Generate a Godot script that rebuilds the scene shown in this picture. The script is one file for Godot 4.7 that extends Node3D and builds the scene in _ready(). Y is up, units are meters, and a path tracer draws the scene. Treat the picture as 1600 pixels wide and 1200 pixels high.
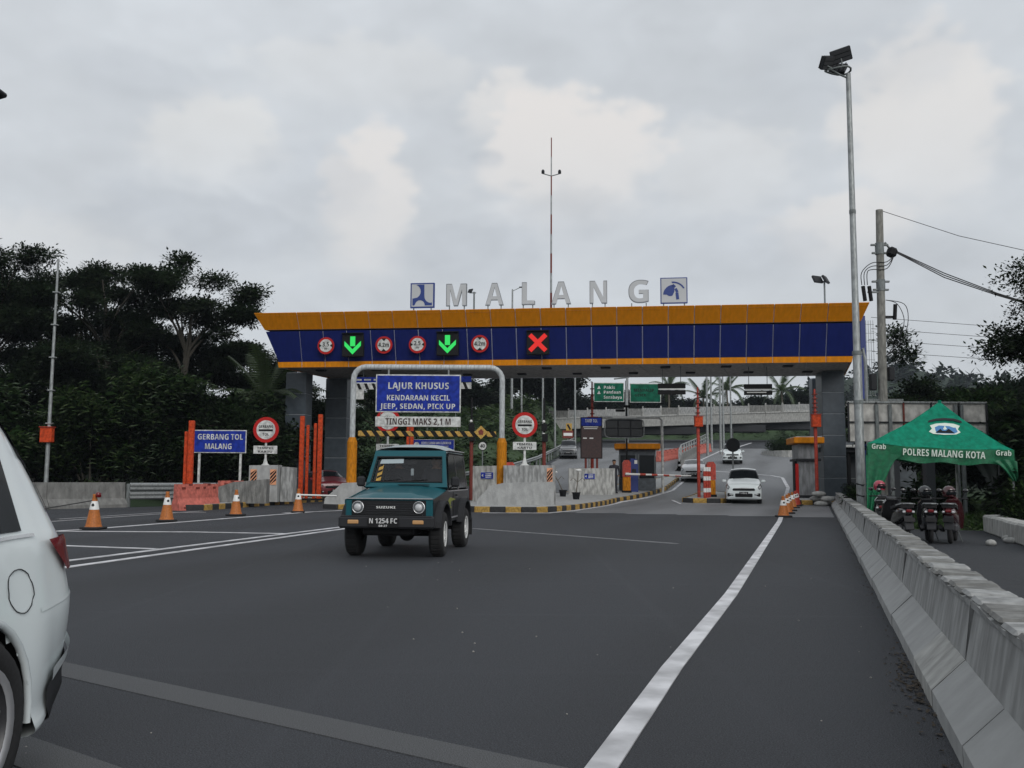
extends Node3D

var M := {}
var T := {}
var rng := RandomNumberGenerator.new()
var font_bold: SystemFont
var font_plain: SystemFont
var used := {}
var leaf_meshes := {}


# ---------- mesh builder ----------
class Mb:
	var st := SurfaceTool.new()

	func _init() -> void:
		st.begin(Mesh.PRIMITIVE_TRIANGLES)

	func poly(pts: Array, outward: Vector3, group := -1) -> void:
		var n := Vector3.ZERO
		for i in pts.size():
			var a: Vector3 = pts[i]
			var b: Vector3 = pts[(i + 1) % pts.size()]
			n += a.cross(b)
		var order := pts.duplicate()
		if n.dot(outward) > 0.0:
			order.reverse()
		st.set_smooth_group(group)
		for i in range(1, order.size() - 1):
			st.add_vertex(order[0])
			st.add_vertex(order[i])
			st.add_vertex(order[i + 1])

	func box(c: Vector3, s: Vector3, bevel := 0.0, basis := Basis()) -> void:
		var h := s / 2.0
		var b: float = minf(bevel, minf(h.x, minf(h.y, h.z)) * 0.95)
		for a in 3:
			var u := (a + 1) % 3
			var v := (a + 2) % 3
			for sg in [-1.0, 1.0]:
				var q := []
				for k in [[-1, -1], [1, -1], [1, 1], [-1, 1]]:
					var p := Vector3.ZERO
					p[a] = sg * h[a]
					p[u] = k[0] * (h[u] - b)
					p[v] = k[1] * (h[v] - b)
					q.append(c + basis * p)
				var o := Vector3.ZERO
				o[a] = sg
				poly(q, basis * o)
			if b > 0.0:
				for su in [-1.0, 1.0]:
					for sv in [-1.0, 1.0]:
						var q := []
						for k in [[0, -1], [0, 1], [1, 1], [1, -1]]:
							var p := Vector3.ZERO
							p[u] = su * (h[u] - (b if k[0] == 1 else 0.0))
							p[v] = sv * (h[v] - (b if k[0] == 0 else 0.0))
							p[a] = k[1] * (h[a] - b)
							q.append(c + basis * p)
						var o := Vector3.ZERO
						o[u] = su
						o[v] = sv
						poly(q, basis * o)
		if b > 0.0:
			for sx in [-1.0, 1.0]:
				for sy in [-1.0, 1.0]:
					for sz in [-1.0, 1.0]:
						var s3 := Vector3(sx, sy, sz)
						var k := h - Vector3(b, b, b)
						poly([c + basis * (Vector3(h.x, k.y, k.z) * s3), c + basis * (Vector3(k.x, h.y, k.z) * s3), c + basis * (Vector3(k.x, k.y, h.z) * s3)], basis * s3)

	# polygon in XY pushed along Z from z0 to z1, placed by xf
	func prism(p2: PackedVector2Array, z0: float, z1: float, xf := Transform3D(), smooth := -1) -> void:
		var pts := p2
		if Geometry2D.is_polygon_clockwise(pts):
			pts = pts.duplicate()
			pts.reverse()
		var idx := Geometry2D.triangulate_polygon(pts)
		for zz in [z0, z1]:
			var o := xf.basis * Vector3(0, 0, -1 if zz == minf(z0, z1) else 1)
			for i in range(0, idx.size(), 3):
				poly([xf * Vector3(pts[idx[i]].x, pts[idx[i]].y, zz), xf * Vector3(pts[idx[i + 1]].x, pts[idx[i + 1]].y, zz), xf * Vector3(pts[idx[i + 2]].x, pts[idx[i + 2]].y, zz)], o)
		for i in pts.size():
			var a := pts[i]
			var b := pts[(i + 1) % pts.size()]
			var d := b - a
			poly([xf * Vector3(a.x, a.y, z0), xf * Vector3(b.x, b.y, z0), xf * Vector3(b.x, b.y, z1), xf * Vector3(a.x, a.y, z1)], xf.basis * Vector3(d.y, -d.x, 0), smooth)

	func tube(points: Array, r, seg := 8, caps := true) -> void:
		var rings := []
		var n: int = points.size()
		var prev := Vector3.ZERO
		for i in n:
			var p: Vector3 = points[i]
			var t: Vector3 = (Vector3(points[mini(i + 1, n - 1)]) - Vector3(points[maxi(i - 1, 0)])).normalized()
			var u := prev
			if i == 0:
				u = t.cross(Vector3(0.13, 0.2, 1) if absf(t.z) < 0.9 else Vector3(0, 1, 0.1)).normalized()
			else:
				u = (prev - t * prev.dot(t)).normalized()
			prev = u
			var v := t.cross(u)
			var rr: float = r[i] if r is Array else r
			var ring := []
			for k in seg:
				var a := TAU * k / seg
				ring.append(p + (u * cos(a) + v * sin(a)) * rr)
			rings.append(ring)
		for i in n - 1:
			for k in seg:
				var k2 := (k + 1) % seg
				var q := [rings[i][k], rings[i][k2], rings[i + 1][k2], rings[i + 1][k]]
				var mid: Vector3 = (q[0] + q[1] + q[2] + q[3]) / 4.0
				poly(q, mid - (Vector3(points[i]) + Vector3(points[i + 1])) / 2.0, 1)
		if caps:
			poly(rings[0], Vector3(points[0]) - Vector3(points[1]))
			poly(rings[n - 1], Vector3(points[n - 1]) - Vector3(points[n - 2]))

	# profile of (radius, height) turned about Y, placed by xf
	func lathe(prof: Array, seg := 20, xf := Transform3D(), group := 1) -> void:
		for i in prof.size() - 1:
			var a: Vector2 = prof[i]
			var b: Vector2 = prof[i + 1]
			var d := b - a
			for k in seg:
				var c0 := Vector3(cos(TAU * k / seg), 0, sin(TAU * k / seg))
				var c1 := Vector3(cos(TAU * (k + 1) / seg), 0, sin(TAU * (k + 1) / seg))
				var q := []
				q.append(xf * (c0 * a.x + Vector3(0, a.y, 0)))
				if a.x > 0.0:
					q.append(xf * (c1 * a.x + Vector3(0, a.y, 0)))
				if b.x > 0.0:
					q.append(xf * (c1 * b.x + Vector3(0, b.y, 0)))
				q.append(xf * (c0 * b.x + Vector3(0, b.y, 0)))
				if q.size() > 2:
					poly(q, xf.basis * ((c0 + c1) / 2.0 * d.y + Vector3(0, -d.x, 0)), group + i * (0 if group == 1 else 1))

	func ball(c: Vector3, r: Vector3, seg := 12, rings := 8, basis := Basis()) -> void:
		var prof := []
		for i in rings + 1:
			var a := -PI / 2 + PI * i / rings
			prof.append(Vector2(maxf(cos(a), 0.0) if i > 0 and i < rings else 0.0, sin(a)))
		lathe(prof, seg, Transform3D(basis * Basis.from_scale(r), c))

	# grid of points [i][j]; outward tested against from-point
	func sheet(g: Array, out_from = null, group := 1, out_dir := Vector3.UP) -> void:
		for i in g.size() - 1:
			for j in g[i].size() - 1:
				var q := [g[i][j], g[i + 1][j], g[i + 1][j + 1], g[i][j + 1]]
				var mid: Vector3 = (q[0] + q[1] + q[2] + q[3]) / 4.0
				poly(q, out_dir if out_from == null else mid - out_from, group)

	func mesh() -> ArrayMesh:
		st.generate_normals()
		return st.commit()


# ---------- scene tree helpers ----------
func numbered(n: String) -> String:
	if not used.has(n):
		used[n] = 0
		return n
	used[n] += 1
	return "%s_%03d" % [n, used[n]]


func thing(called: String, label: String, category: String, at := Vector3.ZERO, turn := 0.0, group := "") -> Node3D:
	var o := Node3D.new()
	o.name = numbered(called)
	add_child(o, true)
	o.position = at
	o.rotation.y = turn
	tag(o, label, category, group)
	return o


func tag(o: Node, label: String, category: String, group := "") -> void:
	if label:
		o.set_meta("label", label)
	if category:
		o.set_meta("category", category)
	if group:
		o.set_meta("group", group)


func put(mb, called: String, m: Material, parent: Node = self, at := Vector3.ZERO) -> MeshInstance3D:
	var o := MeshInstance3D.new()
	o.mesh = mb.mesh() if mb is Mb else mb
	o.material_override = m
	o.position = at
	if parent == self:
		o.name = numbered(called)
		add_child(o, true)
	else:
		var n := called
		var k := 0
		while parent.has_node(n):
			k += 1
			n = "%s_%03d" % [called, k]
		o.name = n
		parent.add_child(o, true)
	return o


func struct(mb, called: String, m: Material) -> MeshInstance3D:
	var o := put(mb, called, m)
	o.set_meta("kind", "structure")
	return o


func dup(root: Node3D, at: Vector3, turn: float, label: String, called := "") -> Node3D:
	var r: Node3D = root.duplicate()
	r.name = numbered(called if called else String(root.name).trim_suffix("_001"))
	add_child(r, true)
	r.position = at
	r.rotation.y = turn
	r.set_meta("label", label)
	return r


# lettering of cap height h, fitted to width w when w > 0, facing +z of the parent
func text(parent: Node, words: String, h: float, at: Vector3, m: Material, w := 0.0, depth := 0.006, bold := true, basis := Basis()) -> MeshInstance3D:
	var t := TextMesh.new()
	t.text = words
	t.font = font_bold if bold else font_plain
	t.font_size = 48
	t.pixel_size = 0.01
	t.depth = 0.1
	t.curve_step = 4.0 if h < 0.3 else 1.0
	t.horizontal_alignment = HORIZONTAL_ALIGNMENT_CENTER
	t.vertical_alignment = VERTICAL_ALIGNMENT_CENTER
	var box := t.get_aabb()
	var o := put(t, "lettering", m, parent, at)
	var sy := h / 0.345
	var sx := sy if w <= 0.0 else w / maxf(box.size.x, 0.01)
	o.transform = Transform3D(basis * Basis.from_scale(Vector3(sx, sy, depth / 0.1)), at)
	return o


func b_(c: Vector3, s: Vector3, bevel := 0.0, basis := Basis()) -> Mb:
	var m := Mb.new()
	m.box(c, s, bevel, basis)
	return m


func tb(points: Array, r, seg := 8) -> Mb:
	var m := Mb.new()
	m.tube(points, r, seg)
	return m


func V(x: float, y: float, d: float) -> Vector3:
	return Vector3(x, y, -d)


func disc(r: float, n := 28, cx := 0.0, cy := 0.0) -> PackedVector2Array:
	var p := PackedVector2Array()
	for i in n:
		p.append(Vector2(cx + r * cos(TAU * i / n), cy + r * sin(TAU * i / n)))
	return p


func arc(cx: float, cy: float, r: float, a0: float, a1: float, n := 10) -> PackedVector2Array:
	var p := PackedVector2Array()
	for i in n + 1:
		var a := deg_to_rad(lerpf(a0, a1, float(i) / n))
		p.append(Vector2(cx + r * cos(a), cy + r * sin(a)))
	return p


func pr(p2: PackedVector2Array, z0: float, z1: float, xf := Transform3D()) -> Mb:
	var m := Mb.new()
	m.prism(p2, z0, z1, xf)
	return m


# ---------- materials ----------
func noise_tex(key: String, freq: float, lo: float, hi: float, mid := 0.5, kind := FastNoiseLite.TYPE_SIMPLEX_SMOOTH, oct := 4, size := 512, normal := 0.0) -> void:
	var n := FastNoiseLite.new()
	n.noise_type = kind
	n.frequency = freq
	n.fractal_octaves = oct
	n.seed = hash(key) % 1000
	var t := NoiseTexture2D.new()
	t.width = size
	t.height = size
	t.seamless = true
	t.noise = n
	if normal > 0.0:
		t.as_normal_map = true
		t.bump_strength = normal
	else:
		var g := Gradient.new()
		g.set_color(0, Color(lo, lo, lo))
		g.set_color(1, Color(hi, hi, hi))
		g.set_offset(0, maxf(mid - 0.35, 0.0))
		g.set_offset(1, minf(mid + 0.35, 1.0))
		t.color_ramp = g
	T[key] = t


func mk(key: String, r: float, g: float, b: float, rough := 0.7, tex := "", scale := Vector3.ONE, nrm := "", nscale := 0.6, world := true) -> StandardMaterial3D:
	var m := StandardMaterial3D.new()
	m.resource_name = key
	m.albedo_color = Color(r, g, b).linear_to_srgb()
	m.roughness = rough
	m.metallic_specular = 0.5
	if tex:
		m.albedo_texture = T[tex]
	if nrm:
		m.normal_enabled = true
		m.normal_texture = T[nrm]
		m.normal_scale = nscale
	if tex or nrm:
		m.uv1_triplanar = true
		m.uv1_world_triplanar = world
		m.uv1_scale = scale
	M[key] = m
	return m


func paint(key: String, r: float, g: float, b: float, rough := 0.35, coat := 0.6) -> StandardMaterial3D:
	var m := mk(key, r, g, b, rough)
	m.clearcoat_enabled = coat > 0.0
	m.clearcoat = coat
	m.clearcoat_roughness = 0.08
	return m


func materials() -> void:
	noise_tex("mottle", 0.012, 0.74, 1.0, 0.5, FastNoiseLite.TYPE_SIMPLEX_SMOOTH, 5)
	noise_tex("stain", 0.008, 0.7, 1.0, 0.42, FastNoiseLite.TYPE_SIMPLEX_SMOOTH, 6, 1024)
	noise_tex("speck", 0.22, 0.45, 1.0, 0.5, FastNoiseLite.TYPE_SIMPLEX_SMOOTH, 3, 1024)
	noise_tex("soft", 0.006, 0.86, 1.0, 0.5, FastNoiseLite.TYPE_SIMPLEX_SMOOTH, 6, 1024)
	noise_tex("grass", 0.06, 0.45, 1.0, 0.5, FastNoiseLite.TYPE_SIMPLEX_SMOOTH, 5, 1024)
	noise_tex("bump", 0.05, 0, 1, 0.5, FastNoiseLite.TYPE_SIMPLEX_SMOOTH, 4, 512, 6.0)
	noise_tex("grain", 0.25, 0, 1, 0.5, FastNoiseLite.TYPE_SIMPLEX_SMOOTH, 3, 1024, 6.0)
	var m := mk("asphalt", 0.069, 0.076, 0.092, 0.78, "speck", Vector3.ONE * 0.4, "grain", 1.0)
	m.vertex_color_use_as_albedo = true
	m = mk("patch", 0.15, 0.155, 0.163, 0.8, "speck", Vector3.ONE * 0.6, "grain", 0.5)
	m = mk("apron", 0.32, 0.33, 0.345, 0.62, "speck", Vector3.ONE * 0.5, "grain", 0.4)
	m.vertex_color_use_as_albedo = true
	mk("line", 0.66, 0.66, 0.68, 0.7, "mottle", Vector3(0.3, 0.3, 0.3))
	mk("worn", 0.34, 0.34, 0.35, 0.8, "stain", Vector3(0.9, 0.9, 0.9))
	m = mk("turf", 0.06, 0.12, 0.035, 0.95, "grass", Vector3.ONE * 0.25, "bump", 0.8)
	m.vertex_color_use_as_albedo = true
	mk("woods", 0.03, 0.06, 0.03, 0.95, "grass", Vector3.ONE * 0.02, "bump", 1.0)
	mk("concrete", 0.36, 0.365, 0.36, 0.9, "stain", Vector3(0.8, 0.2, 0.8), "bump", 0.15)
	mk("concrete_smooth", 0.38, 0.385, 0.38, 0.9, "soft", Vector3(0.5, 0.25, 0.5), "bump", 0.2)
	mk("concrete_dirty", 0.22, 0.22, 0.21, 0.92, "stain", Vector3(0.6, 0.14, 0.6), "bump", 0.35)
	mk("concrete_white", 0.45, 0.45, 0.43, 0.9, "stain", Vector3(0.7, 0.2, 0.7))
	mk("kerb_yellow", 0.46, 0.28, 0.06, 0.8, "stain", Vector3(1.3, 0.8, 1.3))
	mk("kerb_black", 0.028, 0.028, 0.03, 0.8, "mottle", Vector3.ONE)
	mk("soil", 0.1, 0.075, 0.05, 0.95, "grass", Vector3.ONE)
	mk("galvanised", 0.36, 0.38, 0.38, 0.5, "mottle", Vector3(2, 0.5, 2))
	M.galvanised.metallic = 0.4
	mk("pipe_white", 0.52, 0.55, 0.56, 0.45, "mottle", Vector3(2, 0.5, 2))
	mk("oil", 0.032, 0.034, 0.04, 0.6)
	mk("galv_dark", 0.2, 0.22, 0.22, 0.55, "mottle", Vector3(2, 0.5, 2))
	mk("cladding", 0.08, 0.1, 0.12, 0.4, "soft", Vector3(0.4, 0.4, 0.4))
	mk("joint", 0.4, 0.43, 0.46, 0.6)
	mk("amber_panel", 0.72, 0.25, 0.005, 0.5, "soft", Vector3(0.8, 0.25, 0.8))
	mk("navy_panel", 0.011, 0.02, 0.135, 0.42, "soft", Vector3(0.7, 0.2, 0.7))
	mk("panel_joint", 0.8, 0.82, 0.88, 0.5)
	mk("soffit", 0.47, 0.45, 0.43, 0.7, "mottle", Vector3.ONE * 0.5)
	mk("roof_metal", 0.42, 0.42, 0.43, 0.5)
	mk("dark", 0.012, 0.012, 0.013, 0.6)
	mk("charcoal", 0.03, 0.031, 0.034, 0.55)
	mk("black_gloss", 0.008, 0.008, 0.009, 0.25)
	mk("rubber", 0.016, 0.016, 0.017, 0.9, "mottle", Vector3.ONE * 6, "", 0.6, false)
	mk("sign_white", 0.66, 0.67, 0.65, 0.55, "mottle", Vector3.ONE * 0.6)
	mk("sign_red", 0.42, 0.018, 0.016, 0.5)
	mk("sign_blue", 0.016, 0.04, 0.34, 0.45, "mottle", Vector3.ONE * 0.5)
	mk("sign_green", 0.004, 0.13, 0.075, 0.5, "mottle", Vector3.ONE * 0.3)
	mk("sign_black", 0.012, 0.012, 0.012, 0.5)
	mk("sign_maroon", 0.045, 0.016, 0.014, 0.5, "mottle", Vector3.ONE)
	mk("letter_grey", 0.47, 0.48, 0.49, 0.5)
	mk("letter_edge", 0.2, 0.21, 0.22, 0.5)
	mk("logo_blue", 0.015, 0.04, 0.2, 0.5)
	mk("orange", 0.62, 0.075, 0.022, 0.5, "mottle", Vector3.ONE)
	mk("orange_red", 0.5, 0.05, 0.025, 0.5, "mottle", Vector3.ONE)
	mk("rust_red", 0.2, 0.03, 0.018, 0.7, "mottle", Vector3.ONE * 2)
	mk("sleeve_orange", 0.6, 0.22, 0.01, 0.5, "mottle", Vector3(2, 0.5, 2))
	mk("cone_orange", 0.5, 0.15, 0.02, 0.6, "stain", Vector3(3, 2, 3), "", 0.6, false)
	mk("pink_plastic", 0.62, 0.16, 0.12, 0.6, "stain", Vector3(1, 0.6, 1))
	mk("hazard_yellow", 0.55, 0.33, 0.06, 0.6, "mottle", Vector3.ONE * 2)
	mk("reflect_white", 0.7, 0.7, 0.68, 0.4)
	mk("chevron_orange", 0.66, 0.3, 0.16, 0.5)
	mk("blue_sheet", 0.012, 0.03, 0.18, 0.5)
	mk("office_grey", 0.085, 0.1, 0.115, 0.6, "mottle", Vector3.ONE * 0.5)
	mk("office_dark", 0.03, 0.035, 0.042, 0.5)
	mk("pylon_grey", 0.3, 0.31, 0.32, 0.6, "stain", Vector3(0.6, 0.15, 0.6))
	mk("board_back", 0.62, 0.6, 0.56, 0.7, "stain", Vector3(0.3, 0.2, 0.3))
	mk("pole_concrete", 0.27, 0.265, 0.24, 0.9, "stain", Vector3(1.2, 0.3, 1.2))
	mk("cable", 0.02, 0.02, 0.022, 0.7)
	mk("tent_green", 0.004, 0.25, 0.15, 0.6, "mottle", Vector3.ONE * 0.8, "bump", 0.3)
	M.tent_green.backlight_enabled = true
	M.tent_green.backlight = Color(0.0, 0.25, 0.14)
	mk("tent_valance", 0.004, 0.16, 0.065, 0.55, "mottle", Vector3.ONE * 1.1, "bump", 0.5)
	mk("tent_grey", 0.3, 0.32, 0.31, 0.7)
	mk("tent_print", 0.62, 0.7, 0.62, 0.7)
	mk("crest_blue", 0.06, 0.2, 0.42, 0.6)
	mk("seat_grey", 0.05, 0.05, 0.055, 0.8)
	mk("skin", 0.28, 0.15, 0.09, 0.6)
	mk("cloth_dark", 0.02, 0.022, 0.03, 0.9)
	mk("cloth_mid", 0.06, 0.06, 0.075, 0.9)
	mk("bark", 0.16, 0.14, 0.11, 0.95, "stain", Vector3(2, 0.5, 2), "bump", 0.8)
	mk("bark_dark", 0.05, 0.045, 0.035, 0.95, "stain", Vector3(2, 0.5, 2))
	mk("lens_amber", 0.5, 0.28, 0.12, 0.25)
	mk("lens_clear", 0.5, 0.51, 0.52, 0.12)
	mk("lens_smoke", 0.14, 0.15, 0.16, 0.1)
	mk("verge_mark", 0.3, 0.29, 0.27, 0.9)
	mk("lens_red", 0.13, 0.005, 0.008, 0.15)
	mk("chrome", 0.6, 0.6, 0.6, 0.2)
	M.chrome.metallic = 0.9
	mk("alloy", 0.5, 0.5, 0.51, 0.35)
	M.alloy.metallic = 0.5
	mk("alloy_dark", 0.05, 0.05, 0.055, 0.35)
	mk("plate_black", 0.015, 0.015, 0.016, 0.5)
	mk("plate_white", 0.6, 0.6, 0.6, 0.5)
	paint("teal", 0.01, 0.085, 0.105, 0.4, 0.25)
	M.teal.metallic_specular = 0.3
	paint("teal_pale", 0.34, 0.4, 0.42, 0.5, 0.2)
	paint("navy_black", 0.008, 0.009, 0.012)
	paint("car_white", 0.66, 0.71, 0.715, 0.3, 0.8)
	paint("car_silver", 0.36, 0.37, 0.38, 0.3, 0.8)
	paint("car_red", 0.13, 0.008, 0.014, 0.3, 0.8)
	paint("car_grey", 0.1, 0.105, 0.11, 0.3, 0.8)
	paint("scooter_black", 0.008, 0.008, 0.009, 0.25, 0.8)
	paint("scooter_maroon", 0.045, 0.008, 0.01, 0.25, 0.8)
	paint("helmet_red", 0.32, 0.02, 0.045, 0.25, 0.8)
	mk("glass_dark", 0.008, 0.01, 0.012, 0.08)
	M.glass_dark.metallic_specular = 0.3
	mk("swoosh", 0.24, 0.26, 0.05, 0.5)
	var gl := mk("glass", 0.008, 0.01, 0.012, 0.08)
	gl.transparency = BaseMaterial3D.TRANSPARENCY_ALPHA
	gl.albedo_color.a = 0.2
	for k in ["dark", "charcoal", "sign_black", "plate_black", "amber_panel", "navy_panel", "sign_blue", "sign_green", "sign_red", "tent_green", "orange", "sleeve_orange"]:
		M[k].metallic_specular = 0.25
	for k in [["led_green", 0.1, 1.0, 0.35], ["led_red", 1.0, 0.06, 0.04]]:
		m = mk(k[0], k[1] * 0.3, k[2] * 0.3, k[3] * 0.3, 0.6)
		m.emission_enabled = true
		m.emission = Color(k[1], k[2], k[3])
		m.emission_energy_multiplier = 0.45
	for k in [["leaf_dark", 0.072, 0.122, 0.054], ["leaf_mid", 0.078, 0.15, 0.05], ["leaf_light", 0.13, 0.23, 0.07], ["leaf_far", 0.05, 0.085, 0.05], ["leaf_palm", 0.05, 0.075, 0.035]]:
		m = mk(k[0], k[1], k[2], k[3], 0.6)
		m.vertex_color_use_as_albedo = true
		m.backlight_enabled = true
		m.backlight = Color(k[1] * 0.8, k[2] * 0.9, k[3] * 0.5).linear_to_srgb()
	for k in ["skin_and_cloth", "skin_and_grey"]:
		m = mk(k, 1, 1, 1, 0.85)
		m.vertex_color_use_as_albedo = true


# ---------- ground ----------
func ramp(d: float) -> float:
	if d < 40.0:
		return 0.0
	if d < 54.0:
		return 0.075 * (d - 40.0) * (d - 40.0) / 28.0
	return 0.525 + 0.075 * (minf(d, 140.0) - 54.0)


func ss(a: float, b: float, x: float) -> float:
	return smoothstep(a, b, x)


func table(t: Array, d: float) -> float:
	for i in t.size() - 1:
		if d <= t[i + 1][0] or i == t.size() - 2:
			return lerpf(t[i][1], t[i + 1][1], (d - t[i][0]) / (t[i + 1][0] - t[i][0]))
	return 0.0


const XL := [[-30, -34], [20, -34], [30, -19], [33, -16.9], [36, -14.6], [40, -12.3], [46, -12.2], [52, -11.6], [60, -6.0], [70, -0.5], [75, 2.2], [88, 4.2], [120, 8.3], [150, 12.0]]
const XR := [[-30, 10.0], [0, 10.0], [10, 10.0], [17.5, 11.4], [22.9, 12.2], [23.8, 9.2], [41.8, 15.2], [48, 16.6], [72, 23.5], [85, 29.0], [100, 38.0], [130, 56.0], [150, 66.0]]


func surf(x: float, d: float) -> float:
	return ramp(d) * ss(-9.0, 0.0, x - 0.1 * (d - 45.0))


func terrain(x: float, d: float) -> float:
	var y := surf(x, d)
	var xl := table(XL, clampf(d, -30, 150))
	var left := ss(0.5, 6.0, xl - x)
	y += left * 8.6 * ss(58.0, 108.0, d) * (1.0 - 0.6 * ss(-40.0, -80.0, x))
	if x < -13.0 and d > 20.0:
		y += 0.1 * minf(-13.0 - x, 40.0) * ss(20.0, 40.0, d) * (1.0 - ss(58, 108, d))
	y += 4.8 * ss(139.0, 158.0, d) * ss(0.0, 12.0, x)
	if x > 12.0 and d < 60.0:
		y += 0.05 * ss(14.0, 40.0, x) * 20.0
	return y


func in_road(x: float, d: float, margin := 0.0) -> bool:
	if d > 143.0 or d < -28.0:
		return false
	return x > table(XL, d) - margin and x < table(XR, d) + margin


func ground() -> void:
	var wob := FastNoiseLite.new()
	wob.seed = 5
	wob.frequency = 0.05
	# land sheet: rows of growing depth
	var ds := []
	var d := -28.0
	while d < 900.0:
		ds.append(d)
		d += 2.0 if d < 165.0 else (8.0 if d < 300 else 40.0)
	var xs := []
	var x := -420.0
	while x < 520.0:
		xs.append(x)
		x += 1.5 if x > -40.0 and x < 62.0 else (8.0 if x > -120.0 and x < 150.0 else 40.0)
	var m := Mb.new()
	m.st.set_smooth_group(1)
	var ys := []
	for i in ds.size():
		var row := []
		for j in xs.size():
			var y := terrain(xs[j], ds[i])
			if in_road(xs[j], ds[i], 1.6):
				y -= 0.25
			else:
				y += 0.12 * wob.get_noise_2d(xs[j] * 3.0, ds[i] * 3.0) - 0.04
			row.append(V(xs[j], y, ds[i]))
		ys.append(row)
	var far := 0.0
	for i in ds.size() - 1:
		for j in xs.size() - 1:
			var q := [ys[i][j], ys[i + 1][j], ys[i + 1][j + 1], ys[i][j + 1]]
			for k in [0, 1, 2, 0, 2, 3]:
				var p: Vector3 = q[k]
				var c := 0.75 + 0.35 * wob.get_noise_2d(p.x, p.z) + 0.2 * wob.get_noise_2d(p.x * 6.0, p.z * 6.0)
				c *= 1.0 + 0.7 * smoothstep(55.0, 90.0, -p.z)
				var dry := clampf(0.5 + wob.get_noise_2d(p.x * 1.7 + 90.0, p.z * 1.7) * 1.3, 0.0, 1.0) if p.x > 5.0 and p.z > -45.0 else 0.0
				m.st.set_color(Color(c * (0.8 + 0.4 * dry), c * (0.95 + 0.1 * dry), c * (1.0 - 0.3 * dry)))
				m.st.add_vertex(p)
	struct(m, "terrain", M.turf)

	# asphalt
	var a := Mb.new()
	road_sheet(a, -28.0, 143.0, 0.0, func(_x, _d): return true, wob)
	struct(a, "road", M.asphalt)
	var ap := Mb.new()
	road_sheet(ap, 28.0, 110.0, 0.004, func(px, pd): return pd > 33.5 - 0.36 * (px - 0.2) and px > -1.2 + 0.1 * (pd - 34) and px < 0.66 + 0.328 * pd and px > (-20.0 if pd < 66.0 else table(XL, pd)), wob, true)
	struct(ap, "concrete_apron", M.apron)
	markings()


func road_sheet(m: Mb, d0: float, d1: float, lift: float, keep: Callable, wob: FastNoiseLite, pale := false) -> void:
	m.st.set_smooth_group(1)
	var d := d0
	while d < d1:
		var step := 0.6 if d < 60.0 else 2.0
		var e := minf(d + step, d1)
		var n := 90
		for j in n:
			var q := []
			var ok := true
			for k in [[0, 0], [1, 0], [1, 1], [0, 1]]:
				var dd: float = e if k[0] == 1 else d
				var xl := table(XL, dd)
				var xr := table(XR, dd)
				if pale:
					xl = maxf(xl, -2.0 + 0.1 * (dd - 34.0))
					xr = minf(xr, 0.66 + 0.328 * dd)
				var x := lerpf(xl, xr, float(j + k[1]) / n)
				q.append(V(x, surf(x, dd) + lift * (1.0 if dd < 50.0 else 3.0), dd))
				if not keep.call(x, dd):
					ok = false
			if not ok:
				continue
			for k in [0, 1, 2, 0, 2, 3]:
				var p: Vector3 = q[k]
				# wear along the lanes, and big soft blotches
				var s := p.x + 0.32 * p.z
				var c := 0.88 + 0.3 * wob.get_noise_2d(s * 9.0, p.z * 0.9) + 0.12 * sin(s * 1.9) + 0.24 * wob.get_noise_2d(p.x * 2.2, p.z * 2.2 + 40.0)
				m.st.set_color(Color(c, c, c))
				m.st.add_vertex(p)
		d = e


# a painted strip along points of (x, d)
func strip(m: Mb, pts: Array, w: float, lift := 0.008) -> void:
	var fine := []
	for i in pts.size() - 1:
		var a: Vector2 = pts[i]
		var b: Vector2 = pts[i + 1]
		var n := maxi(1, int(a.distance_to(b) / 1.2))
		for k in n:
			fine.append(a.lerp(b, float(k) / n))
	fine.append(pts[-1])
	for i in fine.size() - 1:
		var q := []
		for k in [[i, -1], [i, 1], [i + 1, 1], [i + 1, -1]]:
			var a: Vector2 = fine[maxi(k[0] - 1, 0)]
			var b: Vector2 = fine[mini(k[0] + 1, fine.size() - 1)]
			var t := (b - a).normalized()
			var p: Vector2 = fine[k[0]] + Vector2(-t.y, t.x) * w * 0.5 * k[1]
			q.append(V(p.x, surf(p.x, p.y) + lift * (1.0 if p.y < 45.0 else 4.0), p.y))
		m.poly(q, Vector3.UP, 1)
		# thickness: no gap to look under
		for k in [[0, 3], [1, 2]]:
			var dn := Vector3(0, -lift * 4.0 - 0.01, 0)
			m.poly([q[k[0]], q[k[1]], q[k[1]] + dn, q[k[0]] + dn], q[k[0]] - q[1 - k[0]] if k[0] < 2 else Vector3.UP)


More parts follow.
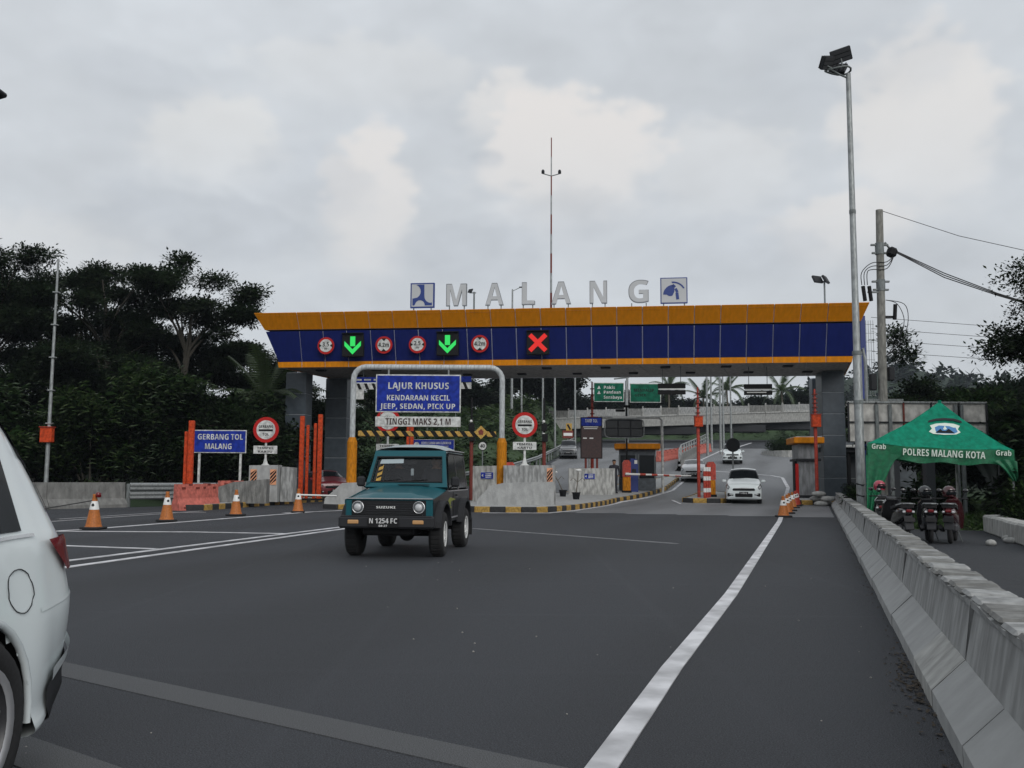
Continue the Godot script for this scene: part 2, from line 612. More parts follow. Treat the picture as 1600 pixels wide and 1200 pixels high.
func markings() -> void:
	var lines := [
		["edge_line", "long white edge line along the shoulder beside the barrier", [[-0.33, 1.9], [0.4, 4.16], [1.06, 6.26], [2.38, 10.2], [7.81, 27.27], [8.7, 30.2]], 0.135, "line"],
		["double_line", "nearer of two parallel white lines, left of the jeep", [[-8.4, 1.5], [-5.95, 12.82], [-3.93, 22.29], [-3.3, 25.5]], 0.13, "line"],
		["double_line", "farther of two parallel white lines, left of the jeep", [[-9.4, -1.0], [-6.4, 13.66], [-4.18, 22.83], [-3.6, 26.0]], 0.13, "line"],
		["hatch_line", "white hatch line that ends at the double line, left of the cones", [[-12.5, 20.5], [-7.0, 20.6], [-4.86, 20.2]], 0.13, "line"],
		["hatch_line", "short white hatch line just above the white car's tail lamp", [[-9.5, 17.0], [-5.97, 15.85]], 0.13, "line"],
		["lane_line", "white line under the row of cones", [[-11.0, 17.8], [-9.49, 21.95], [-7.71, 29.01], [-6.9, 32.3]], 0.15, "line"],
		["lane_line", "worn white line between the cones and the guard rail", [[-13.6, 20.0], [-12.14, 24.73], [-10.75, 32.5]], 0.15, "worn"],
		["worn_line", "old scuffed white line by the plastic barriers", [[-12.6, 26.0], [-11.6, 31.0], [-10.2, 31.3]], 0.13, "worn"],
		["nose_line", "white line in front of the island nose under the left portal leg", [[-7.6, 31.2], [-5.9, 34.2], [-4.6, 39.0]], 0.14, "line"],
		["seam_line", "thin pale seam across the asphalt right of the jeep", [[-0.91, 22.62], [3.18, 17.83]], 0.07, "worn"],
		["island_line", "white line curving along the kerb of the booth island", [[-1.0, 32.4], [1.3, 32.6], [2.4, 35.2], [5.3, 45.0], [7.1, 48.7], [9.3, 53.8], [11.6, 62.0], [15.0, 78.0], [20.5, 95.0], [26.0, 112.0]], 0.16, "line"],
		["island_line", "white chevron line before the small orange island", [[8.0, 46.5], [7.9, 43.6], [10.4, 44.1]], 0.13, "line"],
		["edge_line", "white line along the far road edge beside the grey pylon", [[13.4, 46.0], [16.6, 56.0], [18.6, 64.0], [18.4, 66.0], [15.2, 70.5]], 0.2, "line"],
		["edge_line", "white line at the crest of the road under the flyover", [[23.2, 98.0], [27.0, 112.0], [33.0, 128.0]], 0.22, "line"],
	]
	for l in lines:
		var pts := []
		for p in l[2]:
			pts.append(Vector2(p[0], p[1]))
		var m := Mb.new()
		strip(m, pts, l[3])
		var o := struct(m, l[0], M[l[4]])
		tag(o, l[1], "road marking")
	var k := 0
	for b in [[[-4.5, 7.23], [0.5, 3.82]], [[-3.2, 5.09], [-1.3, 3.68]]]:
		var pts := []
		for p in b:
			pts.append(Vector2(p[0], p[1]))
		var m := Mb.new()
		strip(m, pts, 0.25 if k == 0 else 0.26, 0.005)
		tag(struct(m, "asphalt_patch", M.patch), ["paler band laid across the dark asphalt beside the white car's rear wheel", "paler band across the asphalt in the bottom corner below the white car"][k], "road patch")
		k += 1


# ---------- sky ----------
func sky_picture() -> ImageTexture:
	var w := 2048
	var h := 1024
	var im := Image.create(w, h, false, Image.FORMAT_RGBF)
	var a := FastNoiseLite.new()
	a.noise_type = FastNoiseLite.TYPE_SIMPLEX_SMOOTH
	a.frequency = 1.0
	a.fractal_octaves = 5
	a.seed = 11
	var b := FastNoiseLite.new()
	b.noise_type = FastNoiseLite.TYPE_SIMPLEX_SMOOTH
	b.frequency = 1.0
	b.fractal_octaves = 4
	b.seed = 23
	# cloud heads: azimuth, elevation, half width, half height, strength, pink
	var puffs := [[3.6, 20.4, 7.0, 5.6, 0.95, 0.9], [0.2, 23.2, 4.4, 2.8, 0.7, 0.6], [-9.0, 17.2, 3.6, 6.0, 0.75, 0.9], [-18.6, 20.4, 5.0, 3.6, 0.6, 0.1], [24.3, 20.6, 5.4, 6.0, 0.9, 0.6], [20.0, 15.6, 4.6, 3.2, 0.5, 0.9], [-25.0, 13.0, 8.0, 3.6, 0.3, 0.2], [13.0, 19.5, 6.0, 4.0, 0.35, 0.2], [-10.0, 25.0, 9.0, 3.0, 0.3, 0.1]]
	var r := RandomNumberGenerator.new()
	r.seed = 4
	for i in 26:
		puffs.append([r.randf_range(36.0, 324.0), r.randf_range(8.0, 45.0), r.randf_range(5.0, 12.0), r.randf_range(3.5, 7.0), r.randf_range(0.3, 0.9), r.randf()])
	var shades := [[-2.6, 14.8, 6.2, 3.2, 0.8], [3.6, 17.0, 4.5, 3.0, 0.45], [-19.0, 15.6, 9.0, 3.2, 0.75], [-13.0, 18.6, 5.0, 3.4, 0.45], [-23.0, 23.6, 5.0, 2.0, 0.45], [12.0, 14.5, 9.0, 3.2, 0.55], [-1.8, 21.0, 1.5, 0.7, 0.6], [20.0, 24.5, 8.0, 3.2, 0.4], [-6.0, 11.5, 12.0, 3.0, 0.4], [24.0, 13.5, 6.0, 2.6, 0.4]]
	for i in 24:
		shades.append([r.randf_range(36.0, 324.0), r.randf_range(6.0, 40.0), r.randf_range(6.0, 14.0), r.randf_range(2.5, 5.0), r.randf_range(0.3, 0.9)])
	for y in h:
		var el := PI * (0.5 - (y + 0.5) / h)
		for x in w:
			var az := wrapf(TAU * (x + 0.5) / w, -PI, PI)
			if el < -0.06:
				im.set_pixel(x, y, Color(0.1, 0.105, 0.1))
				continue
			var v := Vector3(sin(az) * cos(el), sin(el), -cos(az) * cos(el))
			var q := Vector3(v.x, v.y * 2.0, v.z)
			var n1 := a.get_noise_3dv(q * 2.6)
			var n2 := b.get_noise_3dv(q * 8.0 + v * n1 * 2.0)
			var n3 := a.get_noise_3dv(q * 17.0 + Vector3(7, 3, 1))
			var n4 := b.get_noise_3dv(q * 38.0)
			var eld := rad_to_deg(el) + 1.7
			var azd := rad_to_deg(az)
			var rag := 0.26 * n2 + 0.26 * n3 + 0.14 * n4
			var bright := 0.0
			var pink := 0.0
			for p in puffs:
				var dx: float = wrapf(azd - p[0], -180.0, 180.0) / p[2]
				var dy: float = (eld - p[1]) / p[3]
				if absf(dx) > 1.7 or absf(dy) > 1.9:
					continue
				var v2 := 1.0 - sqrt(dx * dx + dy * dy) + rag
				var f: float = p[4] * smoothstep(0.0, 0.3 + 0.6 * clampf(0.3 - dy, 0.0, 1.0), v2) * clampf(0.6 + 0.5 * dy, 0.0, 0.92)
				if f > bright:
					bright = f
					pink = p[5] * f
			var shade := 0.0
			for p in shades:
				var dx: float = wrapf(azd - p[0], -180.0, 180.0) / p[2]
				var dy: float = (eld - p[1]) / p[3]
				if absf(dx) > 1.7 or absf(dy) > 1.9:
					continue
				var v2 := 1.0 - sqrt(dx * dx + dy * dy) + rag
				shade = maxf(shade, p[4] * smoothstep(0.0, 0.35 + 0.6 * clampf(0.3 - dy, 0.0, 1.0), v2))
			var base := Vector3(0.595, 0.63, 0.67)
			base = base.lerp(Vector3(0.56, 0.595, 0.625), clampf(1.0 - eld / 18.0, 0.0, 1.0))
			base *= 1.0 + 0.13 * n1 + 0.07 * n2 + 0.035 * n3
			base = base.lerp(Vector3(0.75, 0.75, 0.735), bright)
			base = base.lerp(Vector3(0.77, 0.73, 0.715), pink * 0.7)
			base = base.lerp(Vector3(0.5, 0.535, 0.58) * (1.0 + 0.12 * n2 + 0.06 * n3), shade * 0.9)
			base *= 0.9
			im.set_pixel(x, y, Color(base.x, base.y, base.z))
	return ImageTexture.create_from_image(im)


func _ready() -> void:
	rng.seed = 7
	var cam := Camera3D.new()
	cam.name = "camera"
	cam.fov = 44.959
	cam.far = 2000.0
	cam.near = 0.05
	cam.position = Vector3(0, 1.25, 0)
	cam.rotation = Vector3(deg_to_rad(5.7106), 0, 0.0061)
	add_child(cam)
	cam.current = true
	var env := Environment.new()
	env.tonemap_mode = Environment.TONE_MAPPER_LINEAR
	env.tonemap_exposure = 1.15
	env.background_mode = Environment.BG_SKY
	var sk := Sky.new()
	var pano := PanoramaSkyMaterial.new()
	pano.panorama = sky_picture()
	sk.sky_material = pano
	env.sky = sk
	env.sdfgi_enabled = true
	env.ssao_enabled = true
	env.ssil_enabled = true
	env.fog_enabled = true
	env.fog_density = 0.0002
	env.fog_light_color = Color(0.74, 0.78, 0.82)
	var we := WorldEnvironment.new()
	we.name = "world_environment"
	we.environment = env
	add_child(we)
	var sun := DirectionalLight3D.new()
	sun.name = "sun"
	sun.light_energy = 0.42
	sun.light_angular_distance = 40.0
	sun.light_color = Color(1.0, 0.99, 0.975)
	sun.shadow_enabled = true
	sun.rotation_degrees = Vector3(-33, 22, 0)
	add_child(sun)
	font_bold = SystemFont.new()
	font_bold.font_names = PackedStringArray(["Droid Sans"])
	font_bold.font_weight = 700
	font_plain = SystemFont.new()
	font_plain.font_names = PackedStringArray(["Droid Sans"])
	materials()
	ground()
	gantry()
	islands()
	barriers()
	far_structures()
	forest()
	signs()
	portal()
	toll_fittings()
	poles()
	tent()
	vehicles()
	scooters()
	small_things()


# ---------- toll gate ----------
const GY := -0.1305


func gl(x: float, y: float, z: float) -> Vector3:
	return Vector3(2.0, 0, -45.85) + Basis(Vector3.UP, GY) * Vector3(x, y, z)


func slab(q: Array, out: Vector3, th: float) -> Mb:
	var m := Mb.new()
	var n: Vector3 = (Vector3(q[1]) - Vector3(q[0])).cross(Vector3(q[2]) - Vector3(q[0])).normalized()
	if n.dot(out) < 0.0:
		n = -n
	m.poly(q, n)
	var c := Vector3.ZERO
	for p in q:
		c += p / q.size()
	var back := []
	for p in q:
		back.append(p - n * th)
	m.poly(back, -n)
	for i in q.size():
		var j := (i + 1) % q.size()
		m.poly([q[i], q[j], back[j], back[i]], (Vector3(q[i]) + Vector3(q[j])) / 2.0 - c)
	return m


func gantry() -> void:
	var g := thing("toll_gate", "wide toll gate canopy with navy and orange fascia panels spanning the lanes", "toll gate", Vector3(2.0, 0, -45.85), GY)
	var n := 23
	var lv := [[6.8, 0.0, -14.2, 14.35], [7.08, 0.02, -14.25, 14.4], [7.1, 0.0, -14.2, 14.4], [8.6, 0.5, -14.75, 14.62], [8.69, 0.52, -14.8, 14.7], [9.48, 1.0, -15.2, 15.0]]
	var core := Mb.new()
	# body behind the panels
	var fr := []
	for l in lv:
		fr.append([Vector3(l[2] + 0.06, l[0], l[1] - 0.06), Vector3(l[3] - 0.06, l[0], l[1] - 0.06), Vector3(l[3] + 0.96, l[0], -6.1), Vector3(l[2] + 1.0, l[0], -6.1)])
	for k in [[0, 1], [2, 3], [4, 5]]:
		for i in 4:
			var j := (i + 1) % 4
			var o: Vector3 = [Vector3(0, 0, 1), Vector3(1, 0, 0), Vector3(0, 0, -1), Vector3(-1, 0, 0)][i]
			core.poly([fr[k[0]][i], fr[k[0]][j], fr[k[1]][j], fr[k[1]][i]], o)
	core.poly(fr[5].map(func(p): return p - Vector3(0, 0.12, 0)), Vector3.UP)
	core.poly(fr[0].map(func(p): return p + Vector3(0, 0.1, 0)), Vector3.DOWN)
	put(core, "frame", M.panel_joint, g)
	var recess := Mb.new()
	for i in 2:
		recess.poly([Vector3(-14.6, 8.58, 0.36), Vector3(14.5, 8.58, 0.36), Vector3(14.5, 8.72, 0.4), Vector3(-14.6, 8.72, 0.4)], Vector3(0, 0, 1))
		break
	put(recess, "shadow_gap", M.dark, g)
	for band in [[0, 1, "trim_panel", "amber_panel", 23], [2, 3, "navy_panel", "navy_panel", 23], [4, 5, "orange_panel", "amber_panel", 23]]:
		var a = lv[band[0]]
		var b = lv[band[1]]
		for i in band[4]:
			var t0 := float(i) / n
			var t1 := float(i + 1) / n
			var gap := 0.02
			var lift := rng.randf_range(-0.006, 0.006)
			var x0 := lerpf(-14.2, 14.4, t0)
			var x1 := lerpf(-14.2, 14.4, t1)
			var q := [Vector3(a[2] if i == 0 else x0 + gap, a[0], a[1] + lift), Vector3(a[3] if i == n - 1 else x1 - gap, a[0], a[1] + lift), Vector3(b[3] if i == n - 1 else x1 - gap, b[0], b[1] + lift), Vector3(b[2] if i == 0 else x0 + gap, b[0], b[1] + lift)]
			put(slab(q, Vector3(0, 0, 1), 0.045), band[2], M[band[3]], g)
		for side in [0, 1]:
			for i in 5:
				var z := func(l, t): return lerpf(l[1], -6.1, t)
				var xx := func(l, t): return lerpf(l[2 + side], l[2 + side] + 1.0, t)
				var t0 := i / 5.0 + 0.003
				var t1 := (i + 1) / 5.0 - 0.003
				var q := [Vector3(xx.call(a, t0), a[0], z.call(a, t0) - 0.05), Vector3(xx.call(a, t1), a[0], z.call(a, t1) - 0.05), Vector3(xx.call(b, t1), b[0], z.call(b, t1) - 0.05), Vector3(xx.call(b, t0), b[0], z.call(b, t0) - 0.05)]
				put(slab(q, Vector3(-1 if side == 0 else 1, 0, 0), 0.05), band[2], M[band[3]], g)
	# ceiling under the canopy
	for i in 14:
		for j in 2:
			var t0 := i / 14.0
			var t1 := (i + 1) / 14.0
			var q := []
			for k in [[t0, j], [t1, j], [t1, j + 1], [t0, j + 1]]:
				q.append(Vector3(lerpf(-14.1, 14.3, k[0]) + 0.5 * k[1] + (0.012 if k[0] == t0 else -0.012), 6.83 + rng.randf_range(-0.004, 0.004), -0.12 - 3.0 * k[1] - (0.012 if k[1] == j else -0.012)))
			put(slab(q, Vector3.DOWN, 0.05), "ceiling_panel", M.soffit, g)
	for i in 9:
		for j in 2:
			put(b_(Vector3(-12.4 + i * 3.0 + j * 1.4, 6.8, -1.4 - 2.6 * j), Vector3(0.5, 0.1, 0.4), 0.03), "downlight", M.charcoal, g)
	# columns
	var cols := [[-11.6, 50.4, 1.15, 1.0], [-9.95, 53.2, 1.25, 1.0], [16.65, 48.4, 1.12, 1.6], [17.2, 51.6, 1.0, 1.0]]
	for c in cols:
		var w := V(c[0], 0, c[1])
		var lp: Vector3 = g.transform.affine_inverse() * w
		var base := surf(c[0], c[1])
		var col := put(b_(lp + Vector3(0, 3.4 + base / 2.0, 0), Vector3(c[2] - 0.06, 6.8 - base, c[3] - 0.06)), "column", M.joint, g)
		for k in 6:
			var y0 := base + (6.78 - base) * k / 6.0
			var hh := (6.78 - base) / 6.0
			put(b_(lp + Vector3(0, y0 + hh / 2.0, 0), Vector3(c[2], hh - 0.03, c[3]), 0.012), "cladding_panel", M.cladding, col)
	roof_signs()


func roof_signs() -> void:
	var L := thing("roof_lettering", "big grey letters reading MALANG on the toll gate roof", "sign", gl(0, 9.46, 0.55), GY)
	for l in [["M", -4.76, 1.05], ["A", -2.85, 0.92], ["L", -1.17, 0.66], ["A", 0.48, 0.98], ["N", 2.33, 0.86], ["G", 4.29, 0.98]]:
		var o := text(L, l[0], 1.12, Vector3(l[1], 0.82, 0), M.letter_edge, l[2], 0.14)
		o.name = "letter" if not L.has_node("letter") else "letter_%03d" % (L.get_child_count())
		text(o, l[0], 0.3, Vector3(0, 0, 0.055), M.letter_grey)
		var face: MeshInstance3D = o.get_child(0)
		face.name = "face"
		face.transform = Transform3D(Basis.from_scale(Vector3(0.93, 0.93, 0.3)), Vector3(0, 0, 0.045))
		for s in [-0.36, 0.36]:
			put(b_(Vector3(l[1] + s * l[2], 0.13, -0.02), Vector3(0.05, 0.3, 0.05)), "foot", M.galv_dark, L)
	for i in 7:
		put(b_(Vector3(-5.6 + i * 1.85, 0.0, 0), Vector3(1.84, 0.05, 0.06)), "rail", M.galv_dark, L)
	# public works emblem
	var e := thing("emblem_board", "square emblem board with blue and white curves, left end of roof letters", "sign", gl(-6.52, 9.7, 0.55), GY)
	put(b_(Vector3(0, 0.62, 0), Vector3(1.24, 1.28, 0.12), 0.01), "frame", M.logo_blue, e)
	put(b_(Vector3(0, 0.62, 0.06), Vector3(1.1, 1.14, 0.03)), "face", M.letter_grey, e)
	var shape := PackedVector2Array([Vector2(-0.14, 0.55), Vector2(0.1, 0.55)])
	shape.append_array(arc(0.45, -0.05, 0.34, 180, 270, 8))
	shape.append_array([Vector2(0.5, -0.36), Vector2(0.5, -0.52), Vector2(0.14, -0.52)])
	shape.append_array(arc(-0.12, -0.5, 0.25, 10, 170, 10))
	shape.append_array([Vector2(-0.42, -0.52), Vector2(-0.5, -0.5), Vector2(-0.5, -0.16), Vector2(-0.3, -0.12)])
	shape.append_array(arc(-0.44, 0.2, 0.36, -70, 70, 8))
	put(pr(shape, 0.07, 0.085, Transform3D(Basis(), Vector3(0, 0.62, 0))), "emblem", M.logo_blue, e)
	for s in [-0.45, 0.45]:
		put(b_(Vector3(s, -0.12, 0), Vector3(0.06, 0.22, 0.06)), "foot", M.galv_dark, e)
	e = thing("emblem_board", "square emblem board with a blue lens and curving road, right end of roof letters", "sign", gl(5.98, 9.68, 0.55), GY)
	put(b_(Vector3(0, 0.64, 0), Vector3(1.3, 1.28, 0.12), 0.01), "frame", M.logo_blue, e)
	put(b_(Vector3(0, 0.64, 0.06), Vector3(1.2, 1.18, 0.03)), "face", M.letter_grey, e)
	var xf := Transform3D(Basis(), Vector3(0, 0.64, 0))
	var lens := arc(-0.02, -0.22, 0.5, 178, 92, 8)
	lens.append_array(PackedVector2Array([Vector2(0.02, 0.12), Vector2(0.02, -0.06)]))
	lens.append_array(arc(-0.18, -0.06, 0.22, -60, -140, 5))
	put(pr(lens, 0.07, 0.085, xf), "emblem", M.logo_blue, e)
	var sweep := arc(-0.1, -0.25, 0.62, 20, 78, 10)
	var inner := arc(-0.12, -0.3, 0.78, 78, 20, 10)
	sweep = arc(-0.05, -0.2, 0.64, 28, 96, 10)
	inner = arc(-0.02, -0.16, 0.52, 96, 28, 10)
	sweep.append_array(inner)
	put(pr(sweep, 0.07, 0.085, xf), "emblem", M.logo_blue, e)
	for k in [[0.0, 0.22, 0.13, 40], [0.12, 0.0, 0.16, 65], [0.16, -0.28, 0.26, 84]]:
		put(b_(Vector3(k[0], k[1] + 0.64, 0.075), Vector3(k[2] * 1.3, 0.09 + k[2] * 0.2, 0.02), 0.0, Basis(Vector3(0, 0, 1), deg_to_rad(-k[3]))), "road_dash", M.logo_blue, e)
	for s in [-0.5, 0.5]:
		put(b_(Vector3(s, -0.1, 0), Vector3(0.06, 0.24, 0.06)), "foot", M.galv_dark, e)
	# mast
	var ma := thing("antenna_mast", "tall thin red and white mast with two small lamps on a cross arm", "mast", gl(-0.05, 9.4, 0.2))
	for i in 9:
		put(tb([Vector3(0, i * 1.0, 0), Vector3(0, (i + 1) * 1.0, 0)], 0.055 - i * 0.0035, 8), "mast_section", M.rust_red if i % 2 == 0 else M.galvanised, ma)
	put(tb([Vector3(-0.42, 7.12, 0), Vector3(0, 7.0, 0), Vector3(0.42, 7.12, 0)], 0.028, 6), "cross_arm", M.galv_dark, ma)
	for s in [-0.42, 0.42]:
		var lm := Mb.new()
		lm.lathe([Vector2(0, 0), Vector2(0.08, 0.03), Vector2(0.08, 0.16), Vector2(0.05, 0.22), Vector2(0, 0.24)], 10, Transform3D(Basis(), Vector3(s, 7.1, 0)))
		put(lm, "warning_lamp", M.charcoal, ma)
	# roof floodlights
	floodlight("roof_floodlight", "small dark floodlight on a stand behind the letter M", gl(-4.05, 9.3, -0.4), 1.35, 0.55, 2.4)
	floodlight("roof_floodlight", "dark floodlight pair on a short pole at the right end of the roof", gl(13.3, 9.3, -0.6), 1.6, 1.0, 3.6)
	# lane signals and limit signs on the fascia
	for s in [[-11.55, "3.5 m", 1, "width limit sign 3.5 m left of the left green arrow"], [-8.51, "4.2m", 0, "height limit sign 4.2m right of the left green arrow"], [-6.78, "2.5 m", 1, "width limit sign 2.5 m left of the right green arrow"], [-3.59, "4.2m", 0, "height limit sign 4.2m between the right green arrow and the red cross"]]:
		var t := thing("limit_sign", "round red-rimmed " + s[3], "road sign", gl(s[0], 7.85, 0.4), GY, "limit signs on the toll gate fascia")
		put(pr(disc(0.44, 30), 0, 0.04), "rim", M.sign_red, t)
		put(pr(disc(0.33, 30), 0.02, 0.05), "face", M.sign_white, t)
		for k in [-1.0, 1.0]:
			var tri := PackedVector2Array([Vector2(-0.13, 0.33 * k), Vector2(0.13, 0.33 * k), Vector2(0, 0.19 * k)])
			if s[2] == 1:
				tri = PackedVector2Array([Vector2(0.36 * k, -0.1), Vector2(0.36 * k, 0.1), Vector2(0.22 * k, 0)])
			put(pr(tri, 0.045, 0.058), "limit_mark", M.sign_black, t)
		if s[2] == 1:
			text(t, s[1].split(" ")[0], 0.22, Vector3(0, 0.06, 0.055), M.sign_black, 0.34)
			text(t, "m", 0.13, Vector3(0, -0.15, 0.055), M.sign_black)
		else:
			text(t, s[1], 0.21, Vector3(0, 0, 0.055), M.sign_black, 0.54)
		put(b_(Vector3(0, 0, -0.12), Vector3(0.1, 0.5, 0.24)), "bracket", M.dark, t)
	for s in [[-10.13, 0], [-5.23, 0], [-0.68, 1]]:
		var lab: String = ["lane signal with a lit green arrow, nearest the canopy's left end", "lane signal with a lit green arrow, above the blue lane board", "black lane signal showing a lit red cross"][0 if s[0] < -9 else (1 if s[0] < -3 else 2)]
		var t := thing("lane_signal", lab, "traffic signal", gl(s[0], 7.86, 0.36), GY, "lane signals on the fascia")
		put(b_(Vector3(0, 0, 0), Vector3(1.12, 1.16, 0.2), 0.02), "housing", M.dark, t)
		put(b_(Vector3(0, 0.6, 0.14), Vector3(1.14, 0.03, 0.2)), "hood", M.dark, t)
		var xf2 := Transform3D(Basis(), Vector3(0, 0, 0.0))
		if s[1] == 0:
			put(pr(PackedVector2Array([Vector2(-0.13, 0.44), Vector2(0.13, 0.44), Vector2(0.13, -0.06), Vector2(-0.13, -0.06)]), 0.1, 0.125, xf2), "arrow_stem", M.led_green, t)
			for k in [-1.0, 1.0]:
				put(pr(PackedVector2Array([Vector2(0, -0.48), Vector2(0.43 * k, -0.04), Vector2(0.43 * k, 0.2), Vector2(0.0, -0.22)]), 0.1, 0.126, xf2), "arrow_wing", M.led_green, t)
		else:
			for k in [-1.0, 1.0]:
				put(b_(Vector3(0, 0, 0.112 + 0.004 * k), Vector3(1.12, 0.22, 0.02), 0.0, Basis(Vector3(0, 0, 1), k * PI / 4)), "cross_bar", M.led_red, t)


func floodlight(called: String, label: String, at: Vector3, h: float, s: float, turn: float) -> void:
	var t := thing(called, label, "floodlight", at)
	put(tb([Vector3(0, 0, 0), Vector3(0, h, 0)], 0.045, 8), "post", M.galv_dark, t)
	put(tb([Vector3(-0.45 * s, h - 0.05, 0), Vector3(0.1, h - 0.05, 0)], 0.03, 6), "arm", M.galv_dark, t)
	for k in 2 if s > 0.8 else 1:
		var b := Basis(Vector3.UP, turn + k * 0.5) * Basis(Vector3.RIGHT, 0.5)
		put(b_(Vector3(-0.35 * s + k * 0.4 * s, h + 0.05, 0.05), Vector3(0.55, 0.4, 0.12) * s, 0.02, b), "lamp_head", M.charcoal, t)


# ---------- islands and kerbs ----------
func island(label: String, pts: Array, h := 0.15, flat_to := true) -> Node3D:
	var c := Vector2.ZERO
	for p in pts:
		c += Vector2(p[0], p[1]) / pts.size()
	var t := thing("toll_island", label, "traffic island", Vector3.ZERO)
	var m := Mb.new()
	var v := PackedVector2Array()
	for p in pts:
		v.append(Vector2(p[0], p[1]))
	var idx := Geometry2D.triangulate_polygon(v)
	# top sheet split finely along depth so that it follows the grade
	for i in range(0, idx.size(), 3):
		var q := [v[idx[i]], v[idx[i + 1]], v[idx[i + 2]]]
		var k := 4
		for a in k:
			for b in k - a:
				var f := func(s, u): return q[0] + (q[1] - q[0]) * s / k + (q[2] - q[0]) * u / k
				for tri in [[[a, b], [a + 1, b], [a, b + 1]], [[a + 1, b], [a + 1, b + 1], [a, b + 1]]]:
					if tri[1][0] + tri[1][1] > k:
						continue
					var o := []
					for e in tri:
						var p: Vector2 = f.call(float(e[0]), float(e[1]))
						o.append(V(p.x, surf(p.x, p.y) + h - 0.015, p.y))
					m.poly(o, Vector3.UP, 1)
	put(m, "paving", M.concrete_smooth, t)
	var count := 0
	var n := v.size()
	for i in n:
		var a := v[i]
		var b := v[(i + 1) % n]
		var L := a.distance_to(b)
		var k := maxi(1, int(round(L / 0.55)))
		for j in k:
			var p := a.lerp(b, (j + 0.5) / k)
			var dir := (b - a).normalized()
			var bas := Basis(Vector3(dir.x, (surf(b.x, b.y) - surf(a.x, a.y)) / maxf(L, 0.1), -dir.y).normalized(), Vector3.UP, Vector3.ZERO)
			bas.z = bas.x.cross(Vector3.UP).normalized()
			bas.y = bas.z.cross(bas.x)
			put(b_(V(p.x, surf(p.x, p.y) + h / 2.0 - 0.03, p.y), Vector3(L / k - 0.008, h + 0.06, 0.16), 0.02, bas), "kerb_block", M.kerb_yellow if count % 2 else M.kerb_black, t)
			count += 1
	return t


func islands() -> void:
	island("black and yellow kerbed island under the orange posts and red car", [[-12.1, 34.2], [-11.5, 33.0], [-10.9, 33.2], [-10.3, 38.0], [-9.1, 46.5], [-10.4, 47.0], [-11.7, 40.0]], 0.2)
	island("short island with the left leg of the height portal", [[-7.1, 35.6], [-6.5, 35.1], [-5.9, 35.8], [-5.6, 44.0], [-6.4, 50.0], [-7.0, 44.0]], 0.18)
	island("long curved kerbed island with the toll booth and concrete blocks", [[-1.75, 34.4], [-1.3, 33.1], [0.9, 32.9], [1.6, 33.9], [2.6, 36.5], [5.0, 45.0], [6.8, 49.0], [8.9, 54.0], [11.0, 61.6], [10.4, 62.2], [6.5, 56.0], [4.0, 51.0], [-0.6, 47.0], [-1.9, 41.0]], 0.2)
	island("small island with orange barrier machine left of the white van", [[8.35, 45.3], [8.7, 44.8], [10.0, 44.7], [10.4, 45.1], [11.6, 50.5], [10.9, 51.5], [10.2, 50.5]], 0.22)
	island("kerbed island at the foot of the grey pylon by the traffic cones", [[13.2, 44.0], [13.5, 43.5], [15.5, 43.3], [16.6, 47.0], [17.4, 50.0], [15.6, 51.0], [14.2, 48.0]], 0.22)


# wall piece whose front outline (x, y) is pushed back by depth
func block(called: String, label: String, outline: Array, d: float, depth: float, m: Material, cat := "concrete block") -> Node3D:
	var c: float = outline[0][0]
	var t := thing(called, label, cat, V(c, 0, d))
	var p := PackedVector2Array()
	for o in outline:
		p.append(Vector2(o[0] - c, o[1]))
	put(pr(p, -depth, 0), "wall", m, t)
	return t


func chevron(t: Node3D, at: Vector3, w: float, h: float, lean := 1.0) -> void:
	var o := put(b_(at, Vector3(w, h, 0.02)), "chevron_plate", M.chevron_orange, t)
	for k in 4:
		var y := -h * 0.36 + k * h * 0.25
		var q := PackedVector2Array([Vector2(-w / 2 + 0.01, y - 0.14 * lean - h * 0.08), Vector2(w / 2 - 0.01, y + 0.14 * lean - h * 0.08), Vector2(w / 2 - 0.01, y + 0.14 * lean + h * 0.08), Vector2(-w / 2 + 0.01, y - 0.14 * lean + h * 0.08)])
		for i in 4:
			q[i].y = clampf(q[i].y, -h / 2 + 0.005, h / 2 - 0.005)
		put(pr(q, 0.01, 0.014, Transform3D(Basis(), at)), "stripe", M.sign_black, o)


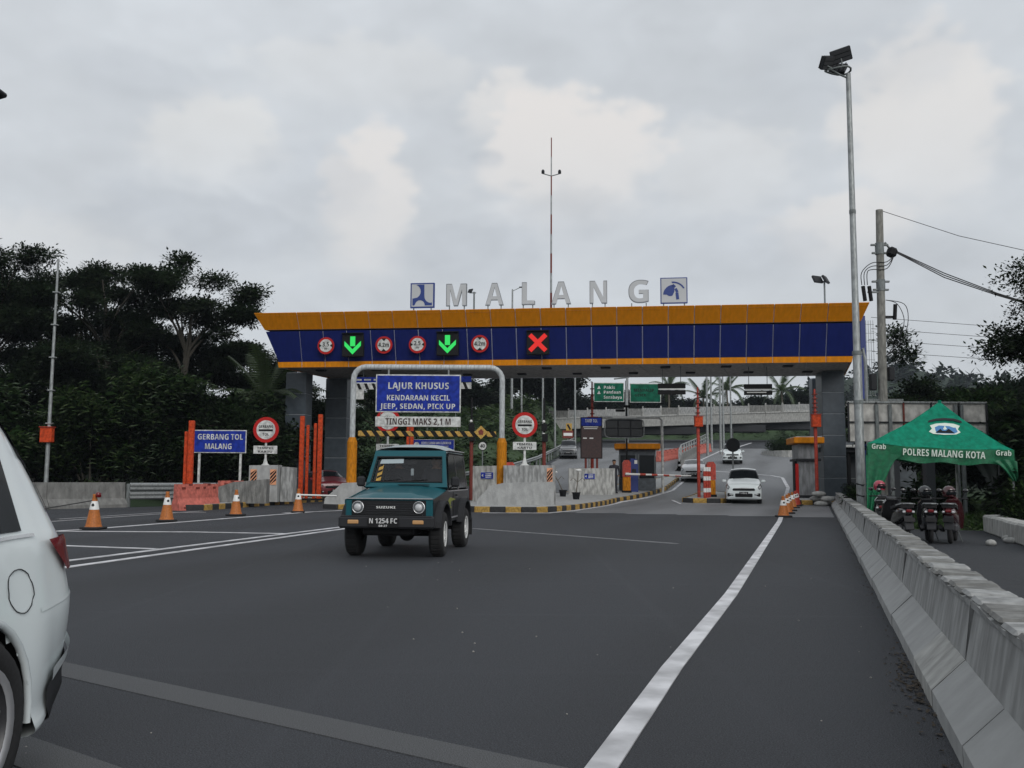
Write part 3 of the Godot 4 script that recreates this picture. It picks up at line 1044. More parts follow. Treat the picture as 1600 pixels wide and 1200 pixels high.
func barriers() -> void:
	# precast wall along the shoulder
	var dir := Vector2(0.328, 1.0).normalized()
	var turn := -atan2(0.328, 1.0)
	var prof := [Vector2(0, -0.02), Vector2(0.0, 0.1), Vector2(0.17, 0.27), Vector2(0.225, 0.55), Vector2(0.208, 0.555), Vector2(0.205, 0.59), Vector2(0.25, 0.605), Vector2(0.42, 0.605), Vector2(0.455, 0.59), Vector2(0.45, 0.555), Vector2(0.43, 0.55), Vector2(0.48, 0.27), Vector2(0.65, 0.1), Vector2(0.65, -0.02)]
	var s := 1.0
	var k := 0
	while s < 42.5:
		var L := 4.0 if k > 0 else 4.5
		var mid := Vector2(0.6, 0) + dir * (s + L / 2)
		var labs := ["nearest long concrete barrier block at the picture's corner", "second concrete barrier block along the shoulder, above the white base piece", "third concrete barrier block along the shoulder counted from the camera", "fourth concrete barrier block, nearest the parked scooters", "fifth concrete barrier block, beside the front of the green tent", "sixth concrete barrier block, under the tent's left leg", "concrete barrier block by the foot of the tall lamp pole", "concrete barrier block just beyond the tall lamp pole", "concrete barrier block before the last of the row", "last concrete barrier block by the pylon island", "end concrete barrier block"]
		var t := thing("concrete_barrier", labs[mini(k, 10)], "concrete barrier", V(mid.x, 0, mid.y), turn, "concrete barrier blocks along the shoulder")
		# upper wall, lengthwise along local z, stations jittered a little
		var m := Mb.new()
		var st := 14
		var rows := []
		for i in st + 1:
			var z := L / 2 - 0.012 - (L - 0.024) * i / st
			var row := []
			var chip := rng.randf_range(-0.02, 0.012)
			for p in prof.slice(2, 12):
				var j: float = chip if p.y > 0.56 else 0.0
				row.append(Vector3(p.x + (rng.randf_range(-0.008, 0.008) if p.y > 0.56 else 0.0), p.y + j * 0.6, z))
			rows.append(row)
		for i in st:
			for j in 9:
				var q := [rows[i][j], rows[i + 1][j], rows[i + 1][j + 1], rows[i][j + 1]]
				var e: Vector2 = prof[j + 3] - prof[j + 2]
				m.poly(q, Vector3(-e.y, e.x, 0), -1)
		for i in [0, st]:
			var fan: Array = rows[i]
			m.poly(fan, Vector3(0, 0, 1 if i == 0 else -1))
		put(m, "wall", M.concrete, t)
		# cap stones with open joints
		var nc := 14
		for i in nc:
			var z := L / 2 - L * (i + 0.5) / nc
			put(b_(Vector3(0.325 + rng.randf_range(-0.012, 0.012), 0.605 + rng.randf_range(-0.01, 0.01), z), Vector3(0.262, 0.036, L / nc - 0.035), 0.018, Basis(Vector3.UP, rng.randf_range(-0.03, 0.03)) * Basis(Vector3(0, 0, 1), rng.randf_range(-0.03, 0.03))), "cap_stone", M.concrete if (i + k) % 3 == 1 else M.concrete_dirty, t)
		# base pieces, front and back
		var nb := 4
		for i in nb:
			var z := L / 2 - L * (i + 0.5) / nb
			var ln := L / nb - 0.014
			for side in 2:
				var p := PackedVector2Array([Vector2(0.004, -0.05), Vector2(0.0, 0.1), Vector2(0.172, 0.272), Vector2(0.3, 0.272), Vector2(0.3, -0.05)])
				if side == 1:
					for q in p.size():
						p[q].x = 0.65 - p[q].x
				put(pr(p, z - ln / 2, z + ln / 2, Transform3D(Basis(Vector3(0, 0, 1), rng.randf_range(-0.006, 0.006)), Vector3(rng.randf_range(-0.006, 0.006), 0, 0))), "base_piece", M.concrete_white if (k == 1 and i == 0 and side == 0) else M.concrete_smooth, t)
		s += L
		k += 1
	# dirt at the barrier foot
	var dm := Mb.new()
	for i in 320:
		var s2 := rng.randf_range(3.0, 30.0) if i > 160 else 6.2 + rng.randfn() * 0.55
		var away := absf(rng.randfn()) * (0.05 if i > 160 else 0.08) + 0.01
		var p := Vector2(0.6, 0) + dir * s2 - Vector2(away, 0)
		var r := rng.randf_range(0.004, 0.016)
		var q := []
		for a in 5:
			var rr := r * rng.randf_range(0.6, 1.3)
			q.append(V(p.x + cos(TAU * a / 5) * rr, 0.004 + rng.randf() * 0.012, p.y + sin(TAU * a / 5) * rr * 1.4))
		dm.poly(q, Vector3.UP)
	var dirt := put(dm, "dirt", M.soil)
	dirt.set_meta("kind", "stuff")
	tag(dirt, "brown dirt and dead leaves gathered at the concrete barrier's foot", "dirt")
	# concrete wall and guard rail at the forest edge
	var wl := thing("roadside_wall", "grey stained concrete wall below the trees, left of the guard rail", "wall", V(-17, 0, 33.1))
	var along := Vector3(2.3, 0, -3.0).normalized()
	for i in 6:
		var p := PackedVector2Array([Vector2(0.3, -0.1), Vector2(0.3, 0.12), Vector2(0.12, 0.35), Vector2(0.08, 0.95), Vector2(-0.12, 0.95), Vector2(-0.3, 0.12), Vector2(-0.3, -0.1)])
		put(pr(p, -1.49, 1.49, Transform3D(Basis(Vector3.UP, -0.654), along * (2.0 - 3.0 * i))), "wall_segment", M.concrete_dirty, wl)
	guard_rail("galvanised double guard rail curving behind the orange cones", [[-14.75, 36.0], [-13.5, 37.2], [-12.2, 38.4], [-11.2, 40.2], [-11.3, 44.0]], 2)
	guard_rail("grey guard rail climbing the ramp beside the dark car", [[-6.5, 58.0], [-1.0, 66.0], [0.8, 70.0], [2.0, 74.5], [4.0, 88.0], [6.0, 104.0], [8.0, 120.0]], 1)


func guard_rail(label: String, pts: Array, rows: int) -> void:
	var t := thing("guard_rail", label, "guard rail")
	var v := []
	for p in pts:
		v.append(Vector2(p[0], p[1]))
	for r in rows:
		for i in v.size() - 1:
			var m := Mb.new()
			var y := 0.78 - 0.34 * r
			var a: Vector2 = v[i]
			var b: Vector2 = v[i + 1]
			var dir := (b - a).normalized()
			var side := Vector3(dir.y, 0, dir.x)
			var prof := [[0.0, 0.15], [0.07, 0.1], [0.07, 0.05], [0.0, 0.0], [0.07, -0.05], [0.07, -0.1], [0.0, -0.15]]
			var g := []
			for e in 2:
				var p := a if e == 0 else b
				var row := []
				for q in prof:
					row.append(V(p.x, surf(p.x, p.y) + y + q[1], p.y) + side * (q[0] + 0.08))
				g.append(row)
			m.sheet(g, null, -1, side)
			put(m, "rail", M.galvanised, t)
	for i in v.size() - 1:
		var n := maxi(1, int(v[i].distance_to(v[i + 1]) / 2.0))
		for k in n:
			var p: Vector2 = v[i].lerp(v[i + 1], float(k) / n)
			put(b_(V(p.x, surf(p.x, p.y) + 0.42, p.y), Vector3(0.14, 0.95, 0.12), 0.01), "post", M.galv_dark, t)


# ---------- far side of the gate ----------
func far_structures() -> void:
	var f := thing("flyover", "long concrete flyover crossing behind the toll gate", "bridge")
	var base := func(x): return 7.75 + (x - 7.8) * 0.05
	var dd := func(x): return 125.0 + (x - 7.8) * 0.25
	var x := 5.0
	var seg := 2.6
	while x < 80.0:
		var x1 := x + seg
		var q := func(xx, y, off): return V(xx, base.call(xx) + y, dd.call(xx) + off)
		var mid := x + seg / 2
		if int(round((x - 5.0) / seg)) % 4 == 0:
			var xe := x + seg * 4
			var m := Mb.new()
			var p := [[0.0, 0.15], [1.35, 0.0]]
			m.poly([q.call(x, 0.0, 0.3), q.call(xe - 0.04, 0.0, 0.3), q.call(xe - 0.04, 1.35, 0.0), q.call(x, 1.35, 0.0)], Vector3(0, 0, 1))
			m.poly([q.call(x, 0.0, 0.3), q.call(xe, 0.0, 0.3), q.call(xe, 0.0, 6.0), q.call(x, 0.0, 6.0)], Vector3.DOWN)
			m.poly([q.call(x, 1.35, 0.0), q.call(xe, 1.35, 0.0), q.call(xe, 1.35, 6.0), q.call(x, 1.35, 6.0)], Vector3.UP)
			m.poly([q.call(x, 0.0, 6.0), q.call(xe, 0.0, 6.0), q.call(xe, 1.35, 6.0), q.call(x, 1.35, 6.0)], Vector3(0, 0, -1))
			put(m, "girder", M.concrete_white, f)
			put(b_(q.call(x + seg * 2, -0.55, 3.4), Vector3(seg * 4, 1.0, 4.0)), "under_beam", M.charcoal, f)
			var lg := Mb.new()
			lg.poly([q.call(x, 1.35, -0.12), q.call(xe - 0.03, 1.35, -0.12), q.call(xe - 0.03, 1.52, -0.12), q.call(x, 1.52, -0.12)], Vector3(0, 0, 1))
			lg.poly([q.call(x, 1.52, -0.12), q.call(xe - 0.03, 1.52, -0.12), q.call(xe - 0.03, 1.52, 0.3), q.call(x, 1.52, 0.3)], Vector3.UP)
			lg.poly([q.call(x, 1.35, -0.12), q.call(xe - 0.03, 1.35, -0.12), q.call(xe - 0.03, 1.35, 0.1), q.call(x, 1.35, 0.1)], Vector3.DOWN)
			put(lg, "ledge", M.concrete_white, f)
		put(b_(q.call(mid, 2.0, 0.25), Vector3(seg - 0.05, 0.98, 0.22), 0.02), "parapet", M.concrete_dirty if rng.randf() < 0.5 else M.concrete, f)
		put(b_(q.call(x + 0.06, 2.15, 0.16), Vector3(0.16, 1.25, 0.3), 0.02), "parapet_post", M.concrete_white, f)
		x = x1
	for px in [6.0, 46.0, 66.0]:
		put(b_(V(px, 4.0, dd.call(px) + 3.2), Vector3(2.5, 9.0, 4.0), 0.1), "pier", M.concrete_dirty, f)
	# median with railing on the ramp
	var md := thing("ramp_median", "low concrete median with a metal railing on the ramp", "median barrier")
	var mp := [[12.6, 70.0], [14.6, 80.0], [17.4, 90.0], [21.0, 103.0], [25.0, 118.0]]
	for i in mp.size() - 1:
		var a := Vector2(mp[i][0], mp[i][1])
		var b := Vector2(mp[i + 1][0], mp[i + 1][1])
		var g := []
		for e in 2:
			var p := a if e == 0 else b
			var row := []
			for k in [[-0.3, 0.0], [-0.12, 0.3], [-0.1, 0.85], [0.1, 0.85], [0.12, 0.3], [0.3, 0.0]]:
				row.append(V(p.x + k[0], surf(p.x, p.y) + k[1], p.y))
			g.append(row)
		var m := Mb.new()
		m.sheet(g, Vector3(a.x, surf(a.x, a.y), -a.y).lerp(Vector3(b.x, surf(b.x, b.y), -b.y), 0.5), -1)
		put(m, "barrier_wall", M.concrete_dirty, md)
		for y in [1.2, 1.6]:
			put(tb([V(a.x, surf(a.x, a.y) + y, a.y), V(b.x, surf(b.x, b.y) + y, b.y)], 0.05, 6), "railing", M.galvanised, md)
		for k in 4:
			var p := a.lerp(b, k / 4.0)
			put(b_(V(p.x, surf(p.x, p.y) + 1.2, p.y), Vector3(0.1, 0.9, 0.1)), "railing_post", M.galvanised, md)
	# planted island
	var pl := thing("planter_island", "raised planter with trimmed bushes at the bend right of the ramp", "planter", V(28.4, surf(28.4, 95), 95))
	var ell := PackedVector2Array()
	for i in 26:
		var a := TAU * i / 26
		ell.append(Vector2(2.6 * sign(cos(a)) * pow(absf(cos(a)), 0.7), 4.0 * sin(a)))
	put(pr(ell, -0.3, 0.4, Transform3D(Basis(Vector3.RIGHT, -PI / 2), Vector3(0, 0.0, 0))), "kerb", M.concrete_white, pl)
	var tops := PackedVector2Array()
	for p in ell:
		tops.append(p * 0.94)
	put(pr(tops, 0.4, 0.43, Transform3D(Basis(Vector3.RIGHT, -PI / 2), Vector3.ZERO)), "bed", M.turf, pl)
	leaf_mass(pl, "hedge", [[0, 0.8, 0, 2.3, 0.75, 3.4]], 420, "leaf_mid", 0.9, 31)
	# orange water-filled barriers on the ramp
	var proto: Node3D = null
	var n := 14
	for i in n:
		var p := Vector2(13.2, 82.5).lerp(Vector2(21.3, 101.0), i / float(n - 1))
		var at := V(p.x, surf(p.x, p.y), p.y)
		var lab: String = ["nearest", "second", "third", "fourth", "fifth", "sixth", "seventh", "eighth", "ninth", "tenth", "eleventh", "twelfth", "thirteenth", "farthest"][i] + " faded orange plastic barrier of the row on the ramp, counted from the booth"
		if i == 0:
			proto = plastic_barrier(lab, at, 0.9)
			proto.set_meta("group", "plastic barriers across the ramp")
		else:
			dup(proto, at, 0.9, lab)
	# green direction signs
	var gs := thing("direction_sign", "green direction sign listing Pakis, Pandaan and Surabaya", "road sign", V(7.69, surf(7.69, 62), 62))
	put(tb([Vector3(0, 0, 0), Vector3(0, 6.6, 0)], [0.14, 0.1], 10), "pole", M.galvanised, gs)
	put(b_(Vector3(-1.2, 5.8, 0.1), Vector3(2.05, 1.3, 0.05), 0.01), "border", M.sign_white, gs)
	put(b_(Vector3(-1.2, 5.8, 0.125), Vector3(1.95, 1.2, 0.03)), "face", M.sign_green, gs)
	for k in [["Pakis", 0.32, 0.74], ["Pandaan", 0.0, 1.12], ["Surabaya", -0.34, 1.2]]:
		text(gs, k[0], 0.2, Vector3(-1.64 + k[2] / 2 + 0.1, 5.8 + k[1], 0.145), M.sign_white, k[2])
	for y in [0.32, -0.02]:
		put(pr(PackedVector2Array([Vector2(-1.98, y - 0.1 + 5.8), Vector2(-1.86, y + 0.12 + 5.8), Vector2(-1.76, y - 0.1 + 5.8)]), 0.14, 0.15), "arrow", M.sign_white, gs)
	var g2 := thing("direction_sign", "green direction sign with faded dark lettering, right of the Surabaya sign", "road sign", V(7.69, surf(7.69, 62), 62.4))
	put(b_(Vector3(1.3, 5.8, 0.1), Vector3(2.1, 1.3, 0.05), 0.01), "border", M.sign_white, g2)
	put(b_(Vector3(1.3, 5.8, 0.125), Vector3(2.0, 1.2, 0.03)), "face", M.sign_green, g2)
	text(g2, "MENYALIP", 0.2, Vector3(1.2, 5.98, 0.145), M.sign_black, 1.35)
	text(g2, "GESER", 0.17, Vector3(0.95, 5.64, 0.145), M.sign_black, 0.75)
	put(tb([Vector3(0.1, 5.3, 0), Vector3(0.1, 6.9, 0)], 0.08, 8), "pole", M.galvanised, g2)
	put(tb([Vector3(-0.8, 6.75, 0), Vector3(0.1, 6.85, 0), Vector3(0.9, 7.15, 0)], 0.05, 6), "arm", M.galv_dark, g2)
	# light poles beyond the gate
	var lp: Node3D = null
	var spots := [[-0.01, 95.0, 0], [1.0, 96.0, 1], [3.15, 94.0, 0], [4.6, 99.0, 0], [7.1, 104.0, 0], [19.4, 92.0, 0], [21.6, 96.0, 0], [22.4, 104.0, 0], [25.1, 110.0, 0], [27.9, 118.0, 0]]
	var plabs := ["grey light pole on the green bank, leftmost beyond the gate", "curved-arm street light standing left of the round toll sign's top", "grey light pole just behind the black signal post", "grey light pole on the bank between signal post and dark car", "grey light pole left of the Surabaya sign", "grey light pole behind the orange pole on the small island", "grey light pole beside the flyover's middle, left of a pair", "grey light pole beside the flyover's middle, right of a pair", "thin grey light pole before the palm trees", "thin grey light pole by the right column"]
	for i in spots.size():
		var s = spots[i]
		var at := V(s[0], terrain(s[0], s[1]), s[1])
		if s[2] == 1:
			var c := thing("street_light", plabs[i], "light pole", at)
			put(tb([Vector3(0, 0, 0), Vector3(0, 7.2, 0), Vector3(0.2, 8.2, 0), Vector3(0.9, 8.8, 0), Vector3(1.9, 8.9, 0)], [0.1, 0.08, 0.07, 0.06, 0.05], 8), "pole", M.galvanised, c)
			put(b_(Vector3(2.1, 8.86, 0), Vector3(0.7, 0.12, 0.3), 0.03), "lamp_head", M.charcoal, c)
		elif lp == null:
			lp = thing("light_pole", plabs[i], "light pole", at, 0.0, "light poles beyond the gate")
			put(tb([Vector3(0, 0, 0), Vector3(0, 12.5, 0)], [0.13, 0.08], 8), "pole", M.galvanised, lp)
			put(tb([Vector3(0, 12.3, 0), Vector3(0.8, 12.7, 0)], 0.04, 6), "arm", M.galvanised, lp)
			put(b_(Vector3(1.0, 12.72, 0), Vector3(0.6, 0.1, 0.25), 0.02), "lamp_head", M.charcoal, lp)
		else:
			dup(lp, at, rng.randf_range(-0.5, 0.5), plabs[i])
	# hills at the horizon
	var h := Mb.new()
	var ns := FastNoiseLite.new()
	ns.seed = 3
	ns.frequency = 0.012
	var g := []
	for i in 60:
		var row := []
		for j in 14:
			var px := -350.0 + i * 16.0
			var pd := 300.0 + j * 22.0
			var prof := sin(PI * j / 13.0)
			var tall := 9.0 + 33.0 * exp(-pow((px - 185.0) / 70.0, 2.0)) + 14.0 * exp(-pow((px - 20.0) / 120.0, 2.0)) * 0.3
			row.append(V(px, 8.0 + prof * (tall + 10.0 * ns.get_noise_2d(px, pd)) + 2.5 * ns.get_noise_2d(px * 8.0, pd * 8.0) * prof, pd))
		g.append(row)
	h.sheet(g, null, 1, Vector3.UP)
	struct(h, "hills", M.woods)
	var woods := Node3D.new()
	woods.name = "distant_woods"
	add_child(woods)
	tag(woods, "far dark woods covering the hills on the horizon", "woods")
	woods.set_meta("kind", "stuff")
	var xf := []
	var rg := RandomNumberGenerator.new()
	rg.seed = 12
	for k in 2600:
		var i := rg.randi_range(1, 57)
		var j := rg.randi_range(0, 8)
		var p: Vector3 = g[i][j].lerp(g[i + 1][j + 1], rg.randf())
		var s := rg.randf_range(3.5, 7.5)
		xf.append(Transform3D(Basis(Vector3.UP, rg.randf() * TAU).scaled(Vector3(s, s * rg.randf_range(0.7, 1.2), s)), p + Vector3(0, s * 0.3, 0)))
	var mm := multi(xf, cluster(26, 0.34, 0.5, 0.5, 77), 0.25, rg, 1.0)
	mm.name = "canopy"
	mm.material_override = M.leaf_far
	mm.set_meta("kind", "stuff")
	woods.add_child(mm)


func plastic_barrier(label: String, at: Vector3, turn := 0.0) -> Node3D:
	var t := thing("plastic_barrier", label, "plastic barrier", at, turn)
	var m := Mb.new()
	var p := PackedVector2Array([Vector2(-0.25, 0), Vector2(0.25, 0), Vector2(0.24, 0.12), Vector2(0.12, 0.42), Vector2(0.1, 0.92), Vector2(-0.1, 0.92), Vector2(-0.12, 0.42), Vector2(-0.24, 0.12)])
	m.prism(p, -0.55, 0.55, Transform3D(Basis(Vector3.UP, PI / 2), Vector3.ZERO))
	put(m, "body", M.pink_plastic, t)
	for k in [-1, 1]:
		put(b_(Vector3(0.3 * k, 0.78, 0), Vector3(0.16, 0.08, 0.24)), "slot", M.rust_red, t)
		put(b_(Vector3(0.3 * k, 0.07, 0.215), Vector3(0.14, 0.1, 0.06)), "fork_hole", M.rust_red, t)
	put(b_(Vector3(0, 0.86, 0), Vector3(0.18, 0.16, 0.205)), "filler", M.rust_red, t)
	return t


# ---------- foliage ----------
func cluster(n: int, lw: float, ll: float, rad: float, sd: int) -> ArrayMesh:
	var key := "%d_%f_%f_%f_%d" % [n, lw, ll, rad, sd]
	if leaf_meshes.has(key):
		return leaf_meshes[key]
	var r := RandomNumberGenerator.new()
	r.seed = sd
	var vs := PackedVector3Array()
	var nn := PackedVector3Array()
	for i in n:
		var p := Vector3(r.randfn(), r.randfn() * 0.7, r.randfn()) * rad * 0.55
		var f := (p.normalized() * 0.6 + Vector3(r.randf_range(-1, 1), r.randf_range(-0.5, 0.35), r.randf_range(-1, 1))).normalized()
		var up := (Vector3(r.randf_range(-0.6, 0.6), 1, r.randf_range(-0.6, 0.6))).normalized()
		var s := f.cross(up).normalized()
		var u := s.cross(f)
		var l := ll * r.randf_range(0.7, 1.25)
		var w := lw * r.randf_range(0.7, 1.2)
		var a := p
		var b := p + f * l * 0.45 + s * w * 0.5 - u * l * 0.03
		var c := p + f * l - u * l * 0.14
		var d := p + f * l * 0.45 - s * w * 0.5 - u * l * 0.03
		vs.append_array(PackedVector3Array([a, b, c, a, c, d]))
		var n1 := (u + s * 0.2).normalized()
		var n2 := (u - s * 0.2).normalized()
		nn.append_array(PackedVector3Array([n1, n1, n1, n2, n2, n2]))
	var arr := []
	arr.resize(Mesh.ARRAY_MAX)
	arr[Mesh.ARRAY_VERTEX] = vs
	arr[Mesh.ARRAY_NORMAL] = nn
	var m := ArrayMesh.new()
	m.add_surface_from_arrays(Mesh.PRIMITIVE_TRIANGLES, arr)
	leaf_meshes[key] = m
	return m


func multi(xf: Array, mesh: Mesh, vary: float, r: RandomNumberGenerator, base := 1.0) -> MultiMeshInstance3D:
	var mm := MultiMesh.new()
	mm.transform_format = MultiMesh.TRANSFORM_3D
	mm.use_colors = true
	mm.mesh = mesh
	mm.instance_count = xf.size()
	for i in xf.size():
		mm.set_instance_transform(i, xf[i])
		var v := base * (1.0 + r.randf_range(-vary, vary))
		var warm := r.randf_range(-0.12, 0.12)
		mm.set_instance_color(i, Color(v * (1.0 + warm), v, v * (1.0 - warm)))
	var o := MultiMeshInstance3D.new()
	o.multimesh = mm
	return o


# lobes: [cx, cy, cz, rx, ry, rz]
func leaf_mass(parent: Node, called: String, lobes: Array, n: int, mat: String, size: float, sd: int, kind := 0) -> void:
	var r := RandomNumberGenerator.new()
	r.seed = sd
	var total := 0.0
	for l in lobes:
		total += pow(l[3] * l[4] * l[5], 0.66)
	var xf := []
	for l in lobes:
		var k := int(n * pow(l[3] * l[4] * l[5], 0.66) / total)
		for i in k:
			var d := Vector3(r.randfn(), r.randfn(), r.randfn()).normalized()
			if d.y < -0.35 and r.randf() < 0.55:
				d.y = -d.y
			var q := pow(r.randf(), 0.42)
			var p := Vector3(l[0], l[1], l[2]) + d * q * Vector3(l[3], l[4], l[5]) * r.randf_range(0.86, 1.1)
			var s := size * r.randf_range(0.7, 1.3)
			var b := Basis(Vector3.UP, r.randf() * TAU) * Basis(Vector3.RIGHT, r.randf_range(-0.5, 0.5))
			xf.append(Transform3D(b.scaled(Vector3(s, s, s)), p))
	var mesh: ArrayMesh
	if kind == 0:
		mesh = cluster(16, 0.11, 0.24, 0.5, 1)
	elif kind == 1:
		mesh = cluster(13, 0.17, 0.42, 0.55, 2)
	else:
		mesh = cluster(22, 0.2, 0.34, 0.6, 3)
	var o := multi(xf, mesh, 0.4, r)
	o.name = called
	o.material_override = M[mat]
	o.set_meta("kind", "stuff")
	parent.add_child(o, true)


# spreading tree: trunk that forks into limbs, each ending in flat leafy layers
func tree(called: String, label: String, group: String, x: float, d: float, h: float, spread: float, limbs: int, n: int, mat: String, sd: int, opts := {}) -> Node3D:
	var r := RandomNumberGenerator.new()
	r.seed = sd
	var t := thing(called, label, "tree", V(x, terrain(x, d) - 0.1, d), 0.0, group)
	var fork: float = h * opts.get("fork", 0.42)
	var tr: float = h * 0.016 + 0.05
	var top := Vector3(r.randf_range(-0.4, 0.4), fork, r.randf_range(-0.4, 0.4))
	var crown := Vector3(top.x + r.randf_range(-0.5, 0.5), h * 0.86, top.z + r.randf_range(-0.5, 0.5))
	var m := Mb.new()
	m.tube([Vector3.ZERO, top * 0.5 + Vector3(0.12, 0, 0.05), top, top.lerp(crown, 0.5) + Vector3(0.15, 0, -0.1), crown], [tr * 1.2, tr, tr * 0.8, tr * 0.45, tr * 0.12], 8)
	var lobes := []
	for i in limbs:
		var a := TAU * (i * 0.382 + r.randf_range(-0.06, 0.06))
		var rad := spread * r.randf_range(0.4, 1.0)
		if i % 4 == 3:
			rad *= 0.35
		var hy: float = lerpf(fork + 0.25 * (h - fork), h, r.randf_range(opts.get("low", 0.2), 1.0) * (1.0 - 0.25 * rad / spread))
		var tip := Vector3(cos(a) * rad, hy - 0.4, sin(a) * rad)
		var from := top.lerp(crown, clampf((hy - fork) / (h - fork) * 0.75 - 0.2, 0.0, 0.8))
		var mid := from.lerp(tip, 0.45) + Vector3(0, 0.12 * rad, 0) + Vector3(r.randf_range(-0.2, 0.2), 0, r.randf_range(-0.2, 0.2))
		m.tube([from, from.lerp(mid, 0.5) + Vector3(0, 0.05 * rad, 0), mid, tip], [tr * 0.38, tr * 0.3, tr * 0.2, tr * 0.07], 6, false)
		var flat: float = opts.get("flat", 0.34)
		for k in 4:
			var o := Vector3(r.randf_range(-1, 1), r.randf_range(-0.22, 0.32), r.randf_range(-1, 1)) * spread * 0.3
			var rr := spread * r.randf_range(0.13, 0.29)
			var c := tip + o
			lobes.append([c.x, minf(c.y, h - rr * flat), c.z, rr, rr * flat * r.randf_range(0.7, 1.3), rr])
			m.tube([mid.lerp(tip, 0.3 * k), mid.lerp(tip, 0.3 * k).lerp(c, 0.6) + Vector3(0, 0.1, 0), c], [tr * 0.1, 0.025, 0.012], 5, false)
	for e in opts.get("extra", []):
		lobes.append(e)
	put(m, "trunk", M[opts.get("bark", "bark_dark")], t)
	leaf_mass(t, "crown", lobes, n, mat, opts.get("size", 0.95), sd + 1, opts.get("kind", 0))
	return t


func shrub(called: String, label: String, group: String, x: float, d: float, w: float, h: float, n: int, mat: String, sd: int, kind := 1, size := 0.75) -> Node3D:
	var r := RandomNumberGenerator.new()
	r.seed = sd
	var t := thing(called, label, "shrub", V(x, terrain(x, d) - 0.1, d), 0.0, group)
	var lobes := []
	var m := Mb.new()
	for i in 7:
		var c := Vector3(r.randf_range(-0.6, 0.6) * w, r.randf_range(0.25, 0.85) * h, r.randf_range(-0.5, 0.5) * w)
		lobes.append([c.x, c.y, c.z, w * r.randf_range(0.3, 0.5), h * r.randf_range(0.14, 0.26), w * r.randf_range(0.3, 0.5)])
		m.tube([Vector3(c.x * 0.15, 0, c.z * 0.15), c * Vector3(0.6, 0.6, 0.6), c], [0.05, 0.035, 0.015], 5, false)
	put(m, "stem", M.bark_dark, t)
	leaf_mass(t, "foliage", lobes, n, mat, size, sd + 1, kind)
	return t


func frond(len: float, droop: float, w: float) -> ArrayMesh:
	var m := Mb.new()
	m.st.set_smooth_group(-1)
	var n := 11
	var pts := []
	for i in n + 1:
		var t := float(i) / n
		pts.append(Vector3(0, len * (0.42 * t - droop * t * t), len * t * (1.0 - 0.25 * droop * t)))
	m.tube([pts[0], pts[4], pts[8], pts[11]], [0.05, 0.035, 0.02, 0.008], 5, false)
	for i in range(1, n + 1):
		var t := float(i) / n
		var dir: Vector3 = (pts[i] - pts[i - 1]).normalized()
		var l := w * (0.55 + 1.3 * t) * (1.25 - t) * 1.2
		for s in [-1.0, 1.0]:
			for h in 2:
				var p: Vector3 = pts[i].lerp(pts[i - 1], 0.5 * h)
				var tip := p + Vector3(s * l * 0.85, -l * 0.45, 0) + dir * l * 0.5
				m.poly([p, p + dir * 0.13, tip], Vector3.UP)
	return m.mesh()


var frond_meshes := []


func palm(called: String, label: String, x: float, d: float, h: float, len: float, sd: int) -> void:
	var r := RandomNumberGenerator.new()
	r.seed = sd
	var t := thing(called, label, "palm tree", V(x, terrain(x, d) - 0.1, d), 0.0, "palm trees")
	if frond_meshes.is_empty():
		for k in [[0.25, 0.8], [0.5, 0.75], [0.85, 0.7]]:
			frond_meshes.append(frond(3.2, k[0], k[1] * 0.75))
	put(tb([Vector3.ZERO, Vector3(0.2, h * 0.5, 0.1), Vector3(0.1, h, 0)], [0.24, 0.17, 0.14], 8), "trunk", M.bark, t)
	for i in 18:
		var o := put(frond_meshes[i % 3], "frond", M.leaf_palm, t)
		var up: float = [-0.75, -0.25, 0.15][i % 3] + r.randf_range(-0.15, 0.15)
		o.transform = Transform3D(Basis(Vector3.UP, TAU * i / 18.0 * 2.39 + r.randf() * 0.3) * Basis(Vector3.RIGHT, up) * Basis.from_scale(Vector3.ONE * len / 3.2 * r.randf_range(0.85, 1.1)), Vector3(0.1, h, 0))


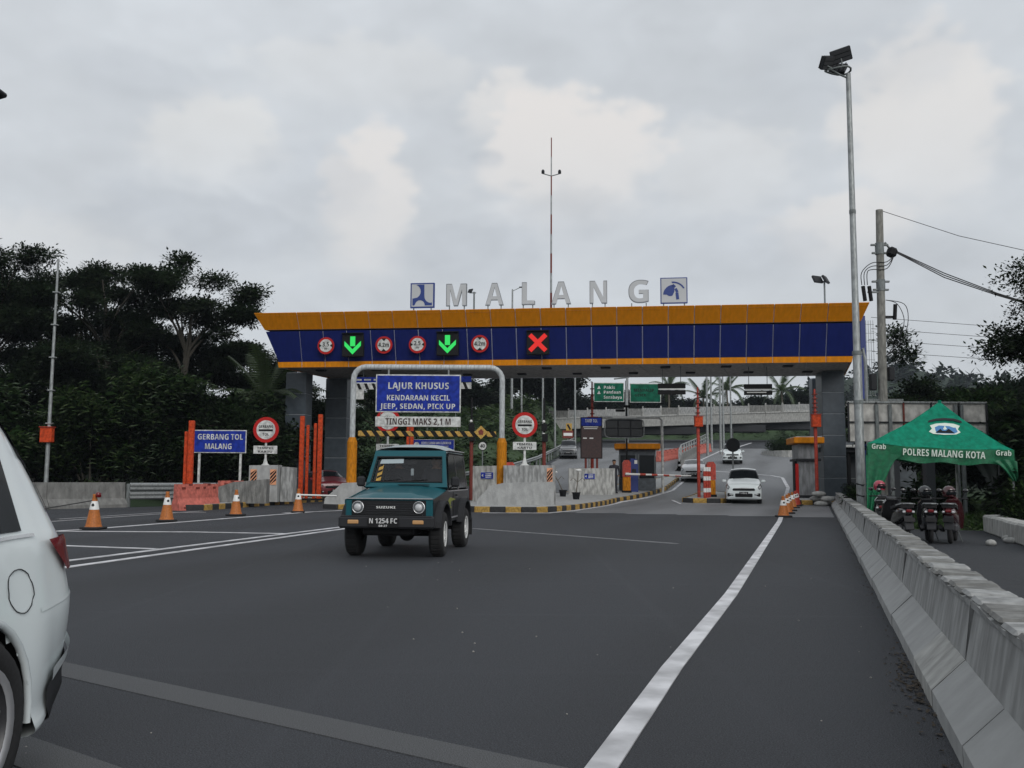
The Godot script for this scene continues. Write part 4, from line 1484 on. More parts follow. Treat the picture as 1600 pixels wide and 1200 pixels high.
func forest() -> void:
	var G := "dark trees of the forest behind the left wall"
	var rows := [
		["tall dark tree at the picture's left edge, behind the white car", -30.5, 51, 11.6, 4.6, 9, 1700, "leaf_dark", {}],
		["tall tree with a thin twig of leaves sticking up left of the light pole", -26.6, 47, 11.8, 4.2, 9, 1700, "leaf_dark", {"extra": [[-1.0, 12.2, 0, 0.35, 0.4, 0.35], [-0.7, 11.7, 0, 0.4, 0.4, 0.4]]}],
		["broad dark tree directly behind the thin light pole with the orange box", -24.6, 52, 11.9, 4.2, 9, 1600, "leaf_dark", {}],
		["tall layered tree whose crown peaks right of the thin light pole", -21.6, 50, 12.8, 3.6, 9, 1500, "leaf_dark", {"flat": 0.26}],
		["layered tree with sky showing between its flat leaf tiers, at the forest's right end", -17.6, 49, 12.1, 3.4, 8, 1250, "leaf_dark", {"flat": 0.22, "low": 0.35, "extra": [[-0.3, 12.2, 0, 0.8, 0.35, 0.7], [1.5, 11.2, 0, 1.1, 0.3, 0.8], [2.8, 9.4, 0, 1.2, 0.3, 0.8], [1.9, 8.4, 0, 0.9, 0.3, 0.8]]}],
		["lower dark tree filling the forest under the layered crowns", -20.2, 46, 7.8, 4.0, 8, 1500, "leaf_dark", {"low": 0.05}],
		["low bushy tree left of the blue toll sign, behind the guard rail", -16.6, 45, 5.8, 3.6, 8, 1300, "leaf_mid", {"low": 0.0, "fork": 0.25}],
		["dark bushy tree behind the orange box on the light pole", -24.4, 43, 6.8, 4.0, 8, 1500, "leaf_dark", {"low": 0.0, "fork": 0.25}],
		["big-leaved bushy tree at the left edge above the white car", -26.0, 40.5, 4.6, 3.2, 8, 1100, "leaf_mid", {"low": 0.0, "fork": 0.2, "kind": 1}],
		["dark tree between the palm and the toll gate's left end", -13.6, 58, 9.0, 3.4, 8, 1100, "leaf_dark", {"low": 0.0, "fork": 0.3}],
		["dark tree far behind the palm", -17.0, 60, 9.8, 4.0, 8, 1300, "leaf_dark", {"low": 0.0, "fork": 0.3}],
		["dark tree far behind the forest's middle", -27.0, 60, 10.2, 5.0, 9, 1500, "leaf_dark", {"low": 0.0, "fork": 0.3}],
		["dark tree seen between the gate's two left columns", -10.4, 70, 7.5, 3.0, 7, 1000, "leaf_mid", {"low": 0.0, "fork": 0.3}],
		["dark understory tree in the gap below the layered crown", -18.6, 55, 7.0, 3.6, 8, 1300, "leaf_dark", {"low": 0.0, "fork": 0.25}],
		["dark understory tree behind the palm's trunk", -15.0, 56, 6.8, 3.4, 8, 1300, "leaf_dark", {"low": 0.0, "fork": 0.25}],
		["full dark tree closing the gap beside the layered tree's trunk", -19.4, 53, 10.2, 3.8, 10, 1500, "leaf_dark", {"low": 0.0, "fork": 0.25}],
		["full dark tree closing the gap behind the thin light pole", -25.6, 55, 10.8, 4.2, 10, 1600, "leaf_dark", {"low": 0.0, "fork": 0.25}],
		["full dark tree behind the layered tree's right limbs", -15.8, 54, 9.0, 3.2, 9, 1300, "leaf_dark", {"low": 0.0, "fork": 0.25}],
		["full dark tree standing between the palm and the layered tree", -14.9, 56, 10.2, 3.2, 10, 1400, "leaf_dark", {"low": 0.0, "fork": 0.25}],
		["dark understory tree low in the forest's middle", -23.4, 56, 7.6, 4.0, 8, 1400, "leaf_dark", {"low": 0.0, "fork": 0.25}],
		["dark understory tree low at the forest's left", -29.0, 55, 7.6, 4.2, 8, 1400, "leaf_dark", {"low": 0.0, "fork": 0.25}],
	]
	var sd := 100
	for q in rows:
		var o: Dictionary = q[8]
		if not o.has("kind"):
			o["size"] = 0.74
		tree("forest_tree", q[0], G, q[1], q[2], q[3], q[4], q[5], int(q[6] * 1.6), q[7], sd, o)
		sd += 7
	palm("coconut_palm", "coconut palm with drooping fronds left of the toll gate's first column", -13.7, 51.0, 5.4, 3.6, 9)
	var sh := [
		["dark shrub at the left edge just behind the white car's roof", -20.5, 38.0, 2.0, 3.6, "leaf_mid"],
		["shrub behind the concrete wall under the orange box", -18.6, 39.0, 1.8, 3.0, "leaf_dark"],
		["shrub behind the right end of the concrete wall", -17.0, 40.0, 1.8, 3.8, "leaf_mid"],
		["light green shrub behind the second cone", -16.0, 41.5, 2.6, 6.2, "leaf_light"],
		["shrub behind the guard rail, left of the orange post pair", -14.6, 42.5, 1.7, 3.4, "leaf_mid"],
		["dark shrub behind the blue toll sign's lower edge", -13.8, 44.5, 1.8, 2.8, "leaf_dark"],
		["shrub behind the right post of the blue toll sign", -12.6, 46.0, 1.7, 3.4, "leaf_mid"],
		["tall shrub above the blue toll sign", -14.0, 47.5, 2.0, 5.4, "leaf_mid"],
		["dark shrub by the first grey gate column", -13.4, 52.5, 1.8, 4.4, "leaf_dark"],
		["dark shrub at the forest's left, low behind the wall", -22.4, 40.5, 2.2, 4.4, "leaf_dark"],
		["shrub behind the two left columns of the gate", -8.6, 62.0, 2.4, 3.0, "leaf_mid"],
		["low green shrub on the bank behind the height portal", -6.6, 80.0, 1.6, 1.4, "leaf_light"],
	]
	for q in [["light green bush right behind the wall's left end", -19.4, 36.8, 1.7, 3.0, "leaf_light"], ["bright leafy bush rising above the first cone", -17.4, 38.6, 2.0, 4.8, "leaf_light"], ["bushy sapling between the second cone and the orange posts", -14.9, 40.4, 1.5, 5.2, "leaf_mid"], ["dense bush filling the forest edge left of the thin pole", -21.6, 37.6, 2.0, 4.8, "leaf_mid"],
		["dense bush filling the forest edge above the guard rail", -16.2, 43.5, 2.2, 5.6, "leaf_mid"], ["dense dark bush filling the forest right of the blue sign", -12.8, 49.5, 2.0, 5.2, "leaf_mid"], ["dense bush far back filling the forest's middle", -19.8, 58.0, 3.2, 7.0, "leaf_dark"], ["dense bush far back filling the forest's left", -26.6, 57.0, 3.4, 7.4, "leaf_dark"], ["dense bush far back filling the gap beside the palm", -15.4, 60.0, 3.0, 7.0, "leaf_dark"], ["dense bush far back by the gate's left columns", -12.2, 63.0, 2.8, 6.0, "leaf_dark"]]:
		sh.append(q)
	for q in sh:
		shrub("shrub", q[0], "shrubs behind the left wall", q[1], q[2], q[3], q[4], int(150 + 70 * q[4]), q[5], sd)
		sd += 3
	# beyond the gate: woods on the plateau
	var far := [
		["far dark tree seen right of the white height sign", -7.5, 112, 4.6, 3.4], ["far dark tree above the green bank, left of the portal's right leg", -3.4, 114, 4.4, 3.2],
		["tall far tree behind the curved street light", 1.0, 118, 5.4, 3.4], ["tall far tree behind the black signal post", 4.2, 122, 6.0, 3.6],
		["far tree left of the orange pole by the Surabaya sign", 8.4, 140, 5.2, 3.4], ["small far tree behind the Surabaya sign", 13.5, 150, 4.6, 3.6],
		["far tree behind the faded green sign", 19.0, 165, 4.6, 4.2], ["far tree behind the left hanging black board", 25.0, 168, 5.2, 4.6],
		["far tree behind the flyover's middle", 31.0, 165, 3.2, 4.4], ["far tree under the right hanging black board", 38.0, 170, 3.2, 4.6],
		["far tree right of the right hanging black board", 45.0, 165, 4.2, 4.8], ["far tree left of the gate's right column", 52.0, 160, 6.8, 5.0],
	]
	for q in far:
		tree("far_tree", q[0], "far trees beyond the gate", q[1], q[2], q[3], q[4], 7, 480, "leaf_far", sd, {"low": 0.0, "fork": 0.2, "size": 1.5, "flat": 0.7, "kind": 2})
		sd += 5
	palm("far_palm", "far palm left of the orange pole, behind the left hanging board", 27.0, 160, 5.2, 4.2, 21)
	palm("far_palm", "large far palm behind the pair of light poles", 36.6, 158, 4.6, 4.6, 22)
	palm("far_palm", "far palm just left of the pair of light poles", 33.4, 162, 3.6, 4.2, 23)
	palm("far_palm", "far palm between the right hanging board and the right column", 45.4, 156, 4.4, 4.2, 24)
	# right-hand side
	var rt := [
		["big dark tree with layered leaves at the picture's right edge", 16.9, 26.5, 8.8, 3.1, 14, 3000, "leaf_dark", {"flat": 0.28, "low": 0.0, "fork": 0.25, "size": 0.5, "extra": [[-1.9, 7.2, 0, 1.0, 0.4, 1.0], [-1.3, 6.2, 0.2, 1.3, 0.5, 1.1], [-1.7, 5.2, 0, 1.1, 0.45, 1.0], [-1.0, 4.3, 0.2, 1.4, 0.6, 1.1], [-1.2, 3.3, 0, 1.2, 0.5, 1.0], [0.2, 5.5, 0, 1.8, 0.9, 1.4], [0.4, 7.4, 0, 1.5, 0.6, 1.2]]}],
		["young tree with thin sprays of leaves beside the concrete utility pole", 17.6, 40.0, 6.0, 1.3, 6, 300, "leaf_dark", {"flat": 0.3, "low": 0.2, "size": 0.7, "extra": [[-0.9, 7.4, 0, 0.7, 0.4, 0.5], [-0.6, 6.6, 0, 0.7, 0.3, 0.5]]}],
		["dark tree behind the billboard's middle", 17.6, 39.0, 4.9, 2.6, 8, 1200, "leaf_dark", {"low": 0.0, "fork": 0.25}],
		["dark tree behind the green tent's peak", 20.0, 42.0, 5.2, 3.0, 8, 1200, "leaf_mid", {"low": 0.0, "fork": 0.25}],
		["dark tree right of the billboard's end", 19.6, 36.0, 4.8, 2.8, 8, 1300, "leaf_dark", {"low": 0.0, "fork": 0.2}],
		["dark tree low behind the right edge tree", 18.4, 31.0, 4.4, 2.6, 8, 1300, "leaf_dark", {"low": 0.0, "fork": 0.2}],
		["tree farther back on the right, under the distant hill", 27.5, 52.0, 6.0, 3.8, 8, 1300, "leaf_far", {"low": 0.0, "fork": 0.2, "size": 1.2}],
		["tree far back on the right beside the utility pole", 22.5, 56.0, 6.2, 3.4, 8, 1100, "leaf_far", {"low": 0.0, "fork": 0.2, "size": 1.2}],
		["tree far back at the right edge of the picture", 32.0, 54.0, 6.8, 4.2, 8, 1300, "leaf_far", {"low": 0.0, "fork": 0.2, "size": 1.2}],
	]
	for q in rt:
		tree("roadside_tree", q[0], "trees on the right side of the road", q[1], q[2], q[3], q[4], q[5], q[6], q[7], sd, q[8])
		sd += 7
	var rs := [
		["leafy green shrub at the right edge beside the tent", 13.3, 22.6, 0.9, 2.3, "leaf_mid"],
		["shrub growing by the low kerb wall at the right edge", 11.7, 21.2, 0.55, 1.3, "leaf_light"],
		["dark shrub behind the tent's right rear leg", 13.6, 24.6, 1.1, 2.8, "leaf_mid"],
		["low shrub seen through the tent, far behind its rear pole", 15.0, 33.0, 1.2, 1.4, "leaf_mid"],
		["dark bush low on the right behind the shrubs", 16.6, 28.0, 1.6, 2.8, "leaf_mid"],
		["low bush by the barrier's far end under the office", 14.6, 39.6, 0.8, 1.0, "leaf_dark"],
		["low bush beside the tall lamp pole's foot", 11.4, 30.6, 0.6, 0.9, "leaf_mid"],
	]
	for q in rs:
		shrub("roadside_shrub", q[0], "shrubs on the right side of the road", q[1], q[2], q[3], q[4], 300 if q[3] > 1.0 else 240, q[5], sd, 0 if q[3] < 1.0 else 1, 0.45 if q[3] < 1.0 else 0.65)
		sd += 3
	# rough grass and scrub on the banks
	var r := RandomNumberGenerator.new()
	r.seed = 55
	var xf := []
	var count := 0
	while count < 9000:
		var d := r.randf_range(58.0, 162.0)
		var x := r.randf_range(-45.0, 60.0)
		count += 1
		if in_road(x, d, 1.0):
			continue
		if x > 4.0 and d > 120.0 and r.randf() < 0.3:
			continue
		if x > 5.0 and d < 138.0 and x < 66.0 and d > 58.0 and x < table(XR, d) + 3.0:
			continue
		var s := r.randf_range(0.5, 1.3)
		xf.append(Transform3D(Basis(Vector3.UP, r.randf() * TAU).scaled(Vector3(s, s * 0.8, s)), V(x, terrain(x, d) + 0.1, d)))
	var o := multi(xf, cluster(20, 0.2, 0.8, 0.6, 5), 0.45, r, 0.8)
	o.name = "bank_scrub"
	o.material_override = M.leaf_light
	o.set_meta("kind", "stuff")
	tag(o, "rough green scrub covering the banks beyond the toll gate", "scrub")
	add_child(o, true)
	xf = []
	for i in 5200:
		var d := r.randf_range(18.5, 44.0)
		var x := r.randf_range(7.0, 24.0)
		if in_road(x, d, 0.15) or x < 1.3 + 0.328 * d:
			continue
		var s := r.randf_range(0.12, 0.36)
		xf.append(Transform3D(Basis(Vector3.UP, r.randf() * TAU).scaled(Vector3(s, s * 1.2, s)), V(x, terrain(x, d) - 0.02, d)))
	o = multi(xf, cluster(22, 0.1, 0.9, 0.5, 6), 0.4, r, 1.0)
	o.name = "verge_grass"
	o.material_override = M.leaf_light
	o.set_meta("kind", "stuff")
	tag(o, "patchy green grass behind the scooters and under the tent", "grass")
	add_child(o, true)


# ---------- signs by the lanes ----------
func round_toll_sign(label: String, at: Vector3, up: float, r: float, plate_y: float) -> void:
	var t := thing("toll_sign", label, "road sign", at, 0.0, "round toll signs")
	put(tb([Vector3(0, 0, 0), Vector3(0, up + r * 0.6, 0)], 0.05, 8), "post", M.sign_white, t)
	var m := Mb.new()
	m.lathe([Vector2(0.2, 0), Vector2(0.1, 0.08), Vector2(0.05, 0.3)], 10)
	put(m, "foot", M.sign_white, t)
	put(pr(disc(r, 34, 0, up), 0.05, 0.08), "rim", M.sign_red, t)
	put(pr(disc(r * 0.74, 34, 0, up), 0.07, 0.09), "face", M.sign_white, t)
	text(t, "GERBANG", r * 0.2, Vector3(0, up + r * 0.25, 0.093), M.sign_black, r * 1.12)
	text(t, "TOL", r * 0.2, Vector3(0, up - r * 0.36, 0.093), M.sign_black, r * 0.5)
	put(b_(Vector3(0, up - r * 0.04, 0.092), Vector3(r * 1.1, r * 0.15, 0.012)), "bar", M.sign_black, t)
	put(b_(Vector3(0, plate_y, 0.07), Vector3(r * 1.85, r * 0.62, 0.03), 0.005), "plate", M.sign_white, t)
	text(t, "TEMPEL", r * 0.16, Vector3(0, plate_y + r * 0.13, 0.087), M.sign_black, r * 1.3)
	text(t, "KARTU", r * 0.16, Vector3(0, plate_y - r * 0.15, 0.087), M.sign_black, r * 1.1)


func signs() -> void:
	# left
	var t := thing("place_sign", "blue board reading GERBANG TOL MALANG on two thin posts", "road sign", V(-12.33, 0, 39.3))
	for x in [-0.86, 0.88]:
		put(b_(Vector3(x, 1.2, -0.04), Vector3(0.09, 2.6, 0.06)), "post", M.sign_white, t)
	put(b_(Vector3(0, 2.66, 0.02), Vector3(2.24, 0.97, 0.04), 0.006), "border", M.sign_white, t)
	put(b_(Vector3(0, 2.66, 0.045), Vector3(2.16, 0.89, 0.02)), "face", M.sign_blue, t)
	text(t, "GERBANG TOL", 0.23, Vector3(0.02, 2.85, 0.058), M.sign_white, 1.9)
	text(t, "MALANG", 0.23, Vector3(-0.05, 2.45, 0.058), M.sign_white, 1.12)
	block("ramp_wall", "low stained concrete wall that slopes up toward the left chevron block", [[-12.3, 0.15], [-11.7, 0.72], [-10.9, 0.98], [-9.6, 1.1], [-9.6, 0.15]], 36.6, 0.5, M.concrete_dirty)
	var b := block("sign_block", "pale concrete block with two hazard plates under the left round toll sign", [[-10.95, 0.15], [-10.95, 1.66], [-9.75, 1.68], [-9.75, 0.15]], 38.9, 0.7, M.concrete_smooth)
	chevron(b, Vector3(0.2, 1.18, 0.02), 0.26, 0.64)
	chevron(b, Vector3(1.02, 1.18, 0.02), 0.26, 0.64)
	block("side_block", "narrow stained concrete block beside the left chevron block", [[-9.72, 0.15], [-9.72, 1.62], [-9.2, 1.58], [-9.2, 0.15]], 39.3, 0.7, M.concrete)
	round_toll_sign("round toll sign with a TEMPEL KARTU plate on the left chevron block", V(-10.36, 1.66, 39.2), 1.5, 0.54, 0.66)
	# nose and behind the jeep
	block("nose_block", "concrete nose block under the left leg of the height portal", [[-7.15, 0.05], [-7.1, 0.4], [-6.75, 0.7], [-6.45, 0.98], [-5.7, 1.0], [-5.7, 0.05]], 35.6, 3.2, M.concrete_smooth)
	round_toll_sign("round toll sign half hidden behind the white height sign", V(-5.6, 0.9, 42), 2.85, 0.55, 1.62)
	# booth island front
	block("ramp_wall", "pale concrete ramp wall at the front of the booth island", [[-1.34, 0.12], [-1.27, 0.42], [-0.81, 0.9], [-0.31, 1.01], [1.62, 1.07], [1.62, 0.12]], 35.5, 0.45, M.concrete_smooth)
	b = block("sign_block", "large concrete block with one hazard plate, under the right round toll sign", [[-0.31, 0.12], [-0.31, 1.69], [1.72, 1.71], [1.72, 0.12]], 36.3, 0.6, M.concrete)
	chevron(b, Vector3(1.8, 1.3, 0.02), 0.22, 0.6)
	round_toll_sign("round toll sign with a TEMPEL KARTU plate right of the height portal", V(0.513, 1.69, 36.6), 1.6, 0.5, 0.77)
	for w in [[2.95, 5.33, 48.0, 3.75, "stained white concrete wall with a small blue sign, left of the red barrier machine"], [-1.66, -0.6, 40.0, -1.32, "streaked concrete wall with a small blue sign, left of the portal's right leg"]]:
		b = block("lane_wall", w[4], [[w[0], 0.15], [w[0], 1.7], [w[1], 1.72], [w[1], 0.15]], w[2], 0.3, M.concrete_white)
		var s := thing("arrow_sign", "small blue notice with a white arrow on the " + ("wall by the red machine" if w[0] > 0 else "wall left of the portal's right leg"), "notice", V(w[3] + 0.27, 1.3, w[2] - 0.02))
		put(b_(Vector3.ZERO, Vector3(0.56, 0.3, 0.03), 0.005), "border", M.sign_white, s)
		put(b_(Vector3(0, 0, 0.012), Vector3(0.53, 0.27, 0.02)), "face", M.sign_blue, s)
		put(pr(PackedVector2Array([Vector2(-0.24, 0), Vector2(-0.16, 0.07), Vector2(-0.16, -0.07)]), 0.02, 0.03), "arrow", M.sign_white, s)
		for k in 3:
			put(b_(Vector3(0.06, 0.07 - 0.07 * k, 0.024), Vector3(0.26, 0.035, 0.008)), "text_line", M.sign_white, s)
	# speed and warning signs on one post
	t = thing("speed_sign", "thin post carrying a round white 40 sign", "road sign", V(-1.5, 0, 48))
	put(tb([Vector3(0, 0, 0), Vector3(0, 3.0, 0)], 0.035, 6), "post", M.galv_dark, t)
	var dm := thing("warning_sign", "yellow warning diamond hanging on the striped bar near the portal's right leg", "road sign", V(-1.22, 3.0, 36.9))
	put(pr(PackedVector2Array([Vector2(-0.27, 0), Vector2(0, 0.27), Vector2(0.27, 0), Vector2(0, -0.27)]), 0.0, 0.03), "diamond", M.hazard_yellow, dm)
	put(pr(PackedVector2Array([Vector2(-0.08, -0.1), Vector2(0.08, -0.1), Vector2(0.1, 0.05), Vector2(0, 0.13), Vector2(-0.1, 0.05)]), 0.02, 0.036), "symbol", M.rust_red, dm)
	put(pr(disc(0.24, 24, 0, 2.82), 0.04, 0.065), "rim", M.sign_black, t)
	put(pr(disc(0.2, 24, 0, 2.82), 0.05, 0.075), "face", M.sign_white, t)
	text(t, "40", 0.17, Vector3(0, 2.82, 0.08), M.sign_black)
	t = thing("lane_notice", "blue notice with two lines of white text behind the jeep's roof", "road sign", V(-4.2, 0, 50))
	for x in [-0.9, 0.9]:
		put(tb([Vector3(x, 0, 0), Vector3(x, 3.0, 0)], 0.04, 6), "post", M.galv_dark, t)
	put(b_(Vector3(0, 2.94, 0.05), Vector3(2.24, 0.56, 0.04)), "border", M.sign_white, t)
	put(b_(Vector3(0, 2.94, 0.065), Vector3(2.2, 0.52, 0.03)), "face", M.sign_blue, t)
	text(t, "MOHON SIAPKAN UANG ELEKTRONIK", 0.13, Vector3(0.15, 3.03, 0.083), M.sign_white, 1.6)
	text(t, "DAN SALDO MENCUKUPI", 0.13, Vector3(0.15, 2.82, 0.083), M.sign_white, 1.3)
	put(pr(disc(0.14, 16, -0.9, 2.94), 0.08, 0.09), "dot", M.sign_white, t)
	# signal posts
	for s in [[1.5, "dark red post with black signal heads right of the toll sign"], [-1.86, "dark red post with black signal heads beside the portal's right leg"]]:
		t = thing("signal_post", s[1], "signal post", V(s[0], 0.1, 43))
		put(tb([Vector3(0, 0, 0), Vector3(0, 3.0, 0)], 0.085, 8), "post", M.rust_red, t)
		put(tb([Vector3(0, 3.0, 0), Vector3(0, 4.8, 0)], 0.05, 8), "upper_post", M.dark, t)
		put(b_(Vector3(0.04, 2.95, 0.12), Vector3(0.26, 0.36, 0.2), 0.02), "signal_head", M.dark, t)
		put(b_(Vector3(0.0, 3.42, 0.12), Vector3(0.26, 0.36, 0.2), 0.02), "signal_head", M.dark, t)
		for y in [3.12, 3.7]:
			put(b_(Vector3(-0.02, y, 0.1), Vector3(0.13, 0.13, 0.12), 0.04), "lamp", M.reflect_white, t)


# ---------- height limit portal ----------
func portal() -> void:
	var t := thing("height_portal", "grey pipe portal with orange sleeves over the jeep's lane", "height barrier", V(-3.37, 0, 37))
	var h := 2.98
	var pts := [Vector3(-h, 0.8, 0), Vector3(-h, 5.05, 0)]
	for k in range(1, 6):
		var a := PI - PI / 2 * k / 5.0
		pts.append(Vector3(-h + 0.5 + 0.5 * cos(a), 5.1 + 0.5 * sin(a), 0))
	for k in range(0, 6):
		var a := PI / 2 - PI / 2 * k / 5.0
		pts.append(Vector3(h - 0.5 + 0.5 * cos(a), 5.1 + 0.5 * sin(a), 0))
	pts.append(Vector3(h, 0.3, 0))
	put(tb(pts, 0.112, 14), "pipe", M.pipe_white, t)
	for s in [-1.0, 1.0]:
		var m := Mb.new()
		m.lathe([Vector2(0.13, 2.78), Vector2(0.19, 2.62), Vector2(0.2, 2.6), Vector2(0.2, 0.98 if s < 0 else 0.88), Vector2(0.13, 0.97 if s < 0 else 0.87)], 16, Transform3D(Basis(), Vector3(s * h, 0, 0)), 3)
		put(m, "sleeve", M.sleeve_orange, t)
		for k in [-0.1, 0.1]:
			put(b_(Vector3(s * h + k, 0.55, 0.0), Vector3(0.1, 0.85, 0.16), 0.01), "foot", M.concrete_white, t)
		put(b_(Vector3(s * h, 0.12, 0.0), Vector3(0.7, 0.28, 0.6), 0.03), "footing", M.concrete_smooth, t)
	var g := thing("lane_board", "blue board for small vehicles hanging in the height portal", "road sign", V(-3.74, 4.54, 36.95))
	put(b_(Vector3(0, 0, 0), Vector3(3.4, 1.52, 0.06), 0.01), "border", M.sign_white, g)
	put(b_(Vector3(0, 0, 0.03), Vector3(3.3, 1.42, 0.03)), "face", M.sign_blue, g)
	text(g, "LAJUR KHUSUS", 0.26, Vector3(0, 0.3, 0.048), M.sign_white, 2.42)
	text(g, "KENDARAAN KECIL", 0.21, Vector3(0, -0.18, 0.048), M.sign_white, 2.5)
	text(g, "JEEP, SEDAN, PICK UP", 0.21, Vector3(0, -0.52, 0.048), M.sign_white, 3.0)
	for x in [-1.2, 1.2]:
		put(b_(Vector3(x, 0.92, -0.02), Vector3(0.06, 0.4, 0.04)), "hanger", M.galvanised, g)
	g = thing("height_board", "white board reading TINGGI MAKS 2,1 M under the blue board", "road sign", V(-3.74, 3.41, 36.95))
	put(b_(Vector3(0, 0, 0), Vector3(3.4, 0.4, 0.05), 0.01), "face", M.sign_white, g)
	text(g, "TINGGI MAKS 2,1 M", 0.25, Vector3(0.02, 0, 0.03), M.sign_maroon, 2.6)
	for x in [-1.5, 1.5]:
		put(tb([Vector3(x, 0.18, -0.01), Vector3(x, 0.5, -0.01)], 0.015, 5), "hanger", M.galv_dark, g)
	g = thing("hazard_bar", "hanging yellow and black striped height bar in the portal", "height bar", V(-3.37, 2.93, 37))
	put(b_(Vector3.ZERO, Vector3(5.5, 0.22, 0.1), 0.02), "bar", M.hazard_yellow, g)
	for i in 14:
		var x := -2.55 + i * 0.39
		put(pr(PackedVector2Array([Vector2(x - 0.06, 0.111), Vector2(x + 0.13, 0.111), Vector2(x + 0.3, -0.111), Vector2(x + 0.11, -0.111)]), -0.056, 0.056), "stripe", M.sign_black, g)
	for x in [-1.6, 0.0, 1.2]:
		put(tb([Vector3(x, 0.1, 0), Vector3(x, 0.32, 0.03)], 0.012, 5), "hanger", M.galv_dark, g)
	# board behind, hung from the canopy
	g = thing("hanging_board", "blue strip above a striped beam hanging behind the blue lane board", "hanging board", V(-5.15, 5.95, 47.6), GY)
	put(b_(Vector3(0, 0.26, 0), Vector3(6.2, 0.28, 0.08)), "strip", M.sign_blue, g)
	for i in 12:
		if i % 4 == 3:
			continue
		put(b_(Vector3(-2.85 + i * 0.5, 0.26, 0.045), Vector3(0.36, 0.08, 0.02)), "text_line", M.sign_white, g)
	put(b_(Vector3(0, -0.08, 0), Vector3(6.2, 0.32, 0.08)), "beam", M.sign_white, g)
	for i in 15:
		var x := -2.95 + i * 0.4
		put(pr(PackedVector2Array([Vector2(x, 0.081), Vector2(x + 0.16, 0.081), Vector2(x + 0.3, -0.241), Vector2(x + 0.14, -0.241)]), 0.03, 0.046), "stripe", M.sign_black, g)
	put(b_(Vector3(-2.8, -0.5, 0), Vector3(0.5, 0.5, 0.06)), "end_plate", M.sign_white, g)
	for x in [-2.6, 2.6]:
		put(tb([Vector3(x, 0.3, -0.05), Vector3(x, 0.9, -0.05)], 0.03, 6), "hanger", M.galv_dark, g)


# ---------- booths, machines, boards under the canopy ----------
func barrier_machine(label: String, at: Vector3, turn: float, boom: float) -> void:
	var t := thing("barrier_machine", label, "barrier gate", at, turn)
	put(b_(Vector3(0, 0.42, 0), Vector3(0.42, 0.84, 0.4), 0.03), "lower_body", M.sleeve_orange, t)
	var m := Mb.new()
	m.prism(PackedVector2Array([Vector2(-0.22, 0.85), Vector2(0.22, 0.85), Vector2(0.22, 1.6), Vector2(0.12, 1.74), Vector2(-0.12, 1.74), Vector2(-0.22, 1.6)]), -0.21, 0.21)
	put(m, "upper_body", M.orange_red, t)
	put(b_(Vector3(0, 0.06, 0), Vector3(0.5, 0.12, 0.46)), "base", M.dark, t)
	if boom > 0.0:
		put(tb([Vector3(-0.05, 1.0, 0.26), Vector3(boom, 0.92, 0.26)], [0.06, 0.035], 8), "boom", M.reflect_white, t)
		for i in 4:
			put(tb([Vector3(0.7 + i * 0.62, 0.985 - 0.02 * i, 0.26), Vector3(1.0 + i * 0.62, 0.975 - 0.02 * i, 0.26)], 0.062 - 0.005 * i, 8), "boom_band", M.orange_red, t)
		put(b_(Vector3(0.02, 1.0, 0.24), Vector3(0.22, 0.14, 0.1), 0.03), "boom_clamp", M.reflect_white, t)


func box_pole(called: String, label: String, at: Vector3, h: float, box_y: float, bw: float, bh: float, m: Material, r := 0.085) -> void:
	var t := thing(called, label, "pole", at)
	put(tb([Vector3.ZERO, Vector3(0, box_y, 0)], r, 8), "pole", m, t)
	put(tb([Vector3(0, box_y, 0), Vector3(0, h, 0)], [r * 0.85, r * 0.5], 8), "upper_pole", m, t)
	put(b_(Vector3(0, box_y, 0.12), Vector3(bw, bh, 0.26), 0.02), "control_box", M.orange, t)
	put(b_(Vector3(0, box_y + bh / 2 + 0.015, 0.13), Vector3(bw * 1.1, 0.03, 0.32)), "box_lid", M.orange_red, t)
	for k in 5:
		put(b_(Vector3(0.0, box_y + 0.45 + k * (h - box_y - 0.5) / 5.0, 0), Vector3(r * 2.6, 0.05, r * 2.6), 0.01), "clamp", M.rust_red if m != M.galvanised else m, t)


